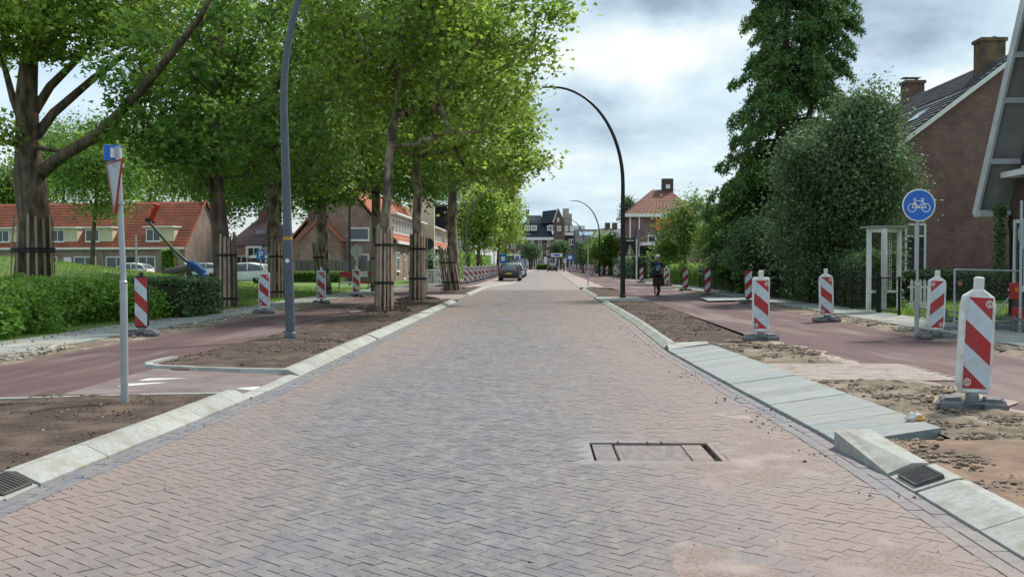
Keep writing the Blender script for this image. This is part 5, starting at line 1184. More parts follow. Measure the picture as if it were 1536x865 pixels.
for s in (6.6, 14.4, 18.2): b = MB(); b.box((-s, -.03, 1.1), (.95, .08, 2.15)); b.build('door', M_white if s > 10 else M_dkp, t)
for s in (9.9, 18.9): b = MB(); b.tube([(-s, -.12, .05), (-s, -.12, e_-.2)], .06, 6); b.build('drainpipe', M_gcon, t)
# ---- dark roofed house behind the lawn
t = thing('hipped_house', (0, 0, 0), 'house with dark purple-brown roof and white dormer behind the parked pale car', 'house')
Yb = 125; x0, x1 = A(340, 0, Yb).x, A(432, 0, Yb).x
b = MB(); b.box(((x0+x1)/2, Yb+5, 1.9), (x1-x0, 10, 3.8)); b.build('wall', W_C, t)
zr_ = A(400, 330, Yb+5).z; xm0, xm1 = x0+2.2, x1-2.8
for q in (((x0-.3, Yb-.3, 3.7), (x1+.3, Yb-.3, 3.7), (xm0, Yb+5, zr_), (xm1, Yb+5, zr_)), ((x0-.3, Yb+10.3, 3.7), (x1+.3, Yb+10.3, 3.7), (xm0, Yb+5, zr_), (xm1, Yb+5, zr_)), ((x1+.3, Yb-.3, 3.7), (x1+.3, Yb+10.3, 3.7), (xm1, Yb+5, zr_), (xm1, Yb+5, zr_)), ((x0-.3, Yb-.3, 3.7), (x0-.3, Yb+10.3, 3.7), (xm0, Yb+5, zr_), (xm0, Yb+5, zr_))):
    pantiles('roof_tiles', q[0], q[1], q[2], q[3], T_pu, t, .5, .5)
pd = A(381, 378, Yb-.2); b = MB(); b.box((pd.x, Yb+1.0, pd.z), (2.0, 2.6, 1.5)); dd = b.build('dormer', M_white, t); window(t, (pd.x, Yb-.31, pd.z), 0, 1.6, 1.2, 2, None, .14, sill=False)
b = MB(); b.box((A(388, 351, Yb+1).x, Yb+2.0, A(388, 350, Yb+2.0).z), (1.2, .1, .8), rotm((0, 0, 0))); b.build('roof_window', M_mastic, t)
b = MB(); pc = A(395, 325, Yb+5); b.box((pc.x, Yb+5, zr_+.4), (1.1, .8, 1.5)); b.build('chimney', W_G, t)
for px_ in (362, 408): pw = A(px_, 395, Yb); window(t, (pw.x, Yb, 1.7), 0, 1.5, 1.5, 2, None, .12)
t = thing('flat_roofed_annex', (0, 0, 0), 'low grey flat roofed extension with white fascia right of the dark roofed house', 'building')
Yx = 112; x0, x1 = A(377, 0, Yx).x, A(450, 0, Yx).x; zt_ = A(400, 369, Yx).z
b = MB(); b.box(((x0+x1)/2, Yx+4, (zt_-1.0)/2), (x1-x0, 8, zt_-1.0)); b.build('wall', W_G, t)
b = MB(); b.add([(x0, Yx-.1, zt_-1), (x1, Yx-.1, zt_-1), (x1-.8, Yx+2, zt_), (x0+.8, Yx+2, zt_), (x0, Yx+8, zt_-1), (x1, Yx+8, zt_-1), (x1-.8, Yx+6, zt_), (x0+.8, Yx+6, zt_)], [(0, 1, 2, 3), (3, 2, 6, 7), (1, 5, 6, 2), (4, 0, 3, 7), (5, 4, 7, 6)]); b.build('roof', T_dk, t)
b = MB(); b.box(((x0+x1)/2, Yx-.15, zt_-1.15), (x1-x0+.4, .2, .30)); b.build('fascia', M_white, t)
window(t, (x0+2, Yx, 1.4), 0, 1.3, 1.1, 2, None, .12)
# ---- terrace along the street, its gable end facing the camera
t = thing('street_terrace', (0, 0, 0), 'long brick terrace along the street with orange roof and cream window band', 'house')
XF, Y0c, Y1c = -12.0, 86, 154; Wc = 8.4; e_, rg_ = 3.35, 8.3
b = MB(); b.prism([(XF-Wc, 0), (XF, 0), (XF, e_), (XF-Wc/2, rg_-.1), (XF-Wc, e_)], (Y0c, Y1c)); b.build('wall', W_C, t)
for y0, y1 in ((Y0c-.1, 112.5), (114, Y1c)):
    pantiles('roof_tiles', (XF+.35, y0, e_-.1), (XF+.35, y1, e_-.1), (XF-Wc/2, y0, rg_+.1), (XF-Wc/2, y1, rg_+.1), T_or, t, .45, .42, .04, .06)
    pantiles('roof_tiles', (XF-Wc-.35, y0, e_-.1), (XF-Wc-.35, y1, e_-.1), (XF-Wc/2, y0, rg_+.1), (XF-Wc/2, y1, rg_+.1), T_or, t, .6, .6, .04, .06)
    b = MB(); b.box((XF-Wc/2, (y0+y1)/2, rg_+.2), (.35, y1-y0, .16)); b.build('ridge', M_white, t)
    b = MB(); b.box((XF+.42, (y0+y1)/2, e_-.08), (.20, y1-y0, .24)); b.build('gutter', M_white, t)
for yy in (Y0c-.12,):
    bar3(t, 'verge', (XF+.35, yy, e_), (XF-Wc/2, yy, rg_+.2), .14, .14, T_or); bar3(t, 'verge', (XF-Wc-.35, yy, e_), (XF-Wc/2, yy, rg_+.2), .14, .14, T_or)
b = MB(); b.box((XF-.5, 113.2, 4.9), (2.6, .8, 8.2), ch=.05); b.build('party_wall', M_cream, t)
for y0, y1 in ((87.5, 111.5), (116, 134), (138, 152)):
    b = MB(); z0, z1 = e_+.55, e_+2.35; b.prism([(XF-2.6, z0), (XF-.35, z0), (XF-.35, z1), (XF-2.6, z1)], (y0, y1)); dm_ = b.build('dormer', M_cream, t)
    b = MB(); b.box((XF-1.3, (y0+y1)/2, z1+.07), (3.0, y1-y0+.4, .16)); b.build('dormer_roof', M_white, dm_)
    n = int((y1-y0)/2.0)
    for i in range(n): window(t, (XF-.34, y0+(y1-y0)*(i+.5)/n, (z0+z1)/2), R(90), (y1-y0)/n*.82, 1.35, 3, None, .11, sill=False)
n = 0
for y in np.arange(89, 152, 4.2):
    if abs(y-113) < 1.5: continue
    n += 1
    if n % 2: window(t, (XF+.01, y, 1.65), R(90), 1.9, 1.7, 2, .3, .12)
    else:
        window(t, (XF+.01, y, 1.25), R(90), 1.0, 2.3, 1, .25, .12, name='front_door')
for y in (87.2, 99.5, 124): b = MB(); b.box((XF+.06, y, 1.6), (.10, .14, 3.2)); b.build('drainpipe', M_white, t)
b = MB(); b.box((XF+.05, 96, 1.6), (.06, 16, 3.15)); b.build('rendered_front', W_Y, t) if False else None
window(t, (A(539, 351, Y0c).x, Y0c, A(539, 351, Y0c).z), 0, 1.7, 1.1, 1, None, .12)
window(t, (A(543, 395, Y0c).x, Y0c, 1.6), 0, 1.2, 1.4, 1, None, .12)
b = MB(); b.box((XF-Wc/2, Y0c-.02, 3.45), (Wc, .03, .10)); b.build('string_course', M_gcon, t)
t = thing('brick_house', (0, 0, 0), 'small gabled brick house half hidden between leaning wrapped tree and fence', 'house')
Yg = 84; x0, x1 = A(448, 0, Yg).x, A(508, 0, Yg).x; xm = A(478, 0, Yg).x
b = MB(); b.prism([(x0, 0), (x1, 0), (x1, 3.4), (xm, 5.0), (x0, 3.4)], (Yg, Yg+1.95)); b.build('wall', W_C, t)
for xx in (x0-.2, x1+.2): bar3(t, 'verge', (xx, Yg-.08, 3.3), (xm, Yg-.08, 5.2), .16, .16, T_or)
pantiles('roof_tiles', (x0-.2, Yg, 3.3), (x0-.2, Yg+1.9, 3.3), (xm, Yg, 5.2), (xm, Yg+1.9, 5.2), T_or, t); pantiles('roof_tiles', (x1+.2, Yg, 3.3), (x1+.2, Yg+1.9, 3.3), (xm, Yg, 5.2), (xm, Yg+1.9, 5.2), T_or, t)
window(t, (x1-1.3, Yg, 1.7), 0, .9, 1.2, 1, None, .1); b = MB(); b.box((xm-.9, Yg+1, 5.2), (.5, .5, 1.3)); b.build('chimney', W_G, t)
# board fence between
t = thing('board_fence', (0, 0, 0), 'grey-brown vertical board fence across the back of the lawn', 'fence')
Yf = 81; xa, xb = A(430, 0, Yf).x, A(562, 0, Yf).x; n = int((xb-xa)/.155)
V, Fq = bricks_np(xa+(np.arange(n)+.5)*.155, np.full(n, float(Yf)), np.zeros(n), np.zeros(n), np.zeros(n), 1.75+rg.normal(0, .02, n), l=.14, w=.03, h=1.7, chamfer=False)
obj('fence_boards', np_mesh('fence_boards', V, Fq, M_gwood), t, kind='stuff')
for z_ in (.5, 1.45): b = MB(); b.box(((xa+xb)/2, Yf+.05, z_), (xb-xa, .05, .10)); b.build('fence_rail', M_gwood, t)
for q in range(6): b = MB(); b.box((xa+(xb-xa)*q/5, Yf-.03, .95), (.10, .10, 1.9)); b.build('fence_post', M_wood, t)
# dark steep building further on
t = thing('dark_building', (0, 0, 0), 'tall black slated building with pale grey edges beyond the orange terrace', 'building')
Yk, Yk1 = 157, 205; zt_ = 10.1
b = MB(); b.prism([(-24, 0), (-11.9, 0), (-12.6, zt_), (-24, zt_)], (Yk, Yk1)); b.build('wall', M_dkp, t)
V = MB()
for y in (Yk+1, Yk+25): bar3(t, 'pale_edge', (-11.8, y, .5), (-12.55, y, zt_+.2), .5, .9, M_lfas)
b = MB(); b.box((-18, Yk+20, zt_+.08), (12.3, 47, .18)); b.build('roof_edge', M_gcon, t)
# ---- far centre: apartments over shops
t = thing('apartment_building', (0, 0, 0), 'far brick apartment building with dark mansard roof and pointed middle gable', 'building')
Yc = 266
def AX(px): return A(px, 395, Yc).x
def AZ(py): return A(805, py, Yc).z
xl_, xr_ = AX(752), AX(862)
zc_ = AZ(358)
b = MB(); b.box(((xl_+AX(832))/2, Yc+7, zc_/2), (AX(832)-xl_, 14, zc_)); b.build('wall', W_G, t)
b = MB(); b.box(((AX(846)+xr_)/2, Yc+8, AZ(352)/2), (xr_-AX(846), 14, AZ(352))); b.build('wall', W_G, t)
for (a, c_2, z) in ((xl_, AX(832), zc_), (AX(846), xr_, AZ(351))): b = MB(); b.box(((a+c_2)/2, Yc-.5, z), (c_2-a, 1.4, .7)); b.build('cornice', M_white, t)
def mans(a, c, z0, z1, ins, m, name='mansard_roof', dep=13, y0=0):
    b = MB(); b.add([(a, Yc+y0, z0), (c, Yc+y0, z0), (c, Yc+y0+dep, z0), (a, Yc+y0+dep, z0), (a+ins, Yc+y0+ins*1.2, z1), (c-ins, Yc+y0+ins*1.2, z1), (c-ins, Yc+y0+dep-ins, z1), (a+ins, Yc+y0+dep-ins, z1)], [(0, 1, 5, 4), (1, 2, 6, 5), (2, 3, 7, 6), (3, 0, 4, 7), (4, 5, 6, 7)]); return b.build(name, m, t)
M_dblue = mat('blue_black_tiles', (.040, .048, .07), (.03, .036, .052), .8, .6); M_gtile = mat('grey_roof_sheet', (.14, .155, .16), (.11, .12, .13), .6, .7)
mans(xl_, AX(831), zc_+.3, AZ(334), 1.5, M_dblue); mans(AX(787), AX(816), AZ(334), AZ(322), .8, M_gtile, dep=9, y0=3)
mans(AX(846), xr_+1, AZ(351), AZ(334), 1.8, M_gtile)
xg0, xg1 = AX(830.5), AX(846.5); xgm = (xg0+xg1)/2-.3
b = MB(); b.prism([(xg0, 0), (xg1, 0), (xg1, AZ(333)), (xgm+.25, AZ(314)), (xgm-.25, AZ(314)), (xg0, AZ(333))], (Yc-1.5, Yc+9)); b.build('gable_tower', W_G, t)
b = MB(); b.add([(AX(811), Yc+1, AZ(335)), (xg0+.1, Yc-1.2, AZ(335)), (xgm, Yc-1.2, AZ(314.5)), (AX(814), Yc+1, AZ(316.5)), (AX(811), Yc+12, AZ(335)), (xg0, Yc+12, AZ(335)), (xgm, Yc+12, AZ(316)), (AX(814), Yc+12, AZ(316.5))], [(0, 1, 2, 3), (3, 2, 6, 7), (4, 0, 3, 7), (5, 4, 7, 6), (1, 5, 6, 2)]); b.build('steep_roof', M_dblue, t)
bar3(t, 'coping', (xg0-.2, Yc-1.6, AZ(334)), (xgm, Yc-1.6, AZ(313)), .3, .35, M_lfas)
for px_, py_, w_, h_, n in ((798.5, 366, 5, 12, 2), (810, 364, 5, 9, 1), (823.5, 365, 6, 9, 2), (838, 364, 11, 8, 1), (838.5, 343, 6, 8, 2), (837, 330, 3, 6, 1), (848, 365, 4, 8, 1), (857, 363, 8, 9, 2), (811, 382, 5, 9, 1), (822, 379, 5, 7, 1), (780, 381, 6, 9, 2), (770, 368, 6, 10, 2), (760, 368, 5, 9, 1), (765, 383, 5, 9, 1)):
    off = -1.5 if 831 < px_ < 846 else 0
    window(t, (AX(px_), Yc+off, AZ(py_)), 0, w_/F*Yc, h_/F*Yc, n, None, .22, sill=False)
for px_ in (801, 825, 791): b = MB(); b.box((AX(px_), Yc+1.2, AZ(342)), (1.5, 2.4, 1.4)); b.build('dormer', M_white, t); window(t, (AX(px_), Yc-.02, AZ(342)), 0, 1.2, 1.1, 2, None, .2, sill=False)
for px_ in (850, 857, 866, 873): b = MB(); b.box((AX(px_), Yc+1.2, AZ(343)), (1.5, 2.4, 1.5)); b.build('dormer', M_white, t)
b = MB(); b.box((AX(791), Yc+5, AZ(318.5)), (.9, .9, 2)); b.build('chimney', W_G, t)
b = MB(); b.box((AX(850), Yc+9, AZ(325)), (1.6, 3, 5)); b.box((AX(855), Yc+9.3, AZ(330)), (1.5, 2.7, 4)); b.build('rooftop_structure', mat('pale_concrete', (.42, .39, .36)), t)
b = MB(); b.box(((xl_+AX(790))/2, Yc-2.5, AZ(382.5)), (AX(790)-xl_, 5, .5)); b.build('shop_awning', M_white, t)
for i, (a, c) in enumerate(((753, 762), (764, 774), (776, 788), (796, 804), (806, 815), (821, 829), (832, 845), (848, 860))):
    window(t, ((AX(a)+AX(c))/2, Yc-.02-(1.5 if a == 832 else 0), AZ(396)+.2), 0, AX(c)-AX(a), 2.4, 2, None, .2, sill=False, name='shop_window')
for px_ in (791, 818, 847): b = MB(); b.box((AX(px_), Yc-1.8, 1.6), (.7, .7, 3.2)); b.build('white_pillar', M_white, t)
# dark box building with three skylights
t = thing('dark_box_building', (0, 0, 0), 'dark grey building with three bright skylights right of the road, far off', 'building')
Yd = 205; x0, x1 = A(864, 0, Yd).x, A(925, 0, Yd).x; zt_ = A(864, 343, Yd).z; zm = A(864, 363, Yd).z
b = MB(); b.prism([(Yd, 0), (Yd+14, 0), (Yd+14, zt_-1), (Yd+7, zt_), (Yd+3.5, zt_), (Yd, zm)], (x0, x1), axis='x'); b.build('wall', mat('dark_grey_render', (.07, .075, .085), (.055, .06, .068), .5, .8), t)
for px_ in (873.5, 881, 888):
    xx = A(px_, 0, Yd).x; q = Vector((0, 3.5, zt_-zm)).normalized(); m = rotm((xx, Yd+2.2, zm+(zt_-zm)*2.2/3.5+.05), math.atan2(zt_-zm, 3.5)); b = MB(); b.box((0, 0, 0), (.80, 1.25, .10), m); f_ = b.build('skylight', M_white, t); b = MB(); b.box((0, 0, .03), (.62, 1.05, .08), m); b.build('pane', mat('sky_pane', (.35, .55, .75), None, 4, .1), f_)
t = thing('distant_roofs', (0, 0, 0), 'low dark roofs with chimneys right of the dark box building', 'house')
Yq = 180; x0, x1 = A(886, 0, Yq).x, A(950, 0, Yq).x
b = MB(); b.box(((x0+x1)/2, Yq+5, 3), (x1-x0, 10, 6)); b.build('wall', W_G, t)
b = MB(); zt_ = A(900, 341, Yq).z; b.add([(x0, Yq, 6), (x1, Yq, 6), (x1, Yq+5, zt_), (x0+2, Yq+5, zt_), (x0, Yq+10, 6), (x1, Yq+10, 6)], [(0, 1, 2, 3), (5, 4, 3, 2), (4, 0, 3)]); b.build('roof', T_dk, t)
for px_ in (915, 926): b = MB(); b.box((A(px_, 0, Yq).x, Yq+5, zt_+.3), (.9, .9, 1.4)); b.build('chimney', W_G, t)
b = MB(); b.box((A(926, 0, Yq).x, Yq-.2, A(0, 376, Yq).z), (1.1, .2, 1.8)); b.build('yellow_panel', mat('yellow_panel', (.65, .50, .03)), t)
# hip-roofed house on the right
t = thing('brick_house', (0, 0, 0), 'two storey brick house with brown hipped roof and chimney behind the advertising sign', 'house')
Yh = 118; x0, x1 = A(944, 0, Yh).x, A(1046, 0, Yh).x; ze_ = A(0, 323, Yh).z; xa_, xb_ = A(988, 0, Yh).x, A(1014, 0, Yh).x; zt_ = A(0, 286, Yh+5).z
W_D = wall_mat('mauve_brick', (.26, .15, .13), (.20, .12, .11), (.24, .19, .17)); b = MB(); b.box(((x0+x1)/2, Yh+5.5, ze_/2), (x1-x0, 11, ze_)); b.build('wall', W_D, t)
for q in (((x0-.4, Yh-.4, ze_), (x1+.4, Yh-.4, ze_), (xa_, Yh+5.5, zt_), (xb_, Yh+5.5, zt_)), ((x0-.4, Yh+11, ze_), (x1+.4, Yh+11, ze_), (xa_, Yh+5.5, zt_), (xb_, Yh+5.5, zt_)), ((x0-.4, Yh-.4, ze_), (x0-.4, Yh+11, ze_), (xa_, Yh+5.5, zt_), (xa_, Yh+5.5, zt_)), ((x1+.4, Yh-.4, ze_), (x1+.4, Yh+11, ze_), (xb_, Yh+5.5, zt_), (xb_, Yh+5.5, zt_))): pantiles('roof_tiles', *q, T_br, t, .5, .5)
b = MB(); b.box(((x0+x1)/2, Yh-.5, ze_-.1), (x1-x0+1.2, .3, .35)); b.box((x0-.5, Yh+5, ze_-.1), (.3, 11, .35)); b.build('gutter', M_white, t)
b = MB(); b.box((A(1002, 0, Yh+5.5).x, Yh+5.5, zt_+.5), (1.3, 1.0, 1.6)); ch_ = b.build('chimney', W_F, t); b = MB(); b.box((A(1002, 0, Yh+5.5).x, Yh+5, zt_+.35), (.5, .3, .5)); b.build('chimney_pot', M_white, ch_)
for px_ in (959.5, 946): b = MB(); b.box((A(px_, 0, Yh).x, Yh-.15, ze_/2), (.16, .16, ze_)); b.build('drainpipe', M_white, t)
window(t, (A(1000, 0, Yh).x, Yh, A(0, 341, Yh).z), 0, 1.9, 1.4, 1, None, .16); b = MB(); b.box((A(998, 0, Yh).x, Yh-.4, A(0, 338, Yh).z), (2.2, .7, 1.3), ch=.05); b.build('orange_awning', mat('orange_awning', (.65, .16, .05)), t)
window(t, (A(979, 0, Yh).x, Yh, A(0, 359, Yh).z), 0, 1.0, .9, 1, None, .14)
b = MB(); b.box((A(985, 0, Yh).x, Yh-2, A(0, 367, Yh).z), (3.9, 4, .35)); b.build('porch_roof', M_white, t); b = MB(); b.box((A(985, 0, Yh).x, Yh-.2, 1.7), (3.6, .2, 3.0)); b.build('porch_front', M_dkp, t)
b = MB(); b.add([(A(951, 0, Yh).x, Yh-1.2, A(0, 369, Yh).z), (A(961, 0, Yh).x, Yh-1.2, A(0, 369, Yh).z), (A(961, 0, Yh).x, Yh-.2, A(0, 343, Yh).z), (A(957, 0, Yh).x, Yh-.2, A(0, 345, Yh).z)], [(0, 1, 2, 3)]); b.build('grey_canopy', M_gtile, t)
t = thing('grey_roofed_house', (0, 0, 0), 'grey roofed house with a white band peeping between the garden trees on the right', 'house')
Yi = 140; x0, x1 = A(1040, 0, Yi).x, A(1120, 0, Yi).x; b = MB(); b.box(((x0+x1)/2, Yi+5, 3.2), (x1-x0, 10, 6.4)); b.build('wall', W_G, t); b = MB(); b.box(((x0+x1)/2, Yi+5, A(0, 317, Yi).z), (x1-x0+.6, 10.6, 1.7)); b.build('roof', M_gtile, t); b = MB(); b.box(((x0+x1)/2, Yi-.3, 6.3), (x1-x0+.8, .3, .3)); b.build('gutter', M_white, t)
# ---- blue-jointed boom with a red cylinder, a big sculpture-like lamp
t = thing('boom_sculpture', (0, 0, 0), 'grey twin-arm boom with blue joint and red cylinder rising over the shrubbery', 'sculpture')
Ys = 70
q = lambda px, py, dy=0: A(px, py, Ys+dy)
b = MB(); b.tube([q(222, 331, -.3), q(258, 372, -.3), q(292, 404, -.3)], [.10, .11, .13], 10); b.build('upper_arm', mat('olive_grey_paint', (.10, .09, .075), (.07, .065, .055), 3, .6), t, smooth=True)
b = MB(); b.tube([q(234, 346, .3), q(284, 403, .3)], .075, 8); b.build('lower_arm', M_galv, t, smooth=True)
b = MB(); b.tube([q(248, 408), q(262, 406), q(292, 401)], [.24, .28, .28], 10); b.build('base_tube', mat('brown_grey_tube', (.13, .105, .095), None, 3, .6), t, smooth=True)
Mb_ = mat('blue_enamel', (.02, .07, .24), (.015, .05, .19), 2, .35)
b = MB(); qc = q(296, 402, -.2); b.box((0, 0, 0), (1.15, .55, .50), rotm(qc, 0, R(38)), ch=.10); b.box((.55, 0, .0), (.5, .62, .34), rotm(qc, 0, R(48)), ch=.06); b.box((-.45, 0, .10), (.5, .66, .42), rotm(qc, 0, R(20)), ch=.06); b.build('blue_joint', Mb_, t)
b = MB(); b.tube([q(226, 330), q(235, 306)], [.22, .27], 16); b.build('red_shade', mat('red_enamel', (.50, .03, .02), (.42, .025, .02), 2, .4), t, smooth=True)
b = MB(); b.tube([q(221, 330, -.4), q(229, 333, .4)], .16, 8); b.build('hinge', M_blk, t)
t = thing('lamp_post', (A(201, 0, 80).x, 80, .1), 'thin straight pale pole in front of the orange-roofed terrace', 'pole'); b = MB(); b.tube([(0, 0, 0), (0, 0, 3.6)], .07, 8); b.build('pole', M_galv, t)
t = thing('lamp_post', (A(523, 0, 66).x, 66, .1), 'dark straight pole standing behind the board fence and barriers', 'pole'); b = MB(); b.tube([(0, 0, 0), (0, 0, 5.3)], .07, 8); b.box((0, 0, 5.35), (.3, .3, .12)); b.build('pole', M_lampd, t)
# ================================================================ TREES AND PLANTS
def leaves_np(P, size, g, kind='palm', up=.5, droop=0):
    """P (n,3) leaf positions -> verts, faces"""
    n = len(P)
    if kind == 'palm': loc = np.array([(0, 0, 0), (.52, .28, .05), (.20, .52, 0), (0, 1, -.08), (-.20, .52, 0), (-.52, .28, .05)]); f = np.array([(0, 1, 2), (0, 2, 3), (0, 3, 4), (0, 4, 5)])
    elif kind == 'kite': loc = np.array([(0, 0, 0), (.42, .45, .10), (0, 1, 0), (-.42, .45, .10)]); f = np.array([(0, 1, 2), (0, 2, 3)])
    else: loc = np.array([(0, 0, 0), (.20, .4, .04), (0, 1, 0), (-.20, .4, .04)]); f = np.array([(0, 1, 2), (0, 2, 3)])
    nr = g.normal(0, 1, (n, 3)); nr[:, 2] = np.abs(nr[:, 2])+up; nr /= np.linalg.norm(nr, axis=1)[:, None]
    d = g.normal(0, 1, (n, 3)); d[:, 2] -= droop; d -= nr*(d*nr).sum(1)[:, None]; d /= np.linalg.norm(d, axis=1)[:, None]+1e-9
    s = np.cross(nr, d); sz = size*g.uniform(.65, 1.3, n)
    V = P[:, None]+sz[:, None, None]*(loc[None, :, 0, None]*s[:, None]+loc[None, :, 1, None]*d[:, None]+loc[None, :, 2, None]*nr[:, None])
    return V.reshape(-1, 3), (f[None]+np.arange(n)[:, None, None]*len(loc)).reshape(-1, 3)
def crown_pts(C, per, sig, flat, g):
    k = g.poisson(per, len(C)); P = np.repeat(C, k, axis=0); s = np.repeat(g.uniform(.7, 1.3, len(C)), k)
    return P+g.normal(0, 1, P.shape)*sig*s[:, None]*np.array([1, 1, flat])
def tree(name, label, trunk, blobs, leaf, size, m, per=90, sig=.42, flat=.6, seed=1, bark=None, kind='palm', group=None, cat='tree', up=.5, droop=0, z0=None, start=.45, shell=.5, twig=.012, filt=None, base_obj=None):
    """trunk: [(x,y,z,r)...]; blobs: [((x,y,z),(rx,ry,rz),n)]"""
    g = np.random.default_rng(seed)
    T = np.array([t[:3] for t in trunk], float); Rr = np.array([t[3] for t in trunk])
    t = thing(name, tuple(T[0]), label, cat, group); org = T[0].copy()
    C = []
    for c, r, n in blobs:
        v = g.normal(0, 1, (n, 3)); v /= np.linalg.norm(v, axis=1)[:, None]; q = g.uniform(0, 1, n)**(1/3*shell*2)
        C.append(np.array(c)+v*q[:, None]*np.array(r))
    C = np.concatenate(C)
    if filt is not None: C = C[filt(C)]
    # skeleton nodes
    seg = np.linalg.norm(np.diff(T, axis=0), axis=1); cum = np.r_[0, np.cumsum(seg)]; ss = np.arange(0, cum[-1], .5)
    TN = np.stack([np.interp(ss, cum, T[:, i]) for i in range(3)], -1); TR = np.interp(ss, cum, Rr)
    nodes = [tuple(p) for p in TN]; par = [i-1 for i in range(len(TN))]; cnt = [0]*len(nodes); ok = [s > start*cum[-1] for s in ss]
    dist = np.min(np.linalg.norm(C[:, None]-TN[None, int(start*len(TN)):], axis=2), axis=1)
    arr = np.full((len(nodes)+3*len(C)+10, 3), 1e6); arr[:len(nodes)] = TN; arr[:len(nodes)][~np.array(ok)] = 1e6; N_ = len(nodes)
    ends = []
    for ci in np.argsort(dist):
        c = C[ci]; dv = c-arr[:N_]; dd = np.linalg.norm(dv, axis=1)+np.maximum(0, .35*np.linalg.norm(dv[:, :2], axis=1)-dv[:, 2])*1.0
        j = int(np.argmin(dd)); a = np.array(nodes[j]); L_ = np.linalg.norm(c-a)
        prev = j; steps = 2 if L_ > 1.2 else 1
        for k_ in range(1, steps+1):
            f_ = k_/steps; p = a+(c-a)*f_
            if f_ < 1: p = p+np.array([g.normal(0, .10*L_), g.normal(0, .10*L_), -.06*L_+g.normal(0, .05*L_)])
            nodes.append(tuple(p)); par.append(prev); arr[N_] = p; prev = N_; N_ += 1
        ends.append(prev)
    cnt = np.zeros(N_)
    for e_ in ends:
        k_ = e_
        while k_ >= 0: cnt[k_] += 1; k_ = par[k_]
    b = MB(); b.tube([tuple(p-org) for p in T], list(Rr), 12); nT = len(TN)
    r_ = lambda i: twig*(max(cnt[i], 1))**.5
    V = [np.array([tuple(v) for v in b.v])]; Fs = [list(f) for f in b.f]; off = len(b.v)
    ang = np.array([0, 2.094, 4.189, ]); 
    tris = []; VV = []
    for i in range(nT, N_):
        p, q = np.array(nodes[par[i]]), np.array(nodes[i]); ra = min(r_(i)*1.15, Rr.min()*1.0+.03 if par[i] < nT else 9); rb = r_(i)*.8
        if par[i] >= nT: ra = min(r_(par[i]), r_(i)*1.3)
        d = q-p; L_ = np.linalg.norm(d)
        if L_ < 1e-6: continue
        d /= L_; u_ = np.cross(d, [0, 0, 1.0]) if abs(d[2]) < .9 else np.cross(d, [1.0, 0, 0]); u_ /= np.linalg.norm(u_); w_ = np.cross(d, u_); k = 5 if ra > .03 else 3
        an = np.arange(k)*2*math.pi/k; ring = np.cos(an)[:, None]*u_+np.sin(an)[:, None]*w_
        VV.append(p-org-d*ra*.3+ring*ra); VV.append(q-org+ring*rb)
        for j in range(k): Fs.append([off+j, off+(j+1) % k, off+k+(j+1) % k, off+k+j])
        off += 2*k
    V = np.concatenate(V+VV)
    obj('trunk', np_mesh('trunk', V, Fs, bark or M_barkp, smooth=True), t)
    Pn = crown_pts(C, per, sig, flat, g)
    # a few leaves strung along the outer twigs
    lv, lf_ = leaves_np(Pn-org, size, g, kind, up, droop)
    obj('crown', np_mesh('crown', lv, lf_, m), t)
    return t
def guard(name_, p, r, h, label, n=12, leanx=0, leany=0, bands=(.35, .80), group='wooden plank guards round the tree trunks', seed=0):
    t = thing('tree_guard', p, label, 'tree guard', group)
    g = random.Random(seed)
    for i in range(n):
        a = 2*math.pi*(i+g.uniform(-.22, .22))/n; hh = h*g.uniform(.93, 1.05); r0 = r*g.uniform(1.08, 1.22); r1 = r*g.uniform(.98, 1.05)
        b = MB(); p0 = Vector((math.cos(a)*r0, math.sin(a)*r0, 0)); p1 = Vector((math.cos(a)*r1+leanx, math.sin(a)*r1+leany, hh))
        d = (p1-p0); L_ = d.length; rad = Vector((math.cos(a), math.sin(a), 0)); z = d.normalized(); x = Vector((-rad.y, rad.x, 0)); y = z.cross(x).normalized(); x = y.cross(z)
        m = Matrix((x, y, z)).transposed().to_4x4(); m.translation = p0; wd = min(.10, 2*math.pi*r/n*.60)
        b.box((0, 0, L_/2), (wd*g.uniform(.8, 1.1), .035, L_), m, ch=.004); b.build('plank', M_wood, t)
    for f in bands:
        zz_ = h*f; n2 = 20; rr_ = r*(1.2-.14*f)+.035
        vs = []
        for i in range(n2):
            a = 2*math.pi*i/n2
            for rad, dz_ in ((rr_, -.038), (rr_, .038), (rr_-.012, .038), (rr_-.012, -.038)): vs.append((math.cos(a)*rad+leanx*f, math.sin(a)*rad+leany*f, zz_+dz_))
        b = MB(); b.add(vs, [(4*i+k, 4*((i+1) % n2)+k, 4*((i+1) % n2)+(k+1) % 4, 4*i+(k+1) % 4) for i in range(n2) for k in range(4)]); b.build('strap', M_band, t)
    return t
GT = 'tall plane trees in the soil islands left of the road'
GL = 'plane trees in the row on the lawn'
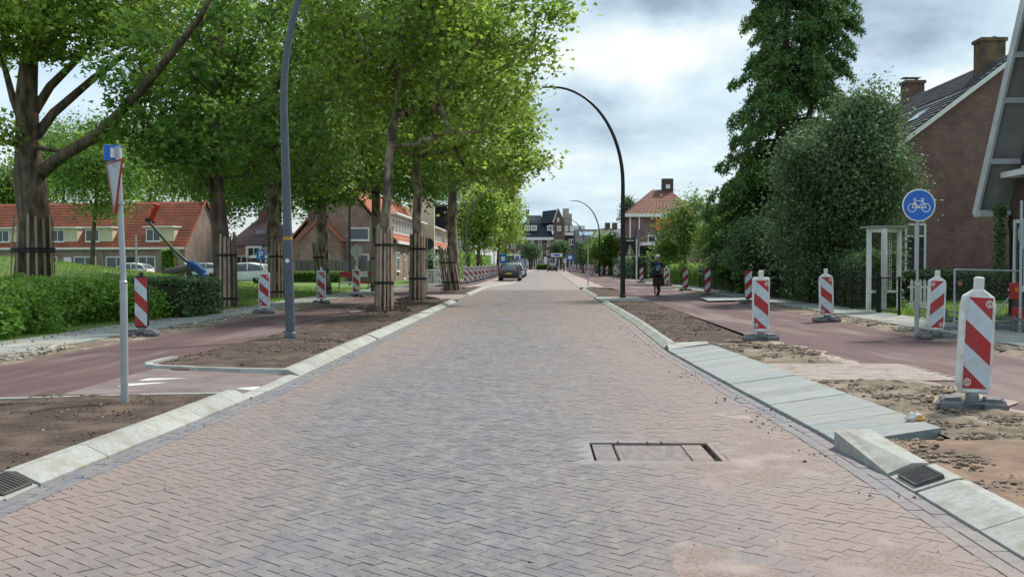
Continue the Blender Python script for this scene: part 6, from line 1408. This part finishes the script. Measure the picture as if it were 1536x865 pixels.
# soil heap and twigs at the foot of the island trees
def heap(x, y, r, seed):
    g = np.random.default_rng(seed); n = 380; a = g.uniform(0, 6.28, n); q = r*np.sqrt(g.uniform(.05, 1, n)); P = np.stack([x+np.cos(a)*q, y+np.sin(a)*q*1.2, .08+.18*(1-q/r)], -1)
    return P, .02+.05*g.uniform(0, 1, n)**2
hp = [heap(G(576, 466).x, G(576, 466).y, .85, 1), heap(G(627, 452).x, G(627, 452).y, .9, 2), heap(G(679, 436).x, G(679, 436).y, .7, 3)]
pebbles('root_heap', np.concatenate([h_[0] for h_ in hp]), np.concatenate([h_[1] for h_ in hp]), M_clod)
b = MB(); g = random.Random(5)
for cx_, cy_ in ((576, 466), (627, 452), (560, 470), (600, 470)):
    c = G(cx_, cy_, .12)
    for k in range(22):
        a = g.uniform(0, 6.28); l = g.uniform(.2, .75); q = c+Vector((g.uniform(-.8, .8), g.uniform(-.8, .8), g.uniform(0, .15))); b.tube([q, q+Vector((math.cos(a)*l*.5, math.sin(a)*l*.5, g.uniform(0, .1))), q+Vector((math.cos(a)*l, math.sin(a)*l, g.uniform(-.03, .15)))], [.009, .007, .004], 3)
b.build('cut_roots', mat('root_wood', (.05, .037, .028), None, 9, .9), kind='stuff')
# --- island tree 1
c = G(576, 465, .1); d1 = c.y
def tp(px, py, Y): p = A(px, py, Y); return p
def trk(pts, Y): return [(*tp(a, b_, Y+dy), r) for a, b_, dy, r in pts]
T1 = [(c.x, c.y, .02, .21)]+trk([(574, 400, 0, .175), (576, 340, 0, .15), (582, 290, 0, .135), (583, 240, 0, .125), (590, 190, 0, .12), (596, 140, 0, .10), (604, 90, 0, .08), (600, 20, .2, .08), (606, -80, .3, .05)], d1)
e1 = tp(660, 90, d1)
tree('plane_tree', 'slim plane tree with a leaning patchy trunk, nearest in the soil island', T1,
     [((e1.x-.95, d1, e1.z+2.6), (3.5, 4.4, 4.2), 145), ((e1.x+.2, d1, e1.z+.0), (2.3, 3, 2.2), 42), ((e1.x-2.2, d1+.5, e1.z+1.0), (2.6, 3, 2.6), 46), ((tp(560, 60, d1).x, d1, tp(560, 60, d1).z), (2.4, 2.6, 1.8), 26), (tuple(tp(700, 160, d1)), (1.9, 2.2, 1.5), 20), (tuple(tp(795, 80, d1)), (.8, 1.0, .5), 6), (tuple(tp(812, 5, d1)), (.7, 1.0, .5), 7)],
     'palm', .17, M_leafp, per=88, sig=.37, seed=11, group=GT, start=.42, twig=.017)
guard('g', (c.x, c.y, .05), .24, 2.5, 'plank guard round the nearest slim island tree', 14, .02, seed=1)
c = G(627, 450, .1); d2 = c.y
T2 = [(c.x, c.y, .02, .26)]+trk([(627, 390, 0, .20), (625, 330, 0, .175), (627, 290, 0, .16), (623, 250, 0, .15), (630, 200, 0, .13), (641, 150, 0, .10), (640, 60, 0, .08), (650, -30, 0, .05)], d2)
e2 = tp(690, 150, d2)
tree('plane_tree', 'second plane tree in the soil island, with a forked pale trunk', T2,
     [((e2.x-1.1, d2, e2.z+2.8), (3.6, 4.4, 4.6), 140), ((tp(728, 215, d2).x, d2, tp(728, 215, d2).z), (2.0, 2.4, 1.6), 34), ((tp(600, 190, d2).x, d2, tp(600, 190, d2).z), (2.3, 2.6, 1.7), 26), (tuple(tp(752, 130, d2)), (1.3, 2, 2.2), 18), (tuple(tp(785, 240, d2)), (.7, .9, .6), 7), (tuple(tp(782, 170, d2)), (.6, .9, .5), 5)],
     'palm', .175, M_leafp, per=86, sig=.39, seed=12, group=GT, start=.42, twig=.016)
guard('g', (c.x, c.y, .05), .28, 2.5, 'plank guard round the second island tree beside the dark round sign', 14, seed=2)
c = G(679, 435, .1); d3 = c.y
T3 = [(c.x, c.y, .02, .40)]+trk([(680, 390, 0, .30), (678, 340, 0, .25), (679, 280, 0, .21), (680, 230, 0, .17), (684, 150, 0, .12), (690, 60, 0, .08)], d3)
e3 = tp(715, 190, d3)
tree('plane_tree', 'third plane tree in the soil islands, pale trunk with leaning planks', T3,
     [((e3.x-.6, d3, e3.z+1.8), (3.5, 4.4, 4.8), 120), ((tp(762, 235, d3).x, d3, tp(762, 235, d3).z), (1.6, 2.2, 1.7), 30), ((tp(640, 240, d3).x, d3, tp(640, 240, d3).z), (2.6, 2.6, 1.9), 26)],
     'kite', .22, M_leafp, per=80, sig=.42, seed=13, group=GT, start=.4)
guard('g', (c.x, c.y, .05), .42, 2.3, 'leaning plank guard round the third island tree', 12, -.35, seed=3, bands=(.2, .65))
# --- row on the lawn
rowp = [(340, 458, 322, 14, .31), (415, 446, 405, 3, .29), (487, 440, 478, -22, .29), (566, 436, 560, 0, .27)]
LB = ['big plane tree with a dark trunk wrapped in planks, left of the grey lamp post', 'plane tree with a flaking trunk just left of the grey lamp post', 'plane tree with leaning planks just right of the grey lamp post', 'plane tree standing right behind the nearest slim island tree']
LG = ['plank guard round the dark trunk beside the shrubbery', 'dark plank guard just left of the grey lamp post', 'leaning plank guard right of the grey lamp post', 'plank guard hidden behind the nearest slim tree']
for i, (px, py, pt, ln, r0) in enumerate(rowp):
    c = G(px, py, .1); d = c.y; s = 37/d
    T = [(c.x, c.y, .02, r0*1.25)]+trk([((px+pt)/2+2, 400 if i else 380, 0, r0), (pt+4, 300, 0, r0*.82), (pt, 200, 0, r0*.7), (pt+6, 100, 0, r0*.5), (pt, -20, 0, r0*.3)], d)
    cc = tp(pt-12, 150, d)
    tree('plane_tree', LB[i], T, [((cc.x+(.9 if i == 0 else 0), d+.6, 8.3+(i > 1)*.5), (4.5 if i == 0 else 5.0, 4.2 if i == 0 else 5, 4.6), 165 if i < 2 else 145), ((cc.x+1.6, d-1.0, 5.4+i*.1), (3.2, 2.6, 1.3), 34), ((cc.x-(1.2 if i == 0 else 2.6), d, 5.8), (2.0, 2.4, 1.2), 20)],
         'palm' if i < 2 else 'kite', .205 if i < 2 else .22, M_leafd, per=70, sig=.38, seed=20+i, group=GL, start=.38, bark=M_bark if i == 0 else M_barkp)  # same species as the island trees; canopy shade is put into this darker leaf colour
    guard('g', (c.x, c.y, .05), r0*1.0, 2.4, LG[i], 13, (-.28 if i == 2 else .0), seed=10+i, bands=(.12, .72))
# --- big tree on the mound
Yb_ = 38.3; c = A(50, 422, Yb_)
T = [(c.x, c.y, c.z-.3, .72)]+trk([(50, 380, 0, .60), (52, 330, 0, .56), (44, 270, 0, .58), (42, 220, 0, .44), (40, 140, 0, .38), (46, 60, 0, .28), (60, -60, 0, .16)], Yb_)
bt = tree('plane_tree', 'massive old plane tree with thick spreading limbs on the grass mound at the left', T,
     [((c.x-1, Yb_, 13.0), (7.5, 6, 3.4), 200), ((tp(240, 20, Yb_).x, Yb_-.5, 11.0), (3.4, 4, 2.0), 70), ((tp(120, 60, Yb_).x, Yb_-1.5, 10.1), (3.4, 3, 1.3), 55), ((tp(10, 60, Yb_).x, Yb_-1, 10.0), (2.6, 3, 1.3), 34), (tuple(tp(165, 195, Yb_)), (.9, 1.2, .5), 5), (tuple(tp(8, 195, Yb_)), (.8, 1.2, .8), 6), (tuple(tp(300, 110, Yb_+1)), (2.2, 2.0, 1.6), 22)],
     'palm', .20, M_leafp, per=80, sig=.40, seed=31, start=.5, bark=M_bark, group=None, twig=.016)
b = MB(); o3 = Vector(bt.location)
def limb(pts, rad):
    b.tube([Vector(tp(a, c_2, Yb_+dy))-o3 for a, c_2, dy in pts], rad, 10)
limb([(58, 262, 0), (90, 236, -.8), (140, 207, -2.6), (200, 150, -5.2), (250, 90, -7.4), (298, 30, -9.0), (330, -30, -9.6)], [.27, .22, .19, .155, .12, .09, .06])
limb([(46, 215, 0), (80, 170, .3), (140, 118, .6), (190, 80, .8)], [.20, .17, .13, .08])
limb([(44, 180, 0), (75, 130, .3), (120, 85, .6), (150, 40, .8)], [.19, .16, .12, .08])
limb([(36, 190, 0), (20, 150, .2), (8, 105, .4), (-10, 60, .5)], [.18, .14, .11, .08])
limb([(38, 270, 0), (22, 262, .1)], [.22, .12])
b.build('limb', M_bark, bt, smooth=True)
guard('g', (c.x, c.y, c.z-.05), .66, 2.45, 'wide plank guard with stacked slats round the massive old tree', 13, seed=40, bands=(.48, .52))
# --- small round tree in front of the terrace
def simple(name, label, px, pybase, pxc, pyc, rx_px, rz_px, Y, m, size, n, seed, per=70, kind='kite', tr=.12, flat=.7, sig=None, group=None, cat='tree', zb=.08, start=.35, bark=None, shell=.6, extra=()):
    b0 = A(px, pybase, Y); cc = A(pxc, pyc, Y); rx_, rz_ = rx_px/F*Y, rz_px/F*Y
    T = [(b0.x, Y, zb, tr), ((b0.x*.6+cc.x*.4), Y, zb+(cc.z-zb)*.5, tr*.8), (cc.x, Y, cc.z, tr*.6), (cc.x, Y, cc.z+rz_*.7, tr*.3)]
    bl = [((cc.x, Y, cc.z), (rx_, rx_*.9, rz_), n)]+[(tuple(A(a, b_, Y)), (c_2/F*Y, c_2/F*Y, d_/F*Y), e_) for a, b_, c_2, d_, e_ in extra]
    return tree(name, label, T, bl, kind, size, m, per=per, sig=sig or .12*(rx_+rz_), flat=flat, seed=seed, group=group, cat=cat, start=start, shell=shell, bark=bark or M_bark)
simple('garden_tree', 'young dark green tree with a slim trunk in front of the orange-roofed terrace', 136, 410, 148, 255, 62, 72, 62, M_leafd, .20, 110, 51, 75, tr=.16)
GB = 'background trees on the left'
bgt = [(20, 300, 55, 60, 150, M_leafd, 'dark tree behind the trunk at the left edge'), (95, 245, 60, 60, 160, M_leafd, 'round tree above the orange roof left of the sign post'), (225, 250, 75, 70, 150, M_leafl, 'pale yellow-green tree above the orange roof'), (330, 260, 60, 80, 145, M_leafd, 'dark tree right of the terrace gable'),
       (420, 265, 75, 60, 150, M_leafd, 'dark tree above the purple-brown roof'), (500, 250, 80, 80, 128, M_leafd, 'broad tree behind the board fence'), (565, 235, 70, 90, 120, M_leafd, 'tall tree rising behind the street terrace gable'), (640, 230, 70, 80, 175, M_leafd, 'tree behind the orange terrace roof'), (700, 262, 60, 62, 215, M_leafd, 'dark tree above the black slated building')]
for i, (px, py, rx_, rz_, Y, m, lb) in enumerate(bgt):
    simple('background_tree', lb, px, 400, px, py, rx_, rz_, Y, m, .46, 190, 60+i, 60, tr=.35, group=GB, sig=.12*(rx_+rz_)/F*Y)
GS = 'street trees at the far end of the left row'
for i, (px, py, rx_, rz_, Y, m, lb) in enumerate([(752, 318, 34, 62, 128, M_leafp, 'bright green street tree overhanging the parked dark hatchback'), (722, 325, 34, 55, 108, M_leafp, 'street tree behind the third wrapped island tree'), (763, 330, 26, 55, 165, M_leafp, 'last bright green street tree before the apartments'), (700, 330, 26, 30, 150, M_leafr, 'copper-leaved tree in the shade behind the far arching lamps')]):
    simple('street_tree', lb, px-6, 405, px, py, rx_, rz_, Y, m, .30, 110, 80+i, 60, tr=.2, group=GS, sig=.5, shell=.8)
for i, (px, py, rx_, rz_, Y, lb) in enumerate([(796, 377, 15, 13, 235, 'dark round tree left of the far black car'), (841, 374, 17, 13, 225, 'darker low round tree right of the far black car')]):
    simple('round_tree', lb, px, 400, px, py, rx_, rz_, Y, M_leafg, .30, 90, 90+i, 50, tr=.2, sig=.45, group='round trees before the apartments')
# --- right side: conifer
Yk_ = 50; xk = A(1172, 395, Yk_).x; g = np.random.default_rng(77); C = []
tc_ = thing('conifer_tree', (xk, Yk_, .05), 'very tall ragged dark conifer reaching out of the picture on the right', 'tree')
b = MB(); b.tube([(0, 0, 0), (0.0, 0, 5), (.1, 0, 11), (.4, 0, 17)], [.38, .3, .2, .06], 10)
b2 = [(.9, 0, 7), (1.7, .2, 10), (2.1, .3, 13.2), (2.2, .3, 15)]; b.tube([(0, 0, 5)]+b2, [.2, .17, .13, .08, .04], 8)
P = []; D_ = []
def kr(z): return np.interp(z, [1.5, 3.5, 6, 9, 12, 15, 17.5], [2.6, 3.5, 3.3, 2.75, 2.25, 1.65, .4])
for i in range(300):
    z = g.uniform(1.2, 17.2); a = g.uniform(0, 6.28); second = g.uniform() < .28 and 7 < z < 15.3
    x0, y0 = (np.interp(z, [7, 10, 13.2, 15], [.9, 1.7, 2.1, 2.2]), .2) if second else (.02*z, 0)
    Lb = (1.4 if second else kr(z))*g.uniform(.72, 1.16); dx, dy = math.cos(a), math.sin(a)
    pts = [(x0, y0, z), (x0+dx*Lb*.5, y0+dy*Lb*.5, z-Lb*.02), (x0+dx*Lb, y0+dy*Lb, z-Lb*.34)]
    b.tube(pts, [.045, .03, .01], 4)
    ns2 = int(9+Lb*7)
    for k in range(ns2):
        f = .20+.82*(int((k+g.uniform())/ns2*5)+.5+g.normal(0, .14))/5; side = g.normal(0, .20*Lb*(1.15-f)+.05); px_ = x0+dx*Lb*f-dy*side; py_ = y0+dy*Lb*f+dx*side; pz_ = z+Lb*(.02*f-.36*f*f)+g.normal(0, .12)
        q = 26; spine = g.uniform(0, 1, q); hang = .42*spine
        P.append(np.stack([px_+dx*spine*.30+g.normal(0, .055, q), py_+dy*spine*.30+g.normal(0, .055, q), pz_-hang+g.normal(0, .05, q)], -1))
b.build('trunk', M_bark, tc_, smooth=True); P = np.concatenate(P); lv, lf_ = leaves_np(P, .20, g, 'thin', .2, droop=1.6); obj('crown', np_mesh('crown', lv, lf_, M_leafc), tc_)
# --- broad glossy tree before the house
Yg_ = 38; 
def sx(px, py): return tuple(A(px, py, Yg_))
c = A(1275, 0, Yg_)
tree('glossy_leaved_tree', 'broad grey-green glossy leaved tree between the conifer and the brick house', [(c.x, Yg_, .05, .2), (c.x+.1, Yg_, 2, .17), (c.x+.3, Yg_, 5, .12), (c.x+.2, Yg_, 7.5, .05)],
     [(sx(1275, 280), (2.55, 2.2, 2.6), 190), (sx(1235, 335), (2.0, 2.0, 1.7), 80), (sx(1300, 180), (1.15, 1.2, 1.4), 46), (sx(1318, 268), (1.25, 1.5, 1.7), 60), (sx(1215, 250), (1.3, 1.4, 1.6), 50), (sx(1250, 400), (2.6, 1.6, 1.1), 70)],
     'kite', .115, M_leafg, per=125, sig=.34, flat=.9, seed=91, start=.15, up=.3, bark=M_bark, shell=.7, twig=.009)
simple('garden_tree', 'dark shrubby tree filling the gap under the conifer', 1130, 425, 1150, 375, 52, 42, 44, M_leafg, .13, 120, 92, 85, tr=.1, sig=.32, start=.1)
simple('light_green_tree', 'pale green feathery tree left of the conifer foot', 1128, 425, 1132, 348, 34, 36, 56, M_leafl, .16, 70, 93, 60, tr=.08, sig=.32, kind='thin')
simple('turning_tree', 'garden tree with orange-tinged leaves right of the cyclist', 1030, 420, 1024, 345, 36, 42, 72, M_leafo, .20, 85, 94, 50, tr=.1, sig=.38, extra=((1050, 300, 12, 10, 8), (1000, 380, 20, 16, 16)))
simple('garden_bush', 'dull dark green rounded bush right of the orange-tinged tree', 1080, 425, 1078, 358, 32, 44, 64, M_leafd, .16, 85, 95, 65, tr=.1, sig=.32)
simple('garden_bush', 'low dark shrub behind the fence left of the pale feathery tree', 1100, 425, 1100, 402, 40, 20, 52, M_leafg, .13, 70, 96, 70, tr=.06, sig=.3, start=.1)
simple('conical_tree', 'narrow dark conical tree beside the dark box building', 875, 405, 875, 380, 5, 18, 150, M_leafc, .25, 40, 97, 50, tr=.15, sig=.28)
simple('conical_tree', 'second narrow conical tree left of the dark arching lamp', 884, 405, 885, 380, 5, 19, 145, M_leafc, .25, 40, 98, 50, tr=.15, sig=.28)
simple('garden_tree', 'mid green tree left of the dark arching lamp post', 907, 410, 907, 375, 19, 24, 125, M_leafd, .28, 80, 99, 55, tr=.2, sig=.5)
simple('background_tree', 'dark narrow tree just right of the dark arching lamp far behind', 942, 395, 942, 318, 7, 22, 210, M_leafg, .4, 40, 100, 50, tr=.25, sig=.6)
simple('street_tree', 'green tree beside the porch of the hip-roofed house', 1010, 410, 1008, 385, 22, 24, 90, M_leafd, .22, 60, 101, 55, tr=.12, sig=.4)
# --- hedges and shrubberies
def hedge(label, x0, y0, x1, y1, wd, h, m, n, size, seed, name='hedge', cat='hedge', z=.06, lump_=.12, core=True, kind='kite', hf=None):
    t = thing(name, (x0, y0, z), label, cat); g = np.random.default_rng(seed)
    D = np.array([x1-x0, y1-y0]); L_ = np.linalg.norm(D); D /= L_; Nn = np.array([-D[1], D[0]])
    s = g.uniform(0, L_, n); side = g.uniform(-1, 1, n); w = g.uniform(0, 1, n)
    hh = h*(1+lump_*2*(fbm(s*.8, side+3, seed, 3)-.5)) if hf is None else hf(s)*(1+lump_*2*(fbm(s*.8, side+3, seed, 3)-.5))
    top = g.uniform(0, 1, n) < .4
    v = np.where(top, side*.95, np.sign(side)*(1-.12*w)); zz_ = np.where(top, hh*(1-.06*w), hh*w)
    off = v*wd/2*(1+lump_*2*(fbm(s*1.2, zz_*1.5, seed+5, 3)-.5))
    endm = g.uniform(0, 1, n) < .10; s = np.where(endm, np.where(side > 0, L_-.05*w, .05*w), s); off = np.where(endm, g.uniform(-1, 1, n)*wd/2, off)
    P = np.stack([s*D[0]+off*Nn[0], s*D[1]+off*Nn[1], zz_], -1)+g.normal(0, .03, (n, 3))
    if core:
        k = max(2, int(L_/1.2)); V = []; Fs = []
        for i in range(k+1):
            q = L_*i/k; hq = (h if hf is None else float(hf(np.array([q]))[0]))*.86
            for o_, zz2 in ((-wd*.42, 0), (-wd*.40, hq*.9), (0, hq), (wd*.40, hq*.9), (wd*.42, 0)): V.append((q*D[0]+o_*Nn[0], q*D[1]+o_*Nn[1], zz2))
        for i in range(k):
            for j in range(4): Fs.append((i*5+j, i*5+j+1, i*5+6+j, i*5+5+j))
        Fs += [(4, 3, 2, 1, 0), tuple(k*5+j for j in range(5))]
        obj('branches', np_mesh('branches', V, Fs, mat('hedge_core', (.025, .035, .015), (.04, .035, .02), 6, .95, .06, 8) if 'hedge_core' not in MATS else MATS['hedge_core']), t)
    lv, lf_ = leaves_np(P, size, g, kind, .6); obj('foliage', np_mesh('foliage', lv, lf_, m), t); return t
# front-left shrubbery: one dense mass with a rounded right end, made of overlapping shrubs
gsh = np.random.default_rng(8)
def shrub_mass():
    t = thing('shrubbery', (-12, 24, .06), 'dense bright green shrubbery along the pavement on the left', 'shrub')
    P = []; V = []; Fs = []; off = 0
    for i in range(250):
        y = gsh.uniform(16.0, 28.8); f = gsh.uniform(0, 1)**.8; xfront = -10.15+np.interp(y, [16, 20, 29.5], [-.15, 0, .75]); x = xfront-.35-f*5.0
        if y > 27.6: x = min(x, xfront-.8)
        zt = (.66+.42*min(1, (xfront-x)/1.1)+gsh.normal(0, .07))*(1 if y < 28 else .93)
        r = gsh.uniform(.42, .68); n = 330
        v = gsh.normal(0, 1, (n, 3)); v /= np.linalg.norm(v, axis=1)[:, None]; v[:, 2] = np.abs(v[:, 2])*1.0-.25*gsh.uniform(0, 1, n)
        zc = max(.1, zt-r*.8)
        q = np.array([x, y, zc])+v*r*gsh.uniform(.82, 1.1, (n, 1))*np.array([1, 1, .85]); P.append(q)
        if (xfront-x) < 1.2:      # skirt of leaves down to the ground
            k = 330; P.append(np.stack([gsh.uniform(x-.4, x+.45, k), gsh.uniform(y-.5, y+.5, k), gsh.uniform(.03, zc, k)], -1))
    P = np.concatenate(P); keep = (P[:, 2] > .0)
    P = P[keep]; lv, lf_ = leaves_np(P-np.array([-12, 24, .06]), .098, gsh, 'kite', .7); obj('foliage', np_mesh('foliage', lv, lf_, M_leafh), t)
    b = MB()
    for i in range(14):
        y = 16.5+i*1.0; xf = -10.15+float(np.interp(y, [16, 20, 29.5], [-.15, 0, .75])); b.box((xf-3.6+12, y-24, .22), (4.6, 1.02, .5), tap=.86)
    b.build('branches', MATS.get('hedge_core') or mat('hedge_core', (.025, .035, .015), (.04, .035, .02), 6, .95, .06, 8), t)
shrub_mass()
hedge('darker glossy shrub at the right-hand end of the bright shrubbery', -10.0, 27.0, -9.75, 29.5, 1.5, 1.02, M_leafg, 5200, .10, 6, 'shrub', 'shrub')
hedge('clipped low hedge at the back of the lawn below the board fence', A(440, 0, 78).x, 78, A(512, 0, 78).x, 78, 1.6, .75, M_leafd, 5000, .14, 7)
hedge('flowering hedge with pale blossoms behind the white barrier heap', A(642, 0, 80).x, 76, A(676, 0, 100).x, 104, 1.8, 2.1, mat('flower_leaf', (.55, .56, .50), (.06, .13, .03), 6, .6, island=.4, trans=.2, coords='World', lohi=(.4, .5)), 9000, .15, 8)
hedge('tall green garden hedge along the far left pavement', -7.9, 95, -7.4, 150, 1.6, 2.4, M_leafh, 14000, .2, 9, lump_=.2)
hedge('bright green clipped hedge along the right pavement beyond the wire fence', 10.5, 50, 10.6, 78, 1.3, 1.35, M_leafh, 12000, .12, 10)
hedge('dark hedge on the right below the conical trees', 9.6, 96, 9.9, 160, 1.6, 2.0, M_leafg, 12000, .2, 11)
hedge('dark clipped hedge below the brick house window', 13.2, 41.2, 24, 41.6, 1.0, 1.12, M_leafg, 9000, .10, 12)
hedge('dark ivy-covered shrubs behind the black mesh fence', 10.9, 33.0, 11.0, 50, 1.4, 1.7, M_leafg, 26000, .10, 13, lump_=.3)
hedge('low leafy border plants along the wire fence foot', 10.3, 36, 10.2, 47, .6, .42, M_leafd, 3500, .10, 14, 'border_plants', 'plants', core=False)
hedge('climbing plant on the dark brick wall at the right edge', A(1497, 0, 27.8).x, 27.75, A(1508, 0, 27.8).x, 27.75, .25, 1.9, M_leafg, 1500, .08, 15, 'climbing_plant', 'plant', z=1.1, core=False)
hedge('small bush against the orange-roofed terrace wall', A(243, 0, 106).x, 106, A(262, 0, 106).x, 106, 1.6, 2.9, M_leafh, 2500, .2, 16, 'bush', 'shrub')
hedge('green hedge in front of the far shops', A(806, 0, 240).x, 240, A(822, 0, 240).x, 240, 2, 1.2, M_leafd, 1200, .3, 17)
# fallen leaves along the left pavement
g = np.random.default_rng(12); n = 420; y = g.uniform(14, 34, n); x = -9.75+g.uniform(0, .55, n)**1+g.normal(0, .15, n)
P = np.stack([x, y, np.full(n, .092)], -1); lv, lf_ = leaves_np(P, .055, g, 'kite', 3); obj('fallen_leaves', np_mesh('fallen_leaves', lv, lf_, mat('dry_leaf', (.25, .14, .05), (.16, .10, .04), 6, .8, island=.4)), kind='stuff')
for (x0_, x1_, sd_) in ((-8.4, -7.5, 13), (7.5, 8.4, 14)):
    n = 300; y = g.uniform(13, 45, n); P = np.stack([g.uniform(x0_, x1_, n), y, np.full(n, .095)], -1); lv, lf_ = leaves_np(P, .045, g, 'kite', 2); obj('fallen_leaves', np_mesh('fallen_leaves', lv, lf_, MATS['dry_leaf']), kind='stuff')
